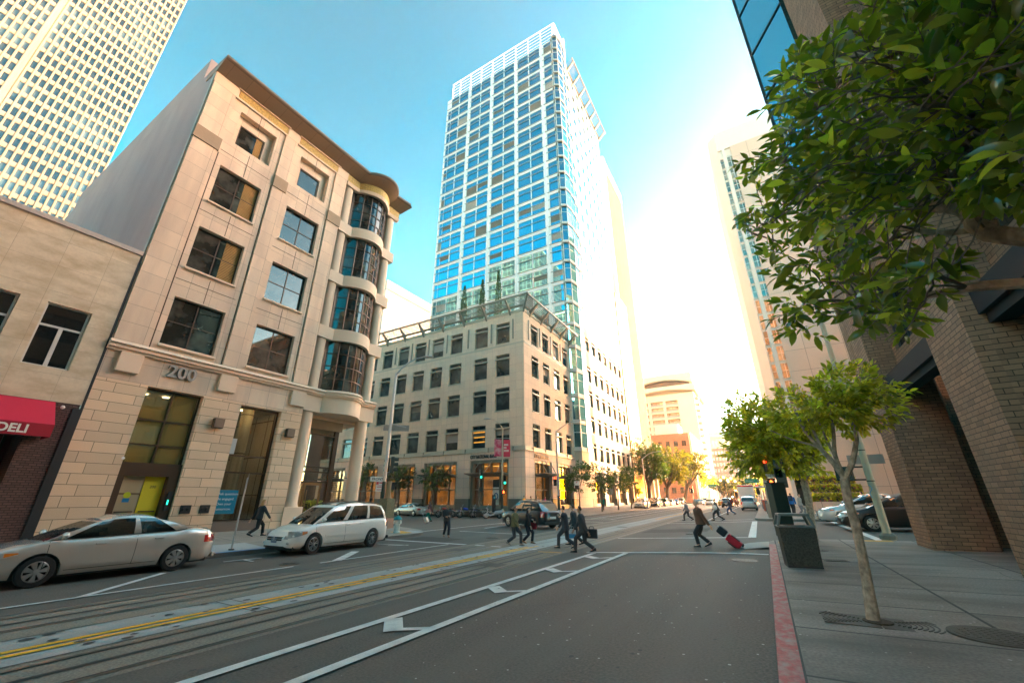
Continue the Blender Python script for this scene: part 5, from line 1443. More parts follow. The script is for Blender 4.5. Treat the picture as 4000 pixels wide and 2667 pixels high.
# 3 banner pole
x, y = at(1959.5, 2016, sz); x, y = -18.6 - 1.55, 40.2
d0 = Vector(ray(1961, 1950)); y = 40.0; x = d0.x / d0.y * y
zb_ = sz(x, y)
o = cobra('street_lamp', 'cream lamp post with two red banners at the bank corner', x, y, sz, zat(x, y, 1669), R(205), 1.5, M['pole_cream'], .12, .07, M['pole_green'], zat(x, y, 1930) - zb_, 1.1)
zz = lambda v: zat(x, y, v) - zb_
uu = (math.cos(AZ), math.sin(AZ))              # across the line of sight
a = MB(); a.box(-.01, .01, -.42, .42, -.95, .95); q = a.build('banner', surf('banner_art', (.55, .03, .10), .7, stain=((.62, .55, .52), (1.6, 1.6, 1.1), 1.0)), o); q.location = (-uu[0] * .52, -uu[1] * .52, zz(1748)); q.rotation_euler = (0, 0, AZ - R(90) + R(8))
a = MB(); a.box(-.01, .01, -.38, .38, -.95, .95); q = a.build('banner', paint('banner_red', (.62, .035, .08), .7), o); q.location = (uu[0] * .5, uu[1] * .5, zz(1750)); q.rotation_euler = (0, 0, AZ - R(90) - R(8))
for i, w_ in enumerate((.5, .3, .56)):
    b = MB(); b.box(.012, .016, -.34, -.34 + w_, .28 - i * .33, .48 - i * .33); b.build('banner_label', paint('label_cream', (.75, .68, .6)), q)
for i, t_ in enumerate(('CUTTING', 'BALL', 'THEATER')):
    text_obj(t_, .12, .001, M['sign_red'], q, (.018, -.32, .33 - i * .33), (R(90), 0, R(90)), 'lettering', world=False, sx=.85)
a = MB()
for v in (1711, 1786): a.tube([(-uu[0] * .95, -uu[1] * .95, zz(v)), (uu[0] * .9, uu[1] * .9, zz(v))], .02, 6)
a.build('banner_rods', M['galv'], o)
sig3(o, .32, .05, zz(1873), R(-55), 'green'); ped(o, .22, -.05, zz(1921), R(-58), True, 1.05)
# 4 corner lamp further right with a red signal
d0 = Vector(ray(2183, 1950)); y = 45.5; x = d0.x / d0.y * y
zb_ = sz(x, y)
o = cobra('street_lamp', 'grey lamp post with a red traffic signal, before the bank side face', x, y, sz, zat(x, y, 1683), R(30), 3.0, M['galv'], .13, .08, M['pole_green'], zat(x, y, 1935) - zb_, 1.4)
sig3(o, -.35, -.1, zat(x, y, 1878) - zb_, R(-55), 'red')
# far lamps
for (u, vt, y, lab) in ((2527, 1790, 74, 'far grey lamp post beside the white off-road car'), (2965, 1760, 120, 'distant lamp post on the right pavement')):
    d0 = Vector(ray(u, 1950)); x = d0.x / d0.y * y
    cobra('street_lamp', lab, x, y, sz, zat(x, y, vt), R(20) if u < 2900 else R(160), 2.6, M['galv'], .14, .09, rise=1.2)
# post signs on the bank's side pavement
for (u, v0, v1, y, w_, mt, lab, txt) in ((2256, 1878, 1905, 47.0, .62, M['sign_white'], 'no parking sign on a post among the young street trees', 'P'), (2386, 1905, 1931, 60, .8, M['sign_back'], 'back of a blank road sign on a post on the bank side pavement', None)):
    d0 = Vector(ray(u, 1950)); x = d0.x / d0.y * y; zb_ = sz(x, y)
    o = thing('sign_post', lab, 'sign', (x, y, zb_))
    z0, z1 = zat(x, y, v1) - zb_, zat(x, y, v0) - zb_
    a = MB(); a.cyl(0, 0, 0, z1, .035); a.build('post', M['galv'], o)
    p = plate(o, .03, -.06, (z0 + z1) / 2, R(-60), w_, z1 - z0, mt)
    if txt: 
        b = MB(); b.box(.008, .012, -.24, .24, -.5, -.1); b.build('sign_print', M['ink'], p); sign_text(p, 'P', .36, M['sign_red'], .22)
# sign pole by the silver sedan
x, y = -18.1, 9.35
o = thing('sign_post', 'thin grey post with an edge-on parking sign behind the silver sedan', 'sign', (x, y, sz(x, y)))
a = MB(); a.cyl(0, 0, 0, 2.65, .033, k=10); a.build('post', M['galv'], o)
a = MB(); a.cyl(0, 0, 0, .05, .10, k=10); a.build('post_foot', M['iron'], o)
plate(o, .04, 0, 2.5, R(62), .42, .6, M['sign_back'])
# pay kiosk
x, y = at(1783, 2010, sz)
o = thing('parking_meter', 'black parking pay machine with a small blue label by the scooters', 'pay station', (-26.0, 40.0, sz(-26, 40)), R(-50))
a = MB(); a.box(-.2, .2, -.2, .2, 0, 1.75); a.build('cabinet', M['black_metal'], o, bevel=.04)
a = MB(); a.box(.2, .21, -.05, .12, 1.35, 1.6); a.build('label', paint('kiosk_blue', (.1, .4, .55)), o)
# ---- right-hand side
x, y = .38, 18.1
zb_ = sz(x, y)
o = thing('signal_cabinet', 'tall dark green signal cabinet on a short leg behind the litter bin', 'cabinet', (x, y, zb_), R(28))
a = MB(); a.box(-.24, .24, -.2, .2, .28, 2.0); a.build('box', M['pole_green'], o, bevel=.015)
a = MB(); a.box(-.27, .27, -.23, .23, 2.0, 2.04); a.build('lid', M['pole_green'], o)
a = MB(); a.cyl(0, 0, 0, .3, .09, k=12); a.build('leg', M['galv'], o)
a = MB(); a.box(-.2, .2, -.203, -.2, .4, .8); a.box(.1, .13, -.22, -.2, 1.2, 1.3); a.build('door_trim', M['signal_green'], o)
x, y = .62, 19.3; zb_ = sz(x, y)
o = thing('traffic_signal', 'dark signal post with a red hand and ONE WAY arrow above the green cabinet', 'traffic light', (x, y, zb_))
zz = lambda v: zat(x, y, v) - zb_
a = MB(); a.cyl(0, 0, 0, zz(1800), .06, k=12); a.build('pole', M['pole_green'], o, smooth=True)
sig3(o, .04, .0, zz(1848), R(90), None, 1.0)
a = MB(); a.box(-.16, .16, -.16, .05, zz(1870), zz(1826)); a.build('signal_back', M['signal_green'], o, bevel=.05)
sig3(o, -.38, .35, zz(1815), R(-90), 'red', .45)
ped(o, -.32, .3, zz(1882), R(-85), True, .62)
a = MB(); z = zz(1857); a.poly([(-.55, .1, z), (-.42, .1, z + .1), (-.42, .1, z + .07), (-.02, .1, z + .07), (-.02, .1, z - .07), (-.42, .1, z - .07), (-.42, .1, z - .1)]); p = a.build('one_way_arrow', M['sign_white'], o)
text_obj('ONE WAY', .1, .001, M['ink'], o, (-.44, .094, z - .035), (R(90), 0, 0), 'lettering', world=False, sx=.85)
x, y = at(3472, 2106, sz); zb_ = sz(x, y)
o = thing('traffic_signal', 'thick cream mast with a blue scribble, a dark signal box and a blank sign', 'traffic light', (x, y, zb_))
zz = lambda v: zat(x, y, v) - zb_
a = MB(); a.lathe(0, 0, [(.22, -.05), (.22, .12), (.18, .2), (.14, .22), (.13, .3), (.115, 5.2), (.08, 11)], 18); a.build('pole', M['pole_cream'], o, smooth=True)
a = MB(); a.lathe(0, 0, [(.26, .0), (.26, .13), (.19, .22)], 8); a.build('bolted_base', surf('mast_base', (.22, .2, .16), .7, var=.2), o)
ped(o, -.75, .0, zz(1848), R(75), False, 1.15)
a = MB(); a.tube([(-.65, 0, zz(1822)), (0, 0, zz(1822))], .03, 6); a.tube([(-.65, 0, zz(1872)), (0, 0, zz(1872))], .03, 6); a.build('mounting_arms', M['ink'], o)
p = plate(o, .08, .2, zz(1792), R(-90), 1.15, .36, M['sign_back'], 'blank_sign')
a = MB(); a.lathe(0, 0, [(.125, zz(1760)), (.125, zz(1760) + .04)], 14); a.lathe(0, 0, [(.128, zz(1880)), (.128, zz(1880) + .04)], 14); a.build('pole_bands', M['iron'], o)
a = MB()
c = [(-.14 - .02 * math.cos(t) - .0, -.17 + .06 * math.sin(t) * 0 - .0, zz(1905) - .05 - t * .055 ) for t in [k * .5 for k in range(14)]]
c = [(.135 * math.cos(R(215 + 32 * math.sin(t * 1.15))), .135 * math.sin(R(215 + 32 * math.sin(t * 1.15))), zz(1893) - t * .085) for t in [k * .45 for k in range(13)]]
a.tube(c, .014, 5); a.build('blue_scribble', paint('scribble', (.08, .35, .6)), o)

# litter bin
x, y = .47, 12.75; zb_ = sz(x, y)
o = thing('litter_bin', 'square dark pebble-faced litter bin with a grey hoop lid near the red kerb', 'litter bin', (x, y, zb_), R(6)); o.scale = (.86, .86, .95)
a = MB(); a.hexa([(-.40, -.36, .03), (.40, -.36, .03), (.40, .36, .03), (-.40, .36, .03), (-.43, -.39, .90), (.43, -.39, .90), (.43, .39, .90), (-.43, .39, .90)])
a.build('pebbled_body', surf('pebble', (.042, .045, .036), .8, var=.3, vscale=8, fine=1.0, fscale=26, bump=1.0, bscale=26, coords='Object'), o, bevel=.03)
a = MB(); a.box(-.40, .40, -.36, .36, 0, .04); a.build('foot', M['ink'], o)
gm_ = paint('bin_grey', (.16, .17, .155), .5)
a = MB()
for z0, z1, s0, s1 in ((.90, .93, .44, .44),):
    a.hexa([(-.44, -.40, z0), (.44, -.40, z0), (.44, .40, z0), (-.44, .40, z0), (-.43, -.39, z1), (.43, -.39, z1), (.43, .39, z1), (-.43, .39, z1)])
for sy in (-1, 1):
    for sx in (-1, 1): a.hexa([(sx * .42 - .05, sy * .37 - .04, .93), (sx * .42 + .02, sy * .37 - .04, .93), (sx * .42 + .02, sy * .37 + .03, .93), (sx * .42 - .05, sy * .37 + .03, .93), (sx * .33 - .05, sy * .28 - .04, 1.18), (sx * .33 + .03, sy * .28 - .04, 1.18), (sx * .33 + .03, sy * .28 + .03, 1.18), (sx * .33 - .05, sy * .28 + .03, 1.18)])
a.box(-.37, .37, -.32, .32, 1.16, 1.22)
a.build('hoop_lid', gm_, o, bevel=.015)
a = MB(); a.cyl(0, 0, .92, .935, .27); a.build('opening', M['ink'], o)
# tree grate and cellar lid
o = thing('tree_grate', 'split iron tree grate round the nearest slim trunk', 'tree grate', (.95, 7.65, sz(.95, 7.65)), R(0))
for s in (-1, 1):
    a = MB(); cx0 = s * .30
    a.box(cx0 - .29, cx0 + .29, -.30, .30, .0, .006)
    for r_ in [.17 + .04 * i for i in range(9)]:
        n = 14; pts = []
        for i in range(n + 1):
            t = R(-34 + 68 * i / n) + (math.pi if s < 0 else 0)
            pts.append((r_ * 1.25 * math.cos(t), r_ * math.sin(t)))
        for i in range(n):
            (xa, ya), (xb, yb) = pts[i], pts[i + 1]
            if abs(xa) > .59 or abs(ya) > .29: continue
            a.hexa([(xa, ya, .005), (xb, yb, .005), (xb * 1.03, yb * 1.03, .005), (xa * 1.03, ya * 1.03, .005), (xa, ya, .016), (xb, yb, .016), (xb * 1.03, yb * 1.03, .016), (xa * 1.03, ya * 1.03, .016)])
    a.build('grate_half', M['iron'], o)
a = MB(); a.cyl(0, 0, .0, .02, .16, k=12); a.build('soil', surf('soil', (.06, .045, .03), .95, fine=.8, fscale=30), o)
o = thing('drain_cover', 'small slotted drain plate in the pavement behind the litter bin', 'drain', (1.25, 14.2, sz(1.25, 14.2)), R(10))
a = MB(); a.box(-.25, .25, -.18, .18, 0, .012); a.build('plate', M['iron'], o)
a = MB()
for i in range(7): a.box(-.2 + i * .06, -.17 + i * .06, -.13, .13, .012, .016)
a.build('slots', M['ink'], o)
# distant bus shelter, bins, posts on the right pavement
d0 = Vector(ray(2978, 1950)); y = 62; x = d0.x / d0.y * y; zb_ = sz(x, y)
o = thing('bus_shelter', 'slim bus shelter with a red notice on the far right pavement', 'bus shelter', (x, y, zb_))
a = MB(); a.box(-.5, 1.3, -1.8, 1.8, 2.55, 2.7); a.build('roof', M['white_metal'], o)
for q in (-1.7, 0, 1.7):
    a = MB(); a.box(-.03, .03, q - .04, q + .04, 0, 2.55); a.build('post', M['galv'], o)
a = MB(); a.box(-.01, .01, -1.66, 1.66, .4, 2.3); a.build('glass_wall', M['glass_clear'], o)
a = MB(); a.box(.2, .3, -1.9, -1.8, .9, 2.2); a.build('notice', M['sign_red'], o)
for u, y, c, lab in ((2988, 48, (.5, .1, .05), 'red-topped news box beside the far right kerb'), (2998, 43, (.1, .12, .12), 'dark news box nearest the junction on the far right kerb'), (2982, 55, (.16, .16, .2), 'third dark news box along the far right kerb')):
    d0 = Vector(ray(u, 1950)); x = d0.x / d0.y * y; zb_ = sz(x, y)
    o = thing('news_box', lab, 'news box', (x, y, zb_), 0, 'news boxes on the far right pavement')
    a = MB(); a.box(-.25, .25, -.22, .22, .25, 1.2); a.build('box', paint('nb%d' % u, c), o, bevel=.03)
    a = MB(); a.cyl(0, 0, 0, .27, .06); a.build('leg', M['ink'], o)
d0 = Vector(ray(3003, 1950)); y = 40; x = d0.x / d0.y * y; zb_ = sz(x, y)
o = thing('signal_post', 'brownish post on a square stone foot across the side street', 'post', (x, y, zb_))
a = MB(); a.box(-.28, .28, -.28, .28, 0, 1.0); a.build('stone_foot', surf('pf', (.36, .28, .22), .8), o, bevel=.03)
a = MB(); a.cyl(0, 0, 1.0, 6.2, .14, .1); a.build('pole', surf('pp', (.45, .36, .28), .7), o)
for (u, v, y, t_, lab) in ((2792, 1896, 112, 'Battery', 'green street name plate hanging far down the street'), (2952, 1877, 70, 'Front', 'green street name plate near the far right signals')):
    d0 = Vector(ray(u, 1950)); x = d0.x / d0.y * y; zb_ = sz(x, y); z = zat(x, y, v) - zb_
    o = thing('street_sign', lab, 'street sign', (x, y, zb_))
    a = MB(); a.cyl(.8, 0, 0, z + .4, .06); a.build('post', M['galv'], o)
    a = MB(); a.box(-.9, .9, -.02, .0, z - .28, z + .28); a.build('name_plate', glow('sg%d' % u, (.0, .28, .14), .5) if False else paint('sg%d' % u, (.0, .30, .17)), o)
    text_obj(t_, .4, .002, M['sign_white'], o, (-.7, -.03, z - .14), (R(90), 0, 0), 'lettering', world=False)
for (u, v, y, lab) in ((2709, 1905, 115, 'small red signal lamp far down on the left'), (2968, 1905, 90, 'small red signal far down on the right')):
    d0 = Vector(ray(u, 1950)); x = d0.x / d0.y * y; zb_ = sz(x, y)
    o = thing('traffic_signal', lab, 'traffic light', (x, y, zb_))
    a = MB(); a.cyl(0, 0, 0, zat(x, y, v) - zb_, .08); a.build('pole', M['galv'], o)
    sig3(o, 0, -.2, zat(x, y, v + 6) - zb_, R(-90), 'red', 1.6)
for (u, v, y) in ((2842, 1880, 100), (2871, 1884, 106)):
    d0 = Vector(ray(u, 1950)); x = d0.x / d0.y * y; zb_ = sz(x, y); z = zat(x, y, v) - zb_
    o = thing('street_lamp', 'distant old-style lamp with a cluster of lit globes, %s' % ('nearer of the pair' if y == 100 else 'farther of the pair'), 'street lamp', (x, y, zb_))
    a = MB(); a.cyl(0, 0, 0, z + .6, .1, .07)
    a.tube([(-.7, 0, z), (0, 0, z - .2), (.7, 0, z)], .05, 6); a.build('pole', M['pole_green'], o)
    for q in ((-.7, z + .25), (.7, z + .25), (0, z + .85)):
        a = MB(); a.ball((q[0], 0, q[1]), .26, 10, 6); a.build('globe', glow('globe', (1, .7, .25), 2.5), o)
# ------------------------------------------------------------------ vehicles
M['tyre'] = surf('tyre', (.018, .018, .018), .8, var=.2, coords='Object')
M['rim'] = paint('rim', (.55, .55, .54), .3, metal=.75)
M['car_glass'] = glass('car_glass', (.016, .017, .016), (.9, .9, .88), refl=.12, vary=1.2)
M['tail_red'] = surf('tail_red', (.45, .006, .01), .15, var=.1, coat=1)
M['lamp_clear'] = surf('lamp_clear', (.42, .41, .39), .3, metal=.2, var=.5, vscale=12, coat=.5, coords='Object')
M['amber'] = surf('amber', (.75, .2, .02), .2, coat=1)
M['trim_black'] = paint('trim_black', (.015, .015, .015), .5)
M['plate'] = paint('plate', (.12, .16, .25), .4)
M['plate_white'] = paint('plate_white', (.6, .6, .58), .4)
def carpaint(name, c, metal=.0, rough=.2): return surf('paint_' + name, c, rough, metal, var=.03, vscale=2, coat=1.0, coords='Object')

def lerp(pts, x):
    if x <= pts[0][0]: return pts[0][1]
    for (a, b), (c, d) in zip(pts, pts[1:]):
        if x <= c: 
            t = (x - a) / (c - a); t2 = t * t * (3 - 2 * t) * .5 + t * .5
            return b + (d - b) * t2
    return pts[-1][1]

def make_car(name, label, cat, kind, body_m, group=None, roof_rack=False, front_detail=True, simple=False, plate_m=None):
    """front of the car at +x. kind gives the profile"""
    K = {
     'sedan': dict(L=4.54, W=1.76, H=1.46, wb=(-1.32, 1.28), r=.315, belt=[(-2.27, .86), (-2.05, 1.0), (-1.6, 1.04), (-1.2, .985), (.9, .93), (1.15, .93), (1.7, .84), (2.1, .72), (2.27, .58)], g0=(-1.62, 1.30), g1=(-.80, .38), sill=.2, tum=.80, pil=[0, .13, .40, .455, .90, 1], mid=None),
     'van': dict(L=5.10, W=1.96, H=1.74, wb=(-1.45, 1.58), r=.34, belt=[(-2.55, 1.05), (-2.4, 1.08), (-2.0, 1.09), (1.0, 1.04), (1.35, 1.03), (1.9, .93), (2.35, .78), (2.55, .60)], g0=(-2.42, 1.62), g1=(-2.02, .62), sill=.22, tum=.84, pil=[0, .05, .29, .33, .60, .66, .93, 1], mid=None),
     'suv': dict(L=4.70, W=1.88, H=1.74, wb=(-1.38, 1.35), r=.37, belt=[(-2.35, 1.02), (-2.2, 1.08), (-1.8, 1.10), (.9, 1.04), (1.2, 1.04), (1.8, .99), (2.2, .88), (2.35, .7)], g0=(-2.2, 1.32), g1=(-1.75, .55), sill=.28, tum=.84, pil=[0, .06, .26, .31, .56, .61, .92, 1], mid=None),
     'pickup': dict(L=5.1, W=1.95, H=1.85, wb=(-1.5, 1.5), r=.40, belt=[(-2.5, 1.1), (-2.3, 1.15), (1.0, 1.15), (1.3, 1.15), (2.1, 1.08), (2.45, .95), (2.55, .8)], g0=(-2.2, 1.35), g1=(-1.9, .75), sill=.35, tum=.86, pil=[0, .06, .26, .31, .56, .61, .92, 1], mid=None),
    }[kind]
    L, Wd, Hh, r = K['L'], K['W'], K['H'], K['r']
    hw = Wd / 2
    root = thing(name, label, cat, (0, 0, 0), 0, group)
    xs = sorted(set([round(-L / 2 + L * i / 44, 3) for i in range(45)] + [round(w + (r + .06) * math.cos(math.pi * k / 10), 3) for w in K['wb'] for k in range(11)]))
    def wplan(x):
        e = abs(x) / (L / 2)
        return hw * (1 - .05 * max(0, (e - .45) / .55) ** 2 - .20 * max(0, (e - .82) / .18) ** 2.4)
    def ztop(x): return lerp(K['belt'], x)
    def zbot(x):
        z = K['sill'] + .06 * max(0, (abs(x) / (L / 2) - .85) / .15)
        for w in K['wb']:
            d = abs(x - w)
            if d < r + .06: z = max(z, r * .97 + math.sqrt(max(0, (r + .06) ** 2 - d * d)))
        return z
    PZ = [(0, .90), (.12, .965), (.3, .995), (.5, 1.0), (.72, .985), (.88, .95), (1.0, .89)]
    def wid(x, z):
        zt = ztop(x); t = (z - K['sill']) / max(.05, zt - K['sill']); t = min(1, max(0, t))
        return wplan(x) * lerp(PZ, t)
    body = MB(); rg = []
    for x in xs:
        zt, zb = ztop(x), zbot(x)
        side = []
        for f in (0, .1, .25, .42, .6, .78, .9, .965, 1.0):
            z = zb + f * (zt - .012 - zb); w = wid(x, z)
            if f == 1: w *= .975
            side.append((w, z))
        crown = .035 if kind != 'pickup' else .02
        tops = [(side[-1][0] * .75, zt + crown * .55), (side[-1][0] * .35, zt + crown), ]
        ring = [(x, w, z) for w, z in side] + [(x, w, z) for w, z in tops] + [(x, -w, z) for w, z in reversed(tops)] + [(x, -w, z) for w, z in reversed(side)]
        rg.append(ring)
    # rounded nose and tail
    def shrink(ring, dx, s): 
        zc = sum(p[2] for p in ring) / len(ring)
        return [(p[0] + dx, p[1] * s, zc + (p[2] - zc) * (s * .9 + .02)) for p in ring]
    rg = [shrink(rg[0], -.07, .86)] + rg + [shrink(rg[-1], .08, .84)]
    body.rings(rg, True, True, True)
    bo = body.build('body', body_m, root, smooth=True, angle=50)
    # underbody in black
    a = MB(); a.box(-L / 2 + .15, L / 2 - .15, -hw + .14, hw - .14, K['sill'] - .04, .62); a.build('underbody', M['trim_black'], root)
    # cabin
    (xb0, xb1), (xr0, xr1) = K['g0'], K['g1']
    wr = hw * .66 * (1.12 if kind != 'sedan' else 1.04); 
    def Bp(s, sy):
        x = xb0 + (xb1 - xb0) * s; return Vector((x, sy * (wid(x, ztop(x) - .01) * .975 - .01) * (1 - .0 * s), ztop(x) - .01))
    def Rp(s, sy):
        x = xr0 + (xr1 - xr0) * s
        return Vector((x, sy * wr, Hh - .05 - .07 * (2 * s - 1) ** 2 - (.03 if s > .8 or s < .1 else 0)))
    def side(s, t, sy):
        b, q = Bp(s, sy), Rp(s, sy); p = b.lerp(q, t)
        p.y += sy * .045 * math.sin(math.pi * t) ; p.z += .012 * math.sin(math.pi * t)
        return p
    cab = MB(); gl = []
    pil = K['pil']; T = [0, .05, .86, 1.0]
    for sy in (1, -1):
        for i in range(len(pil) - 1):
            isg = i % 2 == 1
            n = max(2, int((pil[i + 1] - pil[i]) * 14))
            gm = MB()
            for k in range(n):
                s0 = pil[i] + (pil[i + 1] - pil[i]) * k / n; s1 = pil[i] + (pil[i + 1] - pil[i]) * (k + 1) / n
                for j in range(3):
                    sub = 4 if j == 1 else 1
                    for q in range(sub):
                        t0 = T[j] + (T[j + 1] - T[j]) * q / sub; t1 = T[j] + (T[j + 1] - T[j]) * (q + 1) / sub
                        tgt = gm if (isg and j == 1) else cab
                        pts = [side(s0, t0, sy), side(s1, t0, sy), side(s1, t1, sy), side(s0, t1, sy)]
                        if sy < 0: pts.reverse()
                        tgt.poly(pts)
            if isg: gl.append(gm)
    def roofp(s, t):
        a, b = Rp(s, 1), Rp(s, -1); p = a.lerp(b, t); p.z += .05 * math.sin(math.pi * t) ** .7; 
        return p
    for i in range(12):
        for j in range(8):
            cab.poly([roofp(i / 12, j / 8), roofp((i + 1) / 12, j / 8), roofp((i + 1) / 12, (j + 1) / 8), roofp(i / 12, (j + 1) / 8)])
    def screen(s, sgn, t0, t1, u0, u1):
        m = MB()
        for i in range(8):
            for j in range(6):
                def q(a, b):
                    tt = t0 + (t1 - t0) * b; uu_ = u0 + (u1 - u0) * a
                    l, r_ = side(s, tt, 1), side(s, tt, -1); p = l.lerp(r_, uu_)
                    p.x += sgn * (.16 if kind != 'suv' or sgn > 0 else .05) * (1 - (2 * uu_ - 1) ** 2) * (1 - tt * .75)
                    if tt >= .999: p = roofp(s, uu_)
                    return p
                m.poly([q(i / 8, j / 6), q((i + 1) / 8, j / 6), q((i + 1) / 8, (j + 1) / 6), q(i / 8, (j + 1) / 6)])
        return m
    for s, sgn in ((1, 1), (0, -1)):
        for t0, t1, u0, u1 in ((.93, 1, 0, 1), (0, .93, 0, .035), (0, .93, .965, 1)):
            m = screen(s, sgn, t0, t1, u0, u1); n0 = len(cab.v); cab.v += m.v; cab.f += [tuple(n0 + i for i in f) for f in m.f]; cab.mi += m.mi
        m = screen(s, sgn, 0.0, .93, .035, .965); m.build('windscreen' if sgn > 0 else 'rear_window', M['car_glass'], root, smooth=True)
    cab.build('cabin', body_m, root, smooth=True, angle=50)
    for m in gl: m.build('side_window', M['car_glass'], root, smooth=True)
    # wheels
    for wx in K['wb']:
        for sy in (1, -1):
            e = empty('wheel', root, (wx, sy * (hw - .115), r), (0, 0, 0 if sy > 0 else math.pi))
            a = MB(); prof = [(r * .62, -.10), (r * .93, -.10), (r, -.07), (r, .07), (r * .93, .10), (r * .68, .105), (r * .66, .085)]
            a.rings([[(q * math.cos(t), d, q * math.sin(t)) for t in [k * math.pi / 14 for k in range(28)]] for q, d in prof], False, False)
            a.build('tyre', M['tyre'], e, smooth=True)
            b = MB()
            b.rings([[(q * math.cos(t), d, q * math.sin(t)) for t in [k * math.pi / 14 for k in range(28)]] for q, d in ((r * .67, .09), (r * .60, .10), (r * .58, .05))], False, False)
            n = 7 if kind == 'sedan' else 5
            for k in range(n):
                t = k * 2 * math.pi / n + .3
                w0, w1 = .14, (.16 if kind == 'sedan' else .10)
                def pp(q, dt, d): return (q * math.cos(t + dt), d, q * math.sin(t + dt))
                if kind != 'sedan':
                    for sgn in (-.13, .13):
                        b.hexa([pp(r * .12, sgn - .2, .05), pp(r * .12, sgn + .2, .05), pp(r * .6, sgn * 1.7 + .07, .05), pp(r * .6, sgn * 1.7 - .07, .05), pp(r * .12, sgn - .2, .10), pp(r * .12, sgn + .2, .10), pp(r * .6, sgn * 1.7 + .07, .095), pp(r * .6, sgn * 1.7 - .07, .095)])
                else: b.hexa([pp(r * .12, -.5, .05), pp(r * .12, .5, .05), pp(r * .6, .30, .05), pp(r * .6, -.30, .05), pp(r * .12, -.5, .11), pp(r * .12, .5, .11), pp(r * .6, .27, .095), pp(r * .6, -.27, .095)])
            b.rings([[(q * math.cos(t), d, q * math.sin(t)) for t in [k * math.pi / 8 for k in range(16)]] for q, d in ((r * .17, .05), (r * .17, .115), (r * .10, .12))], False, True)
            b.build('rim', M['rim'], e)
            c = MB(); c.rings([[(q * math.cos(t), d, q * math.sin(t)) for t in [k * math.pi / 10 for k in range(20)]] for q, d in ((r * .64, .03), (.01, .03))]); c.build('brake_disc', M['trim_black'], e)
    if simple: return root
    def patch(x0, x1, z0, z1, sy, out=.006, n=6, taper=0, face=None):
        m = MB()
        for i in range(n):
            for j in range(3):
                def q(a, b):
                    x = x0 + (x1 - x0) * a; zz0 = z0 + taper * (1 - a); z = zz0 + (z1 - zz0) * b
                    return (x, sy * (wid(x, z) + out), z)
                m.poly([q(i / n, j / 3), q((i + 1) / n, j / 3), q((i + 1) / n, (j + 1) / 3), q(i / n, (j + 1) / 3)])
        return m
    zf = ztop(L / 2 - .05)
    for sy in (1, -1):
        zl = ztop(L / 2 - .35)
        m = patch(L / 2 - .62, L / 2 + .0, zf - .07, zl - .035, sy, .004, 6, .13)
        xx = L / 2 + .0
        m.poly([(xx, sy * (wid(xx, zf - .1) + .004), zf - .10), (xx + .09, sy * (hw * .58), zf - .09), (xx + .06, sy * (hw * .62), zf + .015), (xx, sy * (wid(xx, zf) * .99), zf + .01)])
        hl = m.build('headlight', M['lamp_clear'], root, smooth=True)
        m = patch(L / 2 - .62, L / 2 - .42, zf + .03, zl - .05, sy, .009, 3, .05); m.build('indicator', M['amber'], hl)
        zr = ztop(-L / 2 + .1)
        if kind == 'sedan': m = patch(-L / 2 - .0, -L / 2 + .34, zr - .26, zr - .08, sy, .006)
        else: m = patch(-L / 2 - .0, -L / 2 + .24, zr - .32, zr + .0, sy, .006)
        xx = -L / 2
        m.poly([(xx, sy * (wid(xx, zr - .2) + .006), zr - .26), (xx - .085, sy * (hw * .55), zr - .25), (xx - .07, sy * (hw * .55), zr - .06), (xx, sy * (wid(xx, zr - .05) + .0), zr - .05)])
        m.build('tail_light', M['tail_red'], root, smooth=True)
        # door seams, handles, mirror
        m = MB()
        for s in ((pil[2] + pil[3]) / 2, .97) if kind == 'sedan' else ((pil[-4] + pil[-3]) / 2 if kind == 'van' else (pil[4] + pil[5]) / 2, .98):
            x = xb0 + (xb1 - xb0) * s
            for k in range(8):
                z0 = K['sill'] + .1 + (ztop(x) - .02 - K['sill'] - .1) * k / 8; z1 = K['sill'] + .1 + (ztop(x) - .02 - K['sill'] - .1) * (k + 1) / 8
                m.poly([(x - .006, sy * (wid(x, z0) + .002), z0), (x + .006, sy * (wid(x, z0) + .002), z0), (x + .006, sy * (wid(x, z1) + .002), z1), (x - .006, sy * (wid(x, z1) + .002), z1)])
        x0_, x1_ = K['wb'][0] + r + .12, K['wb'][1] - r - .12
        for k in range(10):
            xa = x0_ + (x1_ - x0_) * k / 10; xb = x0_ + (x1_ - x0_) * (k + 1) / 10; z = K['sill'] + .09
            m.poly([(xa, sy * (wid(xa, z) + .003), z), (xb, sy * (wid(xb, z) + .003), z), (xb, sy * (wid(xb, z) + .003), z + .012), (xa, sy * (wid(xa, z) + .003), z + .012)])
        # belt line
        for k in range(16):
            sa = .04 + .94 * k / 16; sb_ = .04 + .94 * (k + 1) / 16
            a_, b_ = side(sa, .02, sy), side(sb_, .02, sy); a2, b2 = side(sa, .06, sy), side(sb_, .06, sy)
            for p in (a_, b_, a2, b2): p.y += sy * .004
            m.poly([a_, b_, b2, a2])
        m.build('door_seams', M['trim_black'], root)
        for s in ((.30, .70) if kind == 'sedan' else (.44, .62)):
            x = xb0 + (xb1 - xb0) * s - .1; z = ztop(x) - .14
            h = MB(); h.box(x - .1, x + .1, sy * wid(x, z), sy * (wid(x, z) + .03), z - .015, z + .02); h.build('door_handle', body_m, root, bevel=.008)
        mp = side(.93, .08, sy)
        h = MB(); h.ball((mp.x - .02, mp.y + sy * .12, mp.z + .07), .1, 10, 6, (.75, 1.05, .72)); h.tube([(mp.x, mp.y - sy * .02, mp.z), (mp.x - .02, mp.y + sy * .1, mp.z + .03)], .03, 6); h.build('wing_mirror', body_m, root, smooth=True)
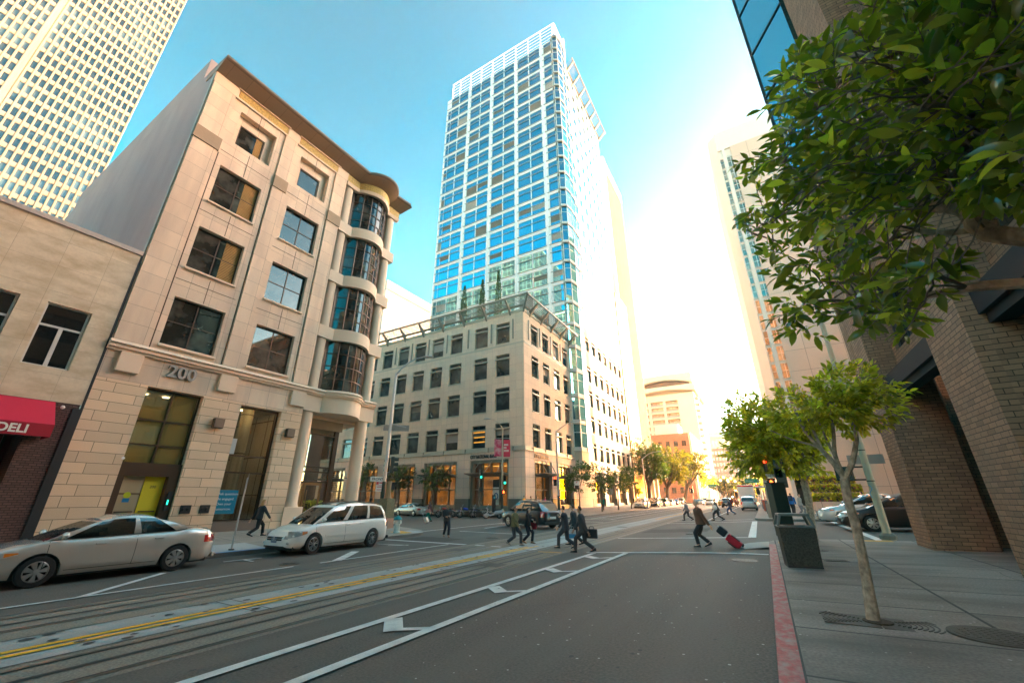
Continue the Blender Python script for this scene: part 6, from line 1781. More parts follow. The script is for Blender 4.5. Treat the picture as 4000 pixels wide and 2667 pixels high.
        if kind == 'van':
            h = MB()
            for k in range(14):
                xa = -1.0 + 2.1 * k / 14; xb = -1.0 + 2.1 * (k + 1) / 14; z = .56
                h.hexa([(xa, sy * wid(xa, z), z), (xb, sy * wid(xb, z), z), (xb, sy * (wid(xb, z) + .014), z), (xa, sy * (wid(xa, z) + .014), z), (xa, sy * wid(xa, z), z + .05), (xb, sy * wid(xb, z), z + .05), (xb, sy * (wid(xb, z) + .014), z + .05), (xa, sy * (wid(xa, z) + .014), z + .05)])
            h.build('side_moulding', body_m, root)
    # front and rear faces
    xf = L / 2 + .085
    a = MB(); a.box(xf - .06, xf + .012, -hw * .46, hw * .46, zf - .14, zf - .02); gr_ = a.build('grille', M['trim_black'], root, bevel=.01)
    a = MB(); a.box(xf + .0, xf + .022, -hw * .46, hw * .46, zf - .09, zf - .07); a.ball((xf + .02, 0, zf - .08), .07, 10, 6, (.2, 1, .8)); a.build('chrome_bar', M['rim'], gr_)
    a = MB(); a.box(xf - .1, xf - .006, -hw * .62, hw * .62, K['sill'] + .06, K['sill'] + .17); a.build('lower_intake', M['trim_black'], root)
    a = MB(); a.box(xf + .0, xf + .02, -.16, .16, K['sill'] + .21, K['sill'] + .38); pl_ = a.build('number_plate', M['plate'], root)
    text_obj('5WSD128', .085, .001, M['sign_white'], pl_, (xf + .022, 0, K['sill'] + .245), (R(90), 0, R(90)), 'plate_lettering', world=False, align='CENTER', sx=.75)
    for sy in (1, -1):
        a = MB(); a.ball((L / 2 + .01, sy * hw * .74, K['sill'] + .2), .08, 10, 6, (.45, 1.2, .5)); a.build('fog_lamp', M['lamp_clear'], root)
    xr = -L / 2 - .075
    a = MB(); a.box(xr - .012, xr + .05, -.24, .24, .62, .76); a.build('number_plate', M['plate_white'], root)
    a = MB(); a.box(xr - .02, xr + .06, -hw * .8, hw * .8, K['sill'] + .04, K['sill'] + .16); a.build('rear_bumper_trim', M['trim_black'] if kind != 'sedan' else body_m, root, bevel=.02)
    if roof_rack:
        for sy in (1, -1):
            a = MB(); pts = [roofp(s, .5 - sy * .44) + Vector((0, 0, h)) for s, h in ((.02, .0), (.08, .06), (.5, .075), (.9, .06), (.97, .0))]; a.tube(pts, .022, 6); a.build('roof_rail', M['bronze'] if kind == 'van' else M['rim'], root)
    a = MB(); a.tube([(xb1 + .02 - .1, -.1, ztop(xb1) + .03), (xb1 - .25, .45, ztop(xb1) + .16)], .012, 5); a.build('wiper', M['trim_black'], root)
    return root

def place(o, x, y, heading, s=1.0, f=gz):
    """heading = direction the front points, degrees from +x"""
    o.location = (x, y, f(x, y)); o.rotation_euler = (0, 0, R(heading)); o.scale = (s, s, s)
    h = R(heading)                             # follow the slope
    zf_ = f(x + math.cos(h), y + math.sin(h)) - f(x - math.cos(h), y - math.sin(h))
    o.rotation_euler = (0, -math.atan(zf_ / 2), h)
    return o

sil = carpaint('silver', (.72, .65, .57), .45, .25)
white = carpaint('pearl', (.90, .86, .78))
c1 = place(make_car('parked_car', 'silver sedan parked at the left kerb, nearest the camera', 'car', 'sedan', sil), -16.55, 5.05, -90, 1.10)
c2 = place(make_car('parked_minivan', 'white minivan with roof rails parked by the corner, facing the camera', 'minivan', 'van', white, roof_rack=True), -16.45, 12.5, -88, .98); c2.scale.z = 1.07
black = surf('paint_black', (.010, .010, .012), .3, var=.03, coat=.25, coords='Object')
c3 = place(make_car('black_suv', 'black off-road car turning in the junction with its red tail lamp towards us', 'car', 'suv', black, roof_rack=True), -15.2, 28.3, 157, 1.05)
lsil = carpaint('champagne', (.50, .48, .44), .4)
c4 = place(make_car('silver_car', 'silver saloon seen from behind beyond the open corner of the tan building', 'car', 'sedan', lsil), -36.5, 38.2, 176, 1.0)
c5 = place(make_car('silver_car', 'pale silver saloon waiting in the side street behind the near tree trunks', 'car', 'sedan', carpaint('pale', (.70, .69, .66), .2)), 5.5, 33.6, 180, 1.22)
c6 = place(make_car('black_car', 'dark saloon crossing in the side street behind the cream mast', 'car', 'sedan', surf('paint_brownblack', (.022, .018, .016), .3, var=.03, coat=.4, coords='Object')), 5.85, 28.6, 180, 1.18)
c7 = place(make_car('dark_car', 'dark car with a blue window line farther right behind the brick pier', 'car', 'sedan', carpaint('bluegrey', (.03, .05, .09))), 12.5, 36.2, 180, 1.35)
# parked row on the far left kerb and traffic in the distance
def ray_xy(u, y):
    d = Vector(ray(u, 1950)); return d.x / d.y * y
ford = place(make_car('parked_car', 'white off-road car with a chrome grille heading the parked row', 'car', 'pickup', carpaint('fordwhite', (.72, .68, .60)), roof_rack=True, group='cars parked in a row on the far left kerb'), -18.55, 75.5, -90, 1.0)
pk = place(make_car('parked_car', 'black pickup-style car second in the far parked row', 'car', 'pickup', carpaint('blk2', (.02, .02, .02)), group='cars parked in a row on the far left kerb'), -18.35, 85.0, -90, 1.0)
row = [(92, 'suv', (.35, .30, .22), 'bronze off-road car behind the black one in the parked row'), (99, 'sedan', (.70, .66, .58), 'cream saloon in the middle of the far parked row'), (106, 'sedan', (.40, .05, .04), 'red saloon in the far parked row'), (113, 'suv', (.5, .42, .33), 'last tan car of the far parked row')]
for y, k, c, lab in row:
    place(make_car('parked_car', lab, 'car', k, carpaint('r%d' % y, c), simple=True, group='cars parked in a row on the far left kerb'), -18.25, y, -90)
wsuv = place(make_car('white_suv', 'white off-road car driving away on the right lane', 'car', 'suv', carpaint('w3', (.75, .72, .66))), ray_xy(2922, 66), 66, 90, 1.0)
far = [(2838, 92, 'suv', (.03, .025, .022), 'dark off-road car driving away beside the cable car', 90), (2750, 130, 'suv', (.55, .6, .6), 'pale blue van coming up the far street', -90), (2772, 112, 'sedan', (.6, .62, .6), 'silver saloon stopped far down the street', -90), (2735, 118, 'sedan', (.35, .42, .4), 'grey-green saloon at the far junction', -90), (2822, 104, 'sedan', (.6, .30, .03), 'yellow cab driving away in the distance', 90)]
for u, y, k, c, lab, h in far:
    place(make_car('distant_car', lab, 'car', k, carpaint('f%d' % u, c), simple=(c != (.03, .025, .022)), group='traffic far down the street'), ray_xy(u, y), y, h)
# white box truck / minibus ahead of the white car
y = 84; x = ray_xy(2922, y)
tr = thing('box_truck', 'tall white delivery truck with a red roof stripe ahead of the white car', 'truck', (x, y, gz(x, y)))
a = MB(); a.box(-1.2, 1.2, -3.2, 3.2, .7, 3.5); a.build('box_body', M['white_metal'], tr, bevel=.12)
a = MB(); a.box(-1.15, 1.15, -3.24, -3.2, 3.2, 3.42); a.build('roof_stripe', M['sign_red'], tr)
a = MB(); a.box(-.95, .95, -3.24, -3.2, 1.0, 3.0); a.build('rear_doors', paint('truckdoor', (.8, .78, .74)), tr)
a = MB(); a.box(.4, .95, -3.26, -3.24, 1.2, 1.9); a.build('blue_panel', paint('truckblue', (.1, .4, .55)), tr)
a = MB(); a.box(-1.2, 1.2, 3.2, 5.2, .7, 2.5); a.build('cab', M['white_metal'], tr, bevel=.2)
for sx in (-1, 1):
    for yy in (-2.0, 4.0):
        a = MB(); a.rings([[(sx * d, yy + .42 * math.cos(t), .42 + .42 * math.sin(t)) for t in [k * .449 for k in range(14)]] for d in (.85, 1.15)]); a.build('wheel', M['tyre'], tr)
    a = MB(); a.box(sx * 1.0 - .08, sx * 1.0 + .08, -3.27, -3.23, 1.0, 1.25); a.build('tail_light', M['tail_red'], tr)
# brown cable car in the distance
y = 118; x = ray_xy(2868, y)
cc = thing('cable_car', 'brown wooden cable car far down the street', 'cable car', (x, y, gz(x, y)))
wd = paint('cc_wood', (.30, .13, .05), .5); cr = paint('cc_cream', (.6, .42, .2), .5)
a = MB(); a.box(-1.2, 1.2, -4, 4, .5, 1.5); a.build('lower_body', wd, cc, bevel=.05)
a = MB(); a.box(-1.3, 1.3, -4.3, 4.3, 2.9, 3.05); a.box(-.7, .7, -3.6, 3.6, 3.05, 3.4); a.build('roof', cr, cc, bevel=.05)
for xx in (-1.15, -.4, .4, 1.15):
    for yy in (-3.95, -1.5, 1.5, 3.95):
        a = MB(); a.box(xx - .06, xx + .06, yy - .06, yy + .06, 1.5, 2.9); a.build('post', wd, cc)
a = MB(); a.box(-1.1, 1.1, -1.4, 3.8, 1.5, 2.8); a.build('windows', M['glass_dark'], cc)
a = MB(); a.ball((0, -4.1, 1.8), .14); a.build('headlight', M['lamp_on'], cc)
a = MB()
for yy in (-2.2, 2.2):
    for sx in (-1, 1): a.rings([[(sx * d, yy + .3 * math.cos(t), .32 + .3 * math.sin(t)) for t in [k * .628 for k in range(10)]] for d in (.5, .6)])
a.build('wheels', M['iron'], cc)

# ------------------------------------------------------------------ motorcycles and scooters by the side kerb
def make_bike(name, label, cat, colr, scooter=False, group=None):
    o = thing(name, label, cat, (0, 0, 0), 0, group)
    r = .31 if not scooter else .22
    wb = .70 if not scooter else .62
    for wx in (-wb, wb):
        e = empty('wheel', o, (wx, 0, r))
        a = MB(); R0 = r - .05
        rg = []
        for k in range(20):
            t = k * math.pi / 10; c = Vector((R0 * math.cos(t), 0, R0 * math.sin(t))); n = c.normalized()
            rg.append([c + n * .05 * math.cos(q) + Vector((0, .05 * math.sin(q), 0)) for q in [j * math.pi / 3 for j in range(6)]])
        rg.append(rg[0]); a.rings(rg, False, False); a.build('tyre', M['tyre'], e, smooth=True)
        b = MB()
        for k in range(5): t = k * 1.257; b.tube([(0, 0, 0), (R0 * math.cos(t), 0, R0 * math.sin(t))], .014, 5)
        b.rings([[(.06 * math.cos(t), d, .06 * math.sin(t)) for t in [k * .785 for k in range(8)]] for d in (-.04, .04)]); b.build('rim', M['rim'], e)
    pm = carpaint('bike%d' % int(colr[0] * 99 + colr[2] * 999), colr)
    if scooter:
        a = MB(); a.rings([[(x, w * math.cos(t), z + h * math.sin(t)) for t in [k * math.pi / 6 for k in range(12)]] for x, w, z, h in ((-.95, .05, .62, .06), (-.8, .17, .6, .18), (-.5, .2, .55, .22), (-.2, .17, .5, .18), (-.1, .12, .36, .1), (.2, .16, .28, .05), (.36, .16, .34, .08))]); a.build('body', pm, o, smooth=True)
        a = MB(); a.hexa([(.34, -.2, .3), (.42, -.18, .3), (.42, .18, .3), (.34, .2, .3), (.5, -.16, .92), (.56, -.12, .92), (.56, .12, .92), (.5, .16, .92)]); a.build('leg_shield', pm, o, bevel=.03)
        a = MB(); a.rings([[(x, w * math.cos(t), z + h * math.sin(t)) for t in [k * math.pi / 6 for k in range(12)]] for x, w, z, h in ((-.85, .08, .8, .04), (-.7, .15, .8, .06), (-.2, .13, .77, .06), (-.1, .05, .76, .03))]); a.build('seat', M['trim_black'], o, smooth=True)
        a = MB(); a.rings([[(x, w * math.cos(t), .26 + h * math.sin(t)) for t in [k * math.pi / 6 for k in range(12)]] for x, w, h in ((.38, .03, .05), (.5, .1, .19), (.7, .1, .2), (.85, .03, .1))]); a.build('front_mudguard', pm, o, smooth=True)
    else:
        a = MB(); a.rings([[(x, w * math.cos(t), z + h * math.sin(t)) for t in [k * math.pi / 6 for k in range(12)]] for x, w, z, h in ((-.12, .08, .78, .07), (0, .15, .80, .12), (.2, .17, .83, .13), (.34, .1, .83, .1))]); a.build('fuel_tank', pm, o, smooth=True)
        a = MB(); a.rings([[(x, w * math.cos(t), z + .05 * math.sin(t)) for t in [k * math.pi / 6 for k in range(12)]] for x, w, z in ((-.75, .05, .85), (-.6, .12, .8), (-.3, .13, .77), (-.1, .08, .78))]); a.build('seat', M['trim_black'], o, smooth=True)
        a = MB(); a.box(-.22, .22, -.13, .13, .28, .62); a.tube([(0, -.1, .55), (.12, -.12, .3), (-.6, -.14, .3)], .035, 8); a.tube([(.45, 0, .85), (.1, 0, .3), (-.3, 0, .35), (-.5, 0, .75)], .03, 6); a.build('engine', M['iron'], o, bevel=.02)
        a = MB(); a.rings([[(x, .07 * math.cos(t), z + .02 * math.sin(t)) for t in [k * math.pi / 4 for k in range(8)]] for x, z in ((.45, .62), (.6, .69), (.78, .68), (.9, .6))]); a.rings([[(x, .08 * math.cos(t), z + .03 * math.sin(t)) for t in [k * math.pi / 4 for k in range(8)]] for x, z in ((-1.0, .6), (-.85, .72), (-.6, .74))]); a.build('mudguard', pm, o)
    a = MB()
    for s in (-1, 1): a.tube([(wb, s * .08, r), (wb - .2, s * .08, .9 if not scooter else .85)], .025, 6)
    a.build('fork', M['rim'], o)
    a = MB(); a.tube([(.40, -.34, .98), (.46, -.15, 1.0), (.48, 0, .98), (.46, .15, 1.0), (.40, .34, .98)], .018, 6); a.build('handlebar', M['trim_black'], o)
    a = MB(); a.ball((.56, 0, .9), .085, 10, 6); a.build('headlight', M['lamp_clear'], o, smooth=True)
    for s in (-1, 1):
        a = MB(); a.tube([(.45, s * .26, 1.0), (.42, s * .32, 1.14)], .01, 5); a.ball((.42, s * .33, 1.17), .05, 8, 5, (.4, 1, .8)); a.build('mirror', M['rim'], o)
    return o
gb = 'motorbikes parked at the side street kerb'
for (x, y, c, sc, lab, h) in ((-30.2, 36.9, (.5, .05, .02), False, 'black and red motorcycle at the left end of the parked bikes', -150), (-27.4, 37.0, (.01, .05, .45), False, 'bright blue motorcycle behind the woman with luggage', -150), (-26.0, 37.3, (.03, .03, .03), False, 'dark motorcycle between the blue one and the silver scooter', -150), (-24.3, 37.2, (.45, .45, .46), True, 'silver scooter at the right end of the parked bikes', -150)):
    o = make_bike('scooter' if sc else 'motorcycle', lab, 'scooter' if sc else 'motorcycle', c, sc, gb)
    o.location = (x, y, gz(x, y)); o.rotation_euler = (R(-7), 0, R(h)); o.scale = (1.1, 1.1, 1.1)
# ------------------------------------------------------------------ trees
M['bark'] = surf('bark', (.44, .34, .25), .9, var=.3, vscale=6, fine=.5, fscale=16, bump=.8, bscale=22, coords='Object', stain=((.15, .11, .08), (16, 16, 9), .9))
M['bark_dark'] = surf('bark_dark', (.13, .095, .065), .9, var=.3, vscale=5, fine=.4, fscale=18, bump=.6)
M['leaf_near'] = leaf_mat('leaf_near', (.045, .055, .012), (.145, .165, .03), (.56, .55, .13), .55, .2)
M['leaf_mid'] = leaf_mat('leaf_mid', (.13, .115, .02), (.40, .34, .045), (.82, .70, .14), .58, .32)
M['leaf_street'] = leaf_mat('leaf_street', (.02, .042, .012), (.055, .095, .02), (.14, .19, .035), .3, .5)
M['leaf_gold'] = leaf_mat('leaf_gold', (.05, .065, .015), (.13, .125, .025), (.28, .22, .045), .4, .6)
M['leaf_cypress'] = leaf_mat('leaf_cypress', (.02, .045, .012), (.06, .10, .02), (.13, .18, .03), .25, .6)
nr = np.random.default_rng(5)
LSH = {
 'fine': ([(0, .06), (.22, .38), (.48, .5), (.76, .36), (1, .015)]),
 'mid': ([(0, .08), (.45, .5), (1, .03)]),
 'far': ([(0, .3), (.5, .6), (1, .25)]),
}
def leaves_obj(name, P, D, L, parent, mat, shape='fine', wid=.5, fold=.25, droop=.18, tone=None, updir=.6):
    """P base points, D directions, L lengths -> one mesh of folded pointed leaves"""
    n = len(P); st = LSH[shape]; k = len(st)
    D = D / np.linalg.norm(D, axis=1)[:, None]
    up = nr.normal(size=(n, 3)) * .55; up[:, 2] += updir
    Sd = np.cross(D, up); Sd /= np.maximum(1e-6, np.linalg.norm(Sd, axis=1))[:, None]
    Nn = np.cross(Sd, D)
    V = np.empty((n, k, 3, 3))
    dr = nr.uniform(.3, 1.6, n) * droop; fo = nr.uniform(.2, 1.4, n) * fold; tw = nr.uniform(-.3, .3, n)
    for i, (t, w) in enumerate(st):
        c = P + D * (L * t)[:, None] - Nn * (L * dr * t * t)[:, None] + Sd * (L * tw * t * t * .3)[:, None]
        ww = (L * w * wid)
        V[:, i, 1] = c
        V[:, i, 0] = c + Sd * ww[:, None] + Nn * (ww * fo)[:, None]
        V[:, i, 2] = c - Sd * ww[:, None] + Nn * (ww * fo)[:, None]
    verts = V.reshape(-1, 3)
    b = np.arange(n) * (k * 3)
    fs = []
    for i in range(k - 1):
        for j in range(2):
            a = b + i * 3 + j; fs.append(np.stack([a, a + 1, a + 4, a + 3], 1))
    Fc = np.stack(fs, 1).reshape(-1, 4)
    me = bpy.data.meshes.new(name)
    me.vertices.add(len(verts)); me.vertices.foreach_set('co', verts.ravel())
    me.loops.add(Fc.size); me.loops.foreach_set('vertex_index', Fc.ravel())
    me.polygons.add(len(Fc)); me.polygons.foreach_set('loop_start', np.arange(len(Fc)) * 4); me.polygons.foreach_set('loop_total', np.full(len(Fc), 4))
    me.update(calc_edges=True); me.polygons.foreach_set('use_smooth', np.ones(len(Fc), bool))
    if tone is None: tone = nr.beta(2, 2.2, n)
    at_ = me.attributes.new('tone', 'FLOAT', 'POINT'); at_.data.foreach_set('value', np.repeat(tone, k * 3).astype(np.float32))
    me.materials.append(mat)
    o = bpy.data.objects.new(name, me); COL.objects.link(o); o.parent = parent
    return o

def twig_leaves(tips, per, ll, spread, outdirs=None, jit=.5):
    """leaves sprouting along short twigs; tips = (start, end)"""
    P, D, T = [], [], []
    for a, b in tips:
        a, b = np.array(a), np.array(b); d = b - a; L = np.linalg.norm(d); d = d / max(L, 1e-6)
        u = np.cross(d, [0, 0, 1.0]); 
        if np.linalg.norm(u) < 1e-3: u = np.array([1.0, 0, 0])
        u /= np.linalg.norm(u); w = np.cross(d, u)
        base = nr.beta(2, 2.5)
        for i in range(per):
            t = .15 + .85 * (i + nr.uniform(0, .8)) / per; an = i * 2.4 + nr.uniform(-.5, .5)
            side = u * math.cos(an) + w * math.sin(an)
            P.append(a + d * L * min(1, t) + side * .01); D.append(d * (.35 + .9 * t) + side * spread + nr.normal(size=3) * .15 * jit + np.array([0, 0, -.12]))
            T.append(np.clip(base * .6 + .4 * nr.random() + (.25 if t > .85 and nr.random() < .3 else 0), 0, 1))
    n = len(P)
    return np.array(P), np.array(D), nr.uniform(.45, 1.2, n) * ll, np.array(T)

def at_hd(u, v, hd):
    d = ray(u, v); h = math.hypot(d[0], d[1]); t = hd / h
    return Vector((d[0] * t, d[1] * t, CAM_Z + d[2] * t))

def curve(pts, n=4):                           # Catmull-Rom through the given points
    pts = [Vector(p) for p in pts]; out = []
    for i in range(len(pts) - 1):
        p0, p1, p2, p3 = pts[max(0, i - 1)], pts[i], pts[i + 1], pts[min(len(pts) - 1, i + 2)]
        for k in range(n):
            t = k / n
            out.append(.5 * ((2 * p1) + (p2 - p0) * t + (2 * p0 - 5 * p1 + 4 * p2 - p3) * t * t + (3 * p1 - p0 - 3 * p2 + p3) * t ** 3))
    out.append(pts[-1]); return out

# --- overhanging tree at the top right: its trunk stands just right of the frame
ot = thing('ficus_tree', 'big-leaved tree whose boughs hang into the top right of the view', 'tree', (3.15, 3.1, sz(3.1, 3.1)))
OL = ot.location
tops = []
limb1 = curve([(3.15, 3.1, 3.0), at_hd(4020, 930, 3.9), at_hd(3760, 820, 4.0), at_hd(3500, 790, 4.1), at_hd(3250, 720, 4.3), at_hd(3060, 640, 4.4)])
limb2 = curve([(3.15, 3.1, 2.7), at_hd(4030, 1105, 3.9), at_hd(3700, 1140, 3.95), at_hd(3420, 1185, 4.1), at_hd(3200, 1175, 4.4), at_hd(3050, 1250, 4.7)])
limb3 = curve([(3.15, 3.1, 3.1), at_hd(4030, 620, 3.3), at_hd(3800, 450, 3.1), at_hd(3560, 300, 3.2), at_hd(3350, 200, 3.4)])
limb4 = curve([at_hd(3900, 870, 3.95), at_hd(3700, 910, 4.0), at_hd(3450, 890, 4.2), at_hd(3200, 930, 4.6), at_hd(3020, 950, 4.8)])
limb5 = curve([at_hd(3800, 850, 3.95), at_hd(3650, 650, 3.7), at_hd(3450, 520, 3.6), at_hd(3200, 430, 3.8)])
a = MB(); a.tube([(3.2, 3.05, .3), (3.18, 3.1, 1.2), (3.14, 3.1, 2.1), (3.15, 3.1, 3.2)], [.12, .1, .095, .085], 12); a.v = [tuple(Vector(p) - OL) for p in a.v]; a.build('trunk', M['bark'], ot, smooth=True)
allp = []
for lb, r0, r1 in ((limb1, .075, .014), (limb2, .045, .008), (limb3, .05, .012), (limb4, .03, .008), (limb5, .03, .008)):
    a = MB(); n = len(lb); a.tube([p - OL for p in lb], [r0 + (r1 - r0) * i / (n - 1) for i in range(n)], 8); a.build('branch', M['bark'], ot, smooth=True)
    allp += lb[3:]
poly = [(3090, 200), (3130, 235), (3240, 130), (3360, 60), (3420, -60), (4100, -60), (4100, 780), (3830, 900), (3780, 1010), (3660, 1120), (3600, 1230), (3560, 1330), (3440, 1440), (3300, 1400), (3180, 1440), (3060, 1390), (3000, 1290), (3010, 1130), (2960, 1020), (2930, 900), (2880, 860), (2990, 760), (2900, 650), (2870, 625), (3010, 590), (3030, 430), (3070, 300)]
def inside(x, y, P):
    c = False; j = len(P) - 1
    for i in range(len(P)):
        if (P[i][1] > y) != (P[j][1] > y) and x < (P[j][0] - P[i][0]) * (y - P[i][1]) / (P[j][1] - P[i][1]) + P[i][0]: c = not c
        j = i
    return c
tips = []; tw = MB()
rr = random.Random(11)
def to_tree(c):                                # start point of a twig: towards the closest limb
    q = min(allp, key=lambda p: (p - c).length); return q
cand = 0
while len(tips) < 520:
    u, v = rr.uniform(2860, 4090), rr.uniform(-60, 1440)
    if not inside(u, v, poly): continue
    if v > 900 and rr.random() < .45: continue
    if u > 3600 and v > 780 and rr.random() < .85: continue
    if v > 1340: continue
    near = max(0, min(1, (u - 2900) / 1100)) * max(0, min(1, (1250 - v) / 900))
    hd = rr.uniform(2.9 - .9 * near, 4.9 - 1.2 * near)
    c = at_hd(u, v, hd)
    q = to_tree(c); d = (c - q); Lq = d.length
    dirn = (d.normalized() * .8 + Vector((rr.uniform(-1, 1), rr.uniform(-1, 1), rr.uniform(-.6, .8))) * .7).normalized()
    s = c - dirn * .16; e_ = c + dirn * .12
    tips.append((s - OL, e_ - OL))
    if Lq > .25:
        m_ = q.lerp(s, .5) + Vector((rr.uniform(-.08, .08), rr.uniform(-.08, .08), rr.uniform(-.02, .12)))
        cv = curve([q, m_, s, e_], 3); n = len(cv)
        if rr.random() < .7: tw.tube([p - OL for p in cv], [.009 - .006 * i / (n - 1) for i in range(n)], 4)
    else: tw.tube([s - OL, e_ - OL], [.005, .003], 4)
tag(tw.build('twigs', M['bark_dark'], ot), kind='stuff')
P_, D_, L_, T_ = twig_leaves(tips, 11, .122, .8)
leaves_obj('crown', P_, D_, L_, ot, M['leaf_near'], 'fine', .40, .4, .3, T_)

def crown_tips(cen, rad, n, rs, thick=.35, low=-.6, lumps=9, seed=1, twl=.25):
    """twig tips through an uneven crown built of overlapping lumps"""
    r_ = random.Random(seed); L = []
    for i in range(lumps):
        a_ = r_.uniform(0, 6.283); e_ = r_.uniform(low, 1)
        rr_ = math.sqrt(max(0, 1 - e_ * e_ * .9)) * r_.uniform(.35, .68)
        L.append((Vector((math.cos(a_) * rr_ * rad[0], math.sin(a_) * rr_ * rad[1], e_ * .6 * rad[2])), r_.uniform(.38, .58)))
    out = []
    while len(out) < n:
        c, s = r_.choice(L)
        d = Vector((r_.gauss(0, 1), r_.gauss(0, 1), r_.gauss(0, 1))).normalized()
        p = c + Vector((d.x * rad[0], d.y * rad[1], d.z * rad[2])) * s * (1 - thick * r_.random() ** 1.5)
        if p.z < low * rad[2] - .1 * rad[2] * r_.random(): continue
        o_ = (p.normalized() * .5 + d * .6 + Vector((0, 0, .15))).normalized()
        out.append((Vector(cen) + p - o_ * twl * .6, Vector(cen) + p + o_ * twl * .5))
    return out

def tree(name, label, cat, base, trunk, limbs, cen, rad, ntw, per, ll, leafm, shape, group=None, seed=1, barkm='bark', lumps=10, twl=.3, spread=.7, low=-.55, thick=.4, k=10):
    o = thing(name, label, cat, base, 0, group); B = o.location
    a = MB(); pts, rad_ = trunk; cv = curve([Vector(p) for p in pts], 4); n = len(cv)
    rr_ = np.interp(np.linspace(0, 1, n), np.linspace(0, 1, len(rad_)), rad_)
    a.tube([p - B for p in cv], list(rr_), k); a.build('trunk', M[barkm], o, smooth=True)
    r_ = random.Random(seed + 50)
    for lp, r0, r1 in limbs:
        cv = curve(lp, 4); n = len(cv); a = MB(); a.tube([p - B for p in cv], [r0 + (r1 - r0) * i / (n - 1) for i in range(n)], max(5, k - 3)); a.build('branch', M[barkm], o, smooth=True)
    tips = crown_tips(Vector(cen) - B, rad, ntw, None, thick, low, lumps, seed, twl)
    P_, D_, L_, T_ = twig_leaves(tips, per, ll, spread)
    leaves_obj('crown', P_, D_, L_, o, M[leafm], shape, .5, .25, .2, T_)
    return o

# --- two kerb trees on the right
bx, by = .9, 7.7; hd = math.hypot(bx, by); g0 = Vector((bx, by, sz(bx, by)))
H_ = lambda u, v, k=1.0: at_hd(u, v, hd * k)
fk = H_(3300, 1868)
t1l = [([fk, H_(3240, 1790), H_(3150, 1690), H_(3105, 1600)], .045, .018), ([fk, H_(3262, 1780), H_(3255, 1680), H_(3238, 1590), H_(3225, 1520)], .035, .012), ([fk, H_(3330, 1800), H_(3345, 1700), H_(3330, 1620), H_(3390, 1540)], .045, .014),
       ([H_(3240, 1790), H_(3190, 1745), H_(3090, 1715), H_(3010, 1680)], .024, .008), ([H_(3330, 1640), H_(3280, 1600), H_(3230, 1560)], .02, .008), ([H_(3215, 1765), H_(3160, 1640), H_(3140, 1560)], .025, .01), ([H_(3270, 1800), H_(3230, 1720), H_(3200, 1650, .95)], .022, .009)]
pc = H_(3225, 1590); w1 = (H_(3500, 1590) - H_(2960, 1590)).length / 2
tree('street_tree', 'slim pale-trunked tree standing in the iron grate on the near right pavement', 'tree', g0, ([g0 - Vector((0, 0, .1)), H_(3385, 2260), H_(3345, 2060), H_(3312, 1950), fk], [.085, .062, .058, .056, .062]), t1l, pc, (w1 * 1.02, w1 * .9, w1 * .72), 380, 10, .095, 'leaf_mid', 'fine', 'kerb trees on the right pavement', 4, twl=.22, lumps=12)
bx, by = 1.27, 20.0; hd = math.hypot(bx, by); g0 = Vector((bx, by, sz(bx, by)))
fk = H_(3140, 1880)
t2l = [([fk, H_(3105, 1820), H_(3060, 1740)], .09, .03), ([fk, H_(3140, 1800), H_(3110, 1700)], .08, .03), ([fk, H_(3165, 1830), H_(3185, 1740)], .07, .03)]
pc = H_(3000, 1722); w1 = (H_(3190, 1700) - H_(2835, 1700)).length / 2
tree('street_tree', 'bushy bright green tree beside the signal cabinet at the kerb corner', 'tree', g0, ([g0 - Vector((0, 0, .1)), H_(3172, 2060), H_(3160, 1960), fk], [.15, .13, .125, .13]), t2l, pc, (w1 * 1.12, w1 * 1.05, w1 * 1.32), 1250, 10, .19, 'leaf_mid', 'fine', 'kerb trees on the right pavement', 9, twl=.4, lumps=14)
# small round tree of the row, seen through
# --- young street trees before the bank
def small_tree(u, y, vb, v0, v1, wpx, label, seed, leafm='leaf_street', group='young street trees by the bank', name='street_tree', n=170, barkm='bark_dark'):
    d = Vector(ray(u, 1900)); x = d.x / d.y * y; hd = math.hypot(x, y); g0 = Vector((x, y, sz(x, y)))
    a_, b_ = at_hd(u, v0, hd), at_hd(u, v1, hd); c = (a_ + b_) / 2
    rw = (at_hd(u + wpx / 2, v0, hd) - at_hd(u - wpx / 2, v0, hd)).length / 2; rh = (a_.z - b_.z) / 2
    top = g0.lerp(c, .75); limbs = [([g0.lerp(c, .62), c + Vector((s * rw * .3, q * rw * .3, 0)), c + Vector((s * rw * .55, q * rw * .5, rh * .4))], .06, .02) for s, q in ((1, .3), (-1, -.2), (.2, -1))]
    return tree(name, label, 'tree', g0, ([g0 - Vector((0, 0, .1)), g0.lerp(c, .4) + Vector((.05, .05, 0)), top], [.11, .085, .07]), limbs, c, (rw, rw, rh), n, 9, .30, leafm, 'mid', group, seed, barkm, 8, twl=.5, low=-.8, k=8)
small_tree(2258, 47.5, 2008, 1800, 1925, 125, 'young street tree nearest the bank corner on the side face', 21)
small_tree(2345, 55, 1998, 1808, 1935, 110, 'second young street tree from the bank corner, by a post sign', 22)
small_tree(2408, 63, 1990, 1818, 1935, 95, 'third young street tree along the bank side face', 23)
small_tree(2458, 70, 1988, 1822, 1930, 85, 'last young street tree along the bank side face, by the white car', 24)
small_tree(1562, 41.3, 2000, 1812, 1925, 110, 'street tree before the bank shopfront, right of the tall lamp', 25)
small_tree(1696, 41.0, 1990, 1815, 1925, 115, 'street tree before the bank shopfront behind the green signal', 26)
small_tree(1432, 42.0, 2000, 1800, 1925, 60, 'street tree glimpsed just right of the corner column', 27, n=90)
small_tree(2492, 92, 1975, 1905, 1930, 30, 'tiny clipped round bush tree by the arcade', 28, 'leaf_mid', None, n=60)
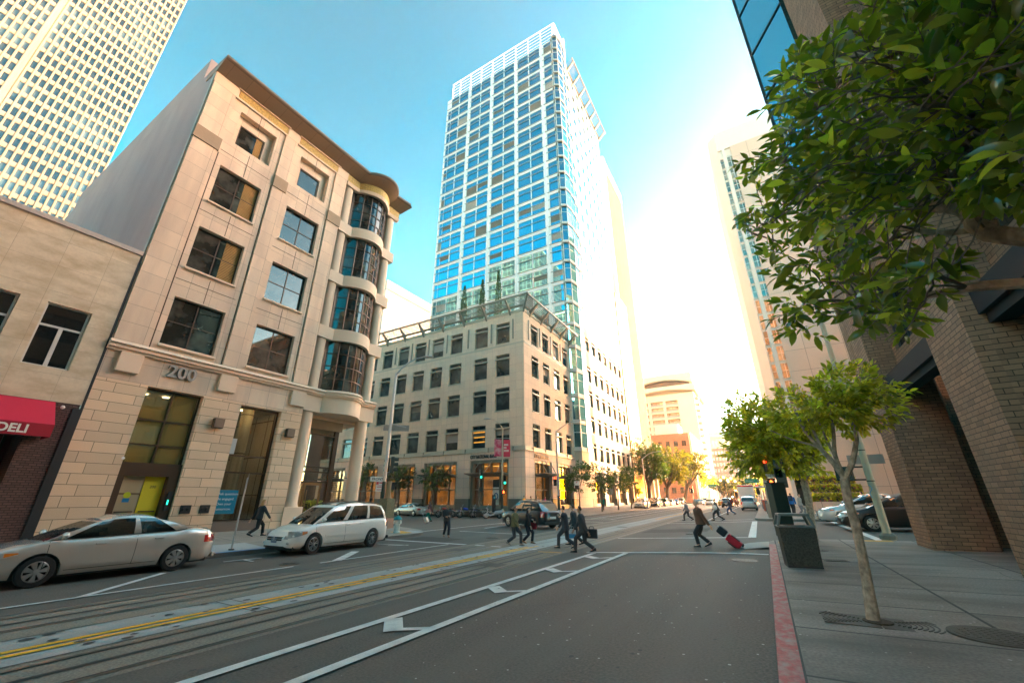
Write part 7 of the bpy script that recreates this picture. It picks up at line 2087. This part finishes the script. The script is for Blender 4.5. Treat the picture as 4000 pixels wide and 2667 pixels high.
# --- large old trees beyond
def big(u, y, ub, v0, v1, wpx, label, seed, leafm, n=420, ll=.62, grp='large old trees down the left side'):
    d = Vector(ray(ub, 1945)); x = d.x / d.y * y; hd = math.hypot(x, y); g0 = Vector((x, y, sz(x, y)))
    a_, b_ = at_hd(u, v0, hd), at_hd(u, v1, hd); c = (a_ + b_) / 2
    rw = (at_hd(u + wpx / 2, v0, hd) - at_hd(u - wpx / 2, v0, hd)).length / 2; rh = (a_.z - b_.z) / 2
    s0 = g0.lerp(c, .42); rr_ = random.Random(seed)
    limbs = [([s0, s0.lerp(c, .6) + Vector((rw * .35 * math.cos(q), rw * .3 * math.sin(q), 0)), c + Vector((rw * .6 * math.cos(q), rw * .6 * math.sin(q), rh * rr_.uniform(-.2, .5)))], .28, .07) for q in (.4, 1.6, 2.9, 4.2, 5.3)]
    return tree('large_tree', label, 'tree', g0, ([g0 - Vector((0, 0, .2)), g0.lerp(c, .25), s0], [.5, .38, .34]), limbs, c, (rw, rw * .9, rh), n, 8, ll, leafm, 'mid', grp, seed, 'bark_dark', 13, twl=1.0, low=-.7, k=8)
big(2535, 92, 2535, 1722, 1890, 150, 'dark green big tree standing nearest the ribbed concrete tower', 31, 'leaf_street')
big(2612, 104, 2602, 1745, 1905, 165, 'broad golden green tree in the middle of the old trees', 32, 'leaf_gold', 460)
big(2700, 118, 2668, 1765, 1890, 150, 'golden brown crowned old tree before the orange brick block', 33, 'leaf_gold')
big(2732, 150, 2722, 1848, 1905, 170, 'flat-topped bright green tree beyond the old trees', 34, 'leaf_mid', 300, .6)
big(2826, 175, 2826, 1868, 1930, 120, 'yellow green tree closing the left end of the far street', 35, 'leaf_gold', 260, .8, 'trees at the end of the street')
big(2895, 185, 2900, 1860, 1925, 130, 'hazy tree in the middle at the far end of the street', 36, 'leaf_gold', 260, .8, 'trees at the end of the street')
big(2955, 195, 2955, 1868, 1930, 90, 'small hazy tree at the right end of the far street', 37, 'leaf_mid', 200, .8, 'trees at the end of the street')
# --- cypresses on the podium roof
for i, (x, zt_) in enumerate(((-39.4, 37.2), (-35.5, 37.4), (-32.2, 38.2))):
    o = thing('cypress_tree', ('leftmost, palest of the three cypresses on the bank roof', 'middle of the three slim cypresses on the bank roof', 'tallest and rightmost cypress on the bank roof')[i], 'tree', (x, 50, 25.8), 0, 'slim cypresses on the bank roof')
    a = MB(); a.cyl(0, 0, 0, 9, .1, .03, 6); a.build('trunk', M['bark_dark'], o)
    H0 = zt_ - 25.8; tips = []
    for k in range(420):
        t = nr.random() ** .85; z = .4 + (H0 - .4) * t; r_ = (.78 * (1 - t) ** .75 * min(1, .35 + t * 6) + .04) * nr.uniform(.75, 1.12) * (1 + .15 * math.sin(z * 5 + i)); an = nr.uniform(0, 6.283)
        p = np.array([r_ * math.cos(an), r_ * math.sin(an), z]); q = p + np.array([math.cos(an) * .05, math.sin(an) * .05, .3]); tips.append((p, q))
    P_, D_, L_, T_ = twig_leaves(tips, 7, .22, .45)
    leaves_obj('crown', P_, D_, L_, o, M['leaf_cypress'], 'mid', .5, .2, .1, T_)
# --- hedge and planting
def hedge(name, label, cat, x0, x1, y0, y1, z0, z1, n, leafm, ll=.12, flowers=None):
    o = thing(name, label, cat, ((x0 + x1) / 2, (y0 + y1) / 2, z0)); B = np.array(o.location)
    a = MB(); a.box(x0 + .1, x1 - .1, y0 + .1, y1 - .1, z0, z1 - .1); a.build('woody_core', M['bark_dark'], o, world=True)
    tips = []
    for k in range(n):
        p = np.array([nr.uniform(x0, x1), nr.uniform(y0, y1), nr.uniform(z0, z1)])
        ax = nr.integers(0, 3)
        if ax == 0: p[0] = (x0, x1)[nr.integers(0, 2)]
        elif ax == 1: p[1] = (y0, y1)[nr.integers(0, 2)]
        else: p[2] = z1
        q = p + nr.normal(size=3) * .06 + np.array([0, 0, .06]); tips.append((p - B, q - B))
    P_, D_, L_, T_ = twig_leaves(tips, 7, ll, .8)
    leaves_obj('foliage', P_, D_, L_, o, M[leafm], 'mid', .55, .2, .1, T_)
    if flowers:
        a = MB()
        for k in range(flowers[1]):
            p = (nr.uniform(x0, x1), y0 + nr.uniform(-.1, .3), nr.uniform(z0 + .1, z1 + .15)); a.ball(np.array(p) - B, .09, 5, 3)
        tag(a.build('flowers', flowers[0], o), kind='stuff')
    return o
hedge('hedge', 'low clipped hedge beyond the open corner of the tan building', 'hedge', -37.5, -30.5, 20.9, 21.8, .9, 1.75, 500, 'leaf_mid')
terr = thing('planter_terrace', 'stepped stone planters before the peach wall across the side street', 'planter', (10, 60, .9))
a = MB()
for i in range(3): a.box(4.6, 9.4, 58 + i * 2.6, 60.5 + i * 2.6, .5, 1.7 + i * 1.0)
a.build('stone_steps', M['peach'], terr, world=True)
fl_ = surf('flower', (.55, .12, .08), .7, var=.5, vscale=20)
for i, lab in enumerate(('lowest bed of shrubs and red flowers in the stepped planters', 'middle bed of shrubs and flowers in the stepped planters', 'top bed of shrubs in the stepped planters')):
    hedge('shrub_bed', lab, 'shrubs', 4.7, 9.3, 58.3 + i * 2.6, 60.2 + i * 2.6, 1.7 + i * 1.0, 2.35 + i * 1.0, 420, 'leaf_mid', .3, (fl_, 30))
# ------------------------------------------------------------------ people
SKIN = {'light': surf('skin_light', (.66, .40, .28), .55, var=.05), 'tan': surf('skin_tan', (.40, .22, .14), .55, var=.05), 'pale': surf('skin_pale', (.62, .42, .33), .55, var=.05)}
_cl = {}
def cloth(c, rough=.85):
    k = tuple(c)
    if k not in _cl: _cl[k] = surf('cloth_%d' % len(_cl), c, rough, var=.2, vscale=9, fine=.2, fscale=60, coords='Object', bump=.4, bscale=30)
    return _cl[k]
def ik(a, b, l1, l2, bend):
    """middle joint between a and b, bending towards the vector bend"""
    d = b - a; L = min(d.length, (l1 + l2) * .999); dn = d.normalized()
    t = (l1 * l1 - l2 * l2 + L * L) / (2 * L); h = math.sqrt(max(0, l1 * l1 - t * t))
    bv = (bend - dn * bend.dot(dn)).normalized()
    return a + dn * t + bv * h
def person(label, x, y, heading, h=1.75, f=gz, top=(.03, .03, .035), legs=(.02, .02, .025), hair=(.03, .02, .015), shoe=(.015, .012, .01), skin='light', stride=.34, lean=.04, hairlen=0, coat=.88, hands=None, shirt=None, skirt=False, head_turn=0, group=None, stout=1.0, lift=0.0, fine=True):
    s = h / 1.75
    o = thing('person', label, 'person', (x, y, f(x, y)), R(heading), group); o.scale = (s, s, s); stout = stout * 1.12
    V = Vector
    pz = .93 - stride * .13
    pel = V((0, 0, pz)); che = V((lean * .8, 0, pz + .40)); nek = V((lean * 1.2, 0, pz + .545)); hb = V((lean * 1.6 + .03, 0, pz + .665)); ht = V((lean * 1.8 + .015, 0, pz + .735))
    J = {}
    ft = {1: V((stride * .55, .085, .085 + .0)), -1: V((-stride * .62, -.085, .105 + lift))}
    wr = {1: V((-stride * .5 + lean, .24, pz - .10)), -1: V((stride * .62 + lean, -.24, pz - .06))}
    if hands:
        for k in hands: wr[k] = V(hands[k]) + V((0, 0, pz - .93))
    verts, edges, rad = [], [], []
    def add(p, r, par=None):
        verts.append(tuple(p)); rad.append(r if hasattr(r, '__len__') else (r, r)); i = len(verts) - 1
        if par is not None: edges.append((par, i))
        return i
    i0 = add(pel, (.135 * stout, .105 * stout)); i1 = add(pel.lerp(che, .5), (.125 * stout, .10 * stout), i0); i2 = add(che, (.14 * stout, .10 * stout), i1); i3 = add(nek, .050, i2); i3 = add(nek.lerp(hb, .42), .046, i3); i4 = add(hb, (.062, .066), i3)
    i5 = add(ht, (.080, .090), i4); add(ht + V((-.01, 0, .07)), (.058, .066), i5); add(hb + V((.078, 0, .03)), .013, i4)
    for q in (1, -1): add(ht + V((-.01, q * .092, -.02)), (.012, .02), i5)
    for sd_ in (1, -1):
        hip = V((0, sd_ * .088, pz - .04)); an = ft[sd_]; kn = ik(hip, an, .43, .42, V((1, 0, .1))); J['hip', sd_] = hip; J['kn', sd_] = kn; J['an', sd_] = an
        a = add(hip, .088, i0); a = add(kn, .056, a); a = add(an, .038, a)
        toe = an + V((.15, 0, -.045 if sd_ == 1 else -.065 - lift * .6)); add(toe, (.035, .028), a)
        sh = V((lean, sd_ * .175 * stout, pz + .475)); w = wr[sd_]; el = ik(sh, w, .29, .26, V((-1, sd_ * .35, -.1))); J['sh', sd_] = sh; J['el', sd_] = el; J['wr', sd_] = w
        a = add(sh, .06, i2); a = add(el, .042, a); a = add(w, .028, a)
        dn = (w - el).normalized(); side = dn.cross(V((0, sd_, 0))).normalized() if abs(dn.y) < .9 else V((1, 0, 0))
        inn = V((0, -sd_, 0)); pm = add(w + dn * .075, (.036, .018), a)
        for q, ln in ((-.033, .062), (-.011, .078), (.011, .074), (.031, .058)):
            k1 = w + dn * .10 + side * q; e = add(k1, .0095, pm); e = add(k1 + dn * ln * .5 + inn * .010, .009, e); add(k1 + dn * ln * .85 + inn * .032, .008, e)
        th = add(w + dn * .035 + side * -.042, .0115, a); add(w + dn * .085 + side * -.058 + inn * .015, .010, th)
    me = bpy.data.meshes.new('tmp'); me.from_pydata(verts, edges, [])
    t = bpy.data.objects.new('tmp', me); COL.objects.link(t)
    sk = t.modifiers.new('s', 'SKIN'); sk.use_smooth_shade = True
    for i, r_ in enumerate(rad): me.skin_vertices[0].data[i].radius = r_
    me.skin_vertices[0].data[0].use_root = True
    sb = t.modifiers.new('b', 'SUBSURF'); sb.levels = 1; sb.render_levels = 1
    dg = bpy.context.evaluated_depsgraph_get(); dg.update()
    bm_ = bpy.data.meshes.new_from_object(t.evaluated_get(dg)); bm_.name = 'body'
    bpy.data.objects.remove(t)
    bm_.materials.clear(); bm_.materials.append(SKIN[skin])
    bo = bpy.data.objects.new('body', bm_); COL.objects.link(bo); bo.parent = o
    def ell(c, rx, ry, n=14, tilt=0): return [(c.x + rx * math.cos(q), c.y + ry * math.sin(q), c.z + tilt * math.cos(q)) for q in [k * 2 * math.pi / n for k in range(n)]]
    # coat / top
    a = MB(); so = stout
    hem = pz + (coat - .93)
    rg = [ell(V((-.01, 0, hem)), .150 * so, .185 * so), ell(V((.0, 0, (hem + pz + .14) / 2)), .145 * so, .178 * so), ell(V((lean * .3, 0, pz + .16)), .128 * so, .158 * so), ell(V((lean * .8, 0, pz + .33)), .135 * so, .180 * so), ell(V((lean, 0, pz + .43)), .128 * so, .200 * so), ell(V((lean * 1.02, 0, pz + .49)), .112 * so, .190 * so), ell(V((lean * 1.1, 0, pz + .53)), .088, .135 * so), ell(V((lean * 1.2, 0, pz + .565)), .062, .072)]
    a.rings(rg)
    for sd_ in (1, -1):
        sh, el, w = J['sh', sd_], J['el', sd_], J['wr', sd_]
        a.tube([sh + V((0, -sd_ * .06, .025)), sh + V((0, sd_ * .01, -.02)), sh.lerp(el, .35), el.lerp(sh, .1), el.lerp(w, .5), w + (el - w) * .08], [.07, .088, .078, .066, .058, .05], 9)
    a.build('jacket' if shirt or coat < .9 else 'shirt', cloth(top), o, smooth=True, angle=80)
    if shirt:
        a = MB(); c = V((lean * .9, 0, pz + .40)); a.hexa([(c.x + .105, -.035, c.z - .14), (c.x + .105, .035, c.z - .14), (c.x + .128, .02, c.z - .14), (c.x + .128, -.02, c.z - .14), (c.x + .06, -.05, c.z + .13), (c.x + .06, .05, c.z + .13), (c.x + .085, .045, c.z + .13), (c.x + .085, -.045, c.z + .13)]); a.build('shirt_front', cloth(shirt), o)
    # trousers and shoes
    a = MB()
    a.rings([ell(V((0, 0, pz - .10)), .125 * so, .165 * so), ell(V((0, 0, pz)), .13 * so, .168 * so), ell(V((0, 0, pz + .1)), .12 * so, .15 * so)])
    for sd_ in (1, -1):
        hp, kn, an = J['hip', sd_], J['kn', sd_], J['an', sd_]
        a.tube([hp + V((0, 0, .03)), hp.lerp(kn, .45), kn, kn.lerp(an, .5), an + (kn - an) * .06], [.108, .10, .08, .072, .07], 10)
    a.build('trousers', cloth(legs), o, smooth=True, angle=80)
    for sd_ in (1, -1):
        an = J['an', sd_]; b = MB(); tip = -.05 - (lift * .6 if sd_ < 0 else 0); zz_ = -.083 if sd_ == 1 else -.085
        hz = an.z; t0 = .0 if sd_ == 1 else min(.04 + lift, .1)
        b.rings([[(an.x + dx, an.y + w_ * math.cos(q), max(.002, (t0 * (1 - (dx + .07) / .27)) + .002 + hh * (1 + math.sin(q)))) for q in [k * math.pi / 5 for k in range(10)]] for dx, w_, hh in ((-.075, .02, .03), (-.06, .038, .05), (.0, .042, .055), (.08, .046, .036), (.17, .042, .026), (.21, .015, .014))])
        b.build('shoe', cloth(shoe, .4), o, smooth=True, angle=80)
    a = MB()
    for q in (1, -1): a.ball(ht + V((.074, q * .032, -.004)), .011, 6, 4)
    a.build('eyes', cloth((.03, .02, .015)), o)
    a = MB(); a.ball(hb + V((.064, 0, -.012)), .02, 6, 4, (.4, 1, .3)); a.build('mouth', cloth((.35, .12, .10)), o)
    # hair
    a = MB(); c = ht + V((-.014, 0, -.002))
    rg = []
    for k, z in enumerate((-.075, -.04, .0, .04, .075, .098, .108)):
        q = math.sqrt(max(0, 1 - (z / .115) ** 2)) * (.8 if k == 0 else 1); back = .102 * q
        rg.append([(c.x + ((.078 if z > .05 else .0) * q if math.cos(t_) > 0 else back * .95) * math.cos(t_), c.y + (.088 if z > -.03 else .07) * q * math.sin(t_), c.z + z + .01) for t_ in [j * math.pi / 8 for j in range(16)]])
    a.rings(rg)
    if hairlen: 
        a.rings([[(c.x - .06 + w_ * .6 * math.cos(t_), c.y + w_ * math.sin(t_), c.z + z) for t_ in [j * math.pi / 5 for j in range(10)]] for z, w_ in ((.03, .09), (-.08, .105), (-hairlen * .7, .10), (-hairlen, .05))])
    a.build('hair', cloth(hair, .6), o, smooth=True, angle=80)
    return o, J, s
def hold(o, p): return o.matrix_world @ Vector(p)
def wp(o, p):                                  # local point of a figure in world axes
    s = o.scale.x; q = Matrix.Rotation(o.rotation_euler.z, 3, 'Z') @ (Vector(p) * s); return Vector(o.location) + q
BLK = (.035, .034, .038); DK = (.03, .03, .035)
ax = lambda u, v, f=gz: at(u, v, f)
x, y = -21.2, 11.9
person('blonde woman in black striding along the left pavement past the cyan poster', x, y, 85, 1.68, sz, BLK, (.012, .012, .014), (.48, .27, .11), BLK, 'light', .62, .05, hairlen=.26, lift=.05)
x, y = ax(1742, 2096)
o, J, s = person('man in black coat looking at a phone while stepping off the left corner', x, y, -38, 1.74, gz, BLK, (.016, .018, .03), (.12, .07, .04), (.22, .10, .04), 'tan', .42, .06, shirt=(.45, .28, .24), hands={1: (.30, .10, 1.14), -1: (.27, -.12, 1.10)}, lift=.02)
p = wp(o, (.38, 0, 1.10)); ph = MB(); ph.box(-.04, .04, -.07, .07, -.006, .006); q = tag(ph.build('phone', paint('phone', (.5, .5, .5))), 'pale phone held by the man at the left corner', 'phone'); q.location = p
x, y = ax(1676, 2037)
o, J, s = person('woman in maroon top and green trousers pulling white luggage near the motorbikes', x, y, 200, 1.7, gz, (.07, .02, .025), (.0, .22, .18), (.02, .012, .01), BLK, 'light', .3, .02, hairlen=.3, hands={-1: (-.2, -.28, .80)})
b = thing('handbag', 'pale pink handbag on the arm of the woman with luggage', 'bag', wp(o, (.05, .30, .80)), R(20)); a = MB(); a.hexa([(-.24, -.05, 0), (.24, -.05, 0), (.24, .05, 0), (-.24, .05, 0), (-.18, -.03, .27), (.18, -.03, .27), (.18, .03, .27), (-.18, .03, .27)]); a.build('bag_body', cloth((.62, .30, .27)), b, bevel=.03)
a = MB(); a.tube(curve([(-.12, 0, .25), (-.06, 0, .5), (.06, 0, .5), (.12, 0, .25)]), .01, 5); a.build('strap', cloth((.5, .25, .2)), b)
def case(name, label, loc, rz, tilt, w, d, h, col, hand=None, col2=None):
    o = thing(name, label, 'suitcase', loc, rz); o.rotation_euler = (0, tilt, rz)
    a = MB(); a.box(-d / 2, d / 2, -w / 2, w / 2, .06, h); a.build('shell', cloth(col), o, bevel=.04)
    if col2: a = MB(); a.box(d / 2, d / 2 + .05, -w * .38, w * .38, h * .2, h * .8); a.box(-d / 2 - .02, -d / 2, -w * .4, w * .4, h * .3, h * .85); a.build('pocket', cloth(col2), o, bevel=.015)
    for s_ in (-1, 1):
        a = MB(); a.rings([[(-d / 2 + .04 + .045 * math.cos(t), s_ * w * .36 + k, .045 + .045 * math.sin(t)) for t in [q * .628 for q in range(10)]] for k in (-.02, .02)]); a.build('wheel', M['tyre'], o)
    a = MB(); a.tube([(-d / 2 + .03, -w * .25, h), (-d / 2 + .03, -w * .25, h + .42), (-d / 2 + .03, w * .25, h + .42), (-d / 2 + .03, w * .25, h)], .013, 6); a.build('pull_handle', M['rim'], o)
    return o
x0, y0 = ax(1668, 2042); case('luggage', 'white wheeled case with a tall handle beside the motorbikes', (x0 + .15, y0 - .1, gz(x0, y0)), R(20), R(-28), .4, .25, .5, (.7, .66, .58))
# couple on the crossing
x, y = ax(2010, 2131)
person('young man in an olive jacket walking right over the tracks', x, y, 5, 1.72, gz, (.15, .135, .06), (.04, .04, .05), (.018, .012, .01), (.25, .22, .2), 'tan', .52, .03, shirt=(.16, .17, .17), lift=.06)
x, y = ax(2062, 2122)
o, J, s = person('dark-haired woman with a red bag walking beside the olive-jacketed man', x, y, 5, 1.62, gz, (.02, .018, .02), (.012, .014, .03), (.025, .012, .012), (.28, .12, .04), 'light', .36, .04, hairlen=.22, hands={1: (.30, .14, 1.08)}, shirt=(.4, .2, .2), lift=.03)
b = thing('tote_bag', 'dark red tote bag hanging on the arm of the woman on the tracks', 'bag', wp(o, (.18, .26, .66)), R(10)); a = MB(); a.hexa([(-.2, -.06, 0), (.2, -.06, 0), (.2, .06, 0), (-.2, .06, 0), (-.17, -.02, .36), (.17, -.02, .36), (.17, .02, .36), (-.17, .02, .36)]); a.build('bag_body', cloth((.28, .01, .02)), b, bevel=.03)
a = MB(); a.tube(curve([(-.1, 0, .35), (0, 0, .5), (.1, 0, .35)]), .01, 5); a.build('strap', cloth((.2, .01, .02)), b)
# three men in suits
x, y = ax(2283, 2158)
o, J, s = person('suited man with glasses nearest the camera in the group crossing left', x, y, 186, 1.74, gz, (.05, .047, .05), (.045, .042, .046), (.015, .012, .01), (.01, .01, .01), 'tan', .62, .06, shirt=(.6, .6, .62), coat=.80, lift=.05)
b = thing('briefcase', 'black briefcase hanging behind the nearest suited man', 'bag', wp(o, (-.28, -.26, .50)), R(186)); a = MB(); a.box(-.22, .22, -.07, .07, 0, .34); a.build('bag_body', cloth(BLK), b, bevel=.03); a = MB(); a.tube(curve([(-.09, 0, .33), (-.07, 0, .42), (.07, 0, .42), (.09, 0, .33)]), .012, 5); a.build('handle', cloth(BLK), b)
x, y = ax(2213, 2142)
person('suited man adjusting his tie at the front of the group crossing left', x, y, 184, 1.76, gz, (.05, .05, .062), (.045, .045, .055), (.04, .025, .018), (.01, .01, .01), 'light', .6, .05, shirt=(.62, .62, .62), coat=.80, hands={1: (.22, .06, 1.32)}, lift=.06)
x, y = ax(2250, 2128)
o, J, s = person('third suited man half hidden between the other two', x, y, 184, 1.78, gz, (.06, .058, .062), (.05, .048, .05), (.02, .014, .012), (.01, .01, .01), 'light', .5, .05, coat=.82, lift=.03)
b = thing('carrier_bag', 'white and blue carrier bag held by the hidden suited man', 'bag', wp(o, (.05, .26, .28)), R(184)); a = MB(); a.box(-.15, .15, -.06, .06, 0, .40); a.build('bag_body', paint('carrier', (.6, .65, .68)), b); a = MB(); a.box(-.151, .151, -.061, .061, .02, .2); a.build('blue_print', paint('carrier_blue', (.02, .28, .55)), b); a = MB(); a.tube([(-.06, 0, .4), (-.03, 0, .52), (.03, 0, .52), (.06, 0, .4)], .008, 5); a.build('handle', cloth((.6, .6, .6)), b)
# grey-haired man with the trolley
x, y = ax(2752, 2137)
o, J, s = person('grey-haired man in a brown padded jacket pulling a red and black trolley', x, y, 187, 1.72, gz, (.17, .08, .05), (.03, .03, .035), (.62, .60, .56), (.01, .01, .01), 'light', .34, .045, stout=1.18, coat=.86, hands={1: (-.30, .20, .82), -1: (.12, -.27, .86)}, lift=.06)
hp = wp(o, (-.33, .20, .78)); gx = hp.x + .95; gy = hp.y + .05; gzz = gz(gx, gy)
tl = case('trolley_case', 'tilted black and red trolley suitcase pulled by the grey-haired man', (gx, gy, gzz), R(180), R(50), .36, .24, .58, (.42, .012, .03), col2=(.02, .02, .022))
a = MB(); a.box(-.16, .1, -.17, .17, .63, .95); a.build('upper_bag', cloth((.03, .03, .034)), tl, bevel=.05)
# walkers on the far crossing
for (u, v, h, hd, top, legs, hair, lab, extra) in (
    (2690, 2032, 1.72, 175, (.22, .2, .2), (.04, .04, .05), (.05, .03, .02), 'person in a grey jacket striding on the far crossing, leftmost there', {}),
    (2808, 2033, 1.74, 175, (.14, .11, .09), (.05, .05, .06), (.03, .02, .02), 'person in a dark coat with a white bag on the far crossing', {}),
    (2858, 2010, 1.72, 172, (.07, .07, .10), (.05, .09, .20), (.06, .03, .02), 'person in blue jeans with a backpack on the far crossing, rightmost there', {})):
    x, y = ax(u, v); o, J, s = person(lab, x, y, hd, h, gz, top, legs, hair, BLK, 'light', .62, .05, lift=.06)
    if 'white bag' in lab:
        b = thing('shoulder_bag', 'white bag carried across the far crossing', 'bag', wp(o, (.1, .3, .8)), R(10)); a = MB(); a.ball((0, 0, .2), .2, 10, 6, (1, .5, 1)); a.build('bag_body', cloth((.7, .68, .64)), b)
    if 'backpack' in lab:
        b = thing('backpack', 'dark red backpack on the rightmost person of the far crossing', 'bag', wp(o, (-.22, 0, 1.12)), R(hd)); a = MB(); a.box(-.1, .1, -.15, .15, 0, .42); a.build('bag_body', cloth((.16, .03, .03)), b, bevel=.05)
# pavement figures
PV = [(2352, 1992, 1.72, -60, (.0, .30, .19), (.015, .015, .02), (.02, .015, .012), 'person in a bright green top on the bank pavement by the young trees', 1)]
for (u, v, h, hd, top, legs, hair, lab, kk) in PV:
    d = Vector(ray(u, 1950)); y = 57; x = d.x / d.y * y; person(lab, x, y, hd, h, sz, top, legs, hair, BLK, 'light', .2)
for (u, y, h, hd, top, lab, legs) in ((2046, 41.5, 1.74, 0, (.75, .35, .02), 'worker in an orange and yellow safety vest behind the black car', (.05, .05, .07)), (2072, 42.2, 1.7, 30, (.03, .02, .03), 'dark-haired person in black behind the black car', BLK), (2128, 46, 1.68, 10, (.65, .04, .16), 'person in a pink top behind the black car', DK), (2097, 44, 1.66, 10, (.30, .16, .12), 'person with a brown top among those waiting behind the black car', DK), (2148, 48, 1.68, 10, (.25, .2, .16), 'rightmost person waiting behind the black car', DK)):
    d = Vector(ray(u, 1950)); x = d.x / d.y * y
    if x > -17.6: x = -18.2; 
    o, J, s = person(lab, x, y, hd, h, sz, top, legs, (.03, .02, .015), BLK, 'light', .2)
    if 'vest' in lab:
        a = MB(); a.box(-.14, .15, -.19, .19, .98, 1.05); a.build('reflective_band', cloth((.6, .75, .02)), o)
for (u, y, h, hd, top, lab, legs, bp) in ((3066, 47, 1.78, 85, (.40, .03, .05), 'person in a red top with a grey backpack beyond the green cabinet', BLK, (.10, .10, .11)), (3090, 46, 1.78, 80, (.01, .16, .50), 'person in bright blue with a backpack beyond the green cabinet', (.03, .03, .04), (.03, .05, .1)), (3120, 42, 1.72, -20, (.42, .38, .34), 'man in a pale grey shirt behind the near tree trunks', (.2, .2, .22), None), (3376, 45, 1.75, 170, (.05, .04, .04), 'dark-haired man whose head shows above the waiting cars', BLK, None)):
    d = Vector(ray(u, 1950)); x = d.x / d.y * y; o, J, s = person(lab, x, y, hd, h, sz, top, legs, (.05, .03, .02), BLK, 'light', .35)
    if bp:
        b = thing('backpack', 'backpack worn by the %s figure beyond the cabinet' % ('red' if top[0] > .2 else 'blue'), 'bag', wp(o, (-.22, 0, 1.1)), R(hd)); a = MB(); a.box(-.12, .1, -.16, .16, 0, .45); a.build('bag_body', cloth(bp), b, bevel=.05)
for (u, y, lab, c) in ((2873, 96, 'left of two pale pedestrians crossing near the far lamps', (.45, .2, .18)), (2883, 97, 'right of two pale pedestrians crossing near the far lamps', (.5, .5, .5))):
    d = Vector(ray(u, 1950)); x = d.x / d.y * y; person(lab, x, y, 180, 1.72, gz, c, DK, (.05, .03, .02), BLK, 'light', .5)
d = Vector(ray(1450, 1950)); y = 41.6; x = d.x / d.y * y
person('dark silhouetted person passing the orange-lit shopfront behind the corner column', x, y, 170, 1.75, sz, BLK, BLK, BLK, BLK, 'tan', .35)
# ------------------------------------------------------------------ haze
hz = MB(); hz.box(-230, 80, -35, 560, -1.8, 190)
hm, nt, out = new_mat('haze')
pv = N(nt, 'ShaderNodeVolumePrincipled')
pv.inputs['Color'].default_value = (1, .95, .87, 1); pv.inputs['Density'].default_value = .0003; pv.inputs['Anisotropy'].default_value = .25
nt.links.new(pv.outputs[0], out.inputs['Volume'])
tag(hz.build('haze', hm), kind='stuff')
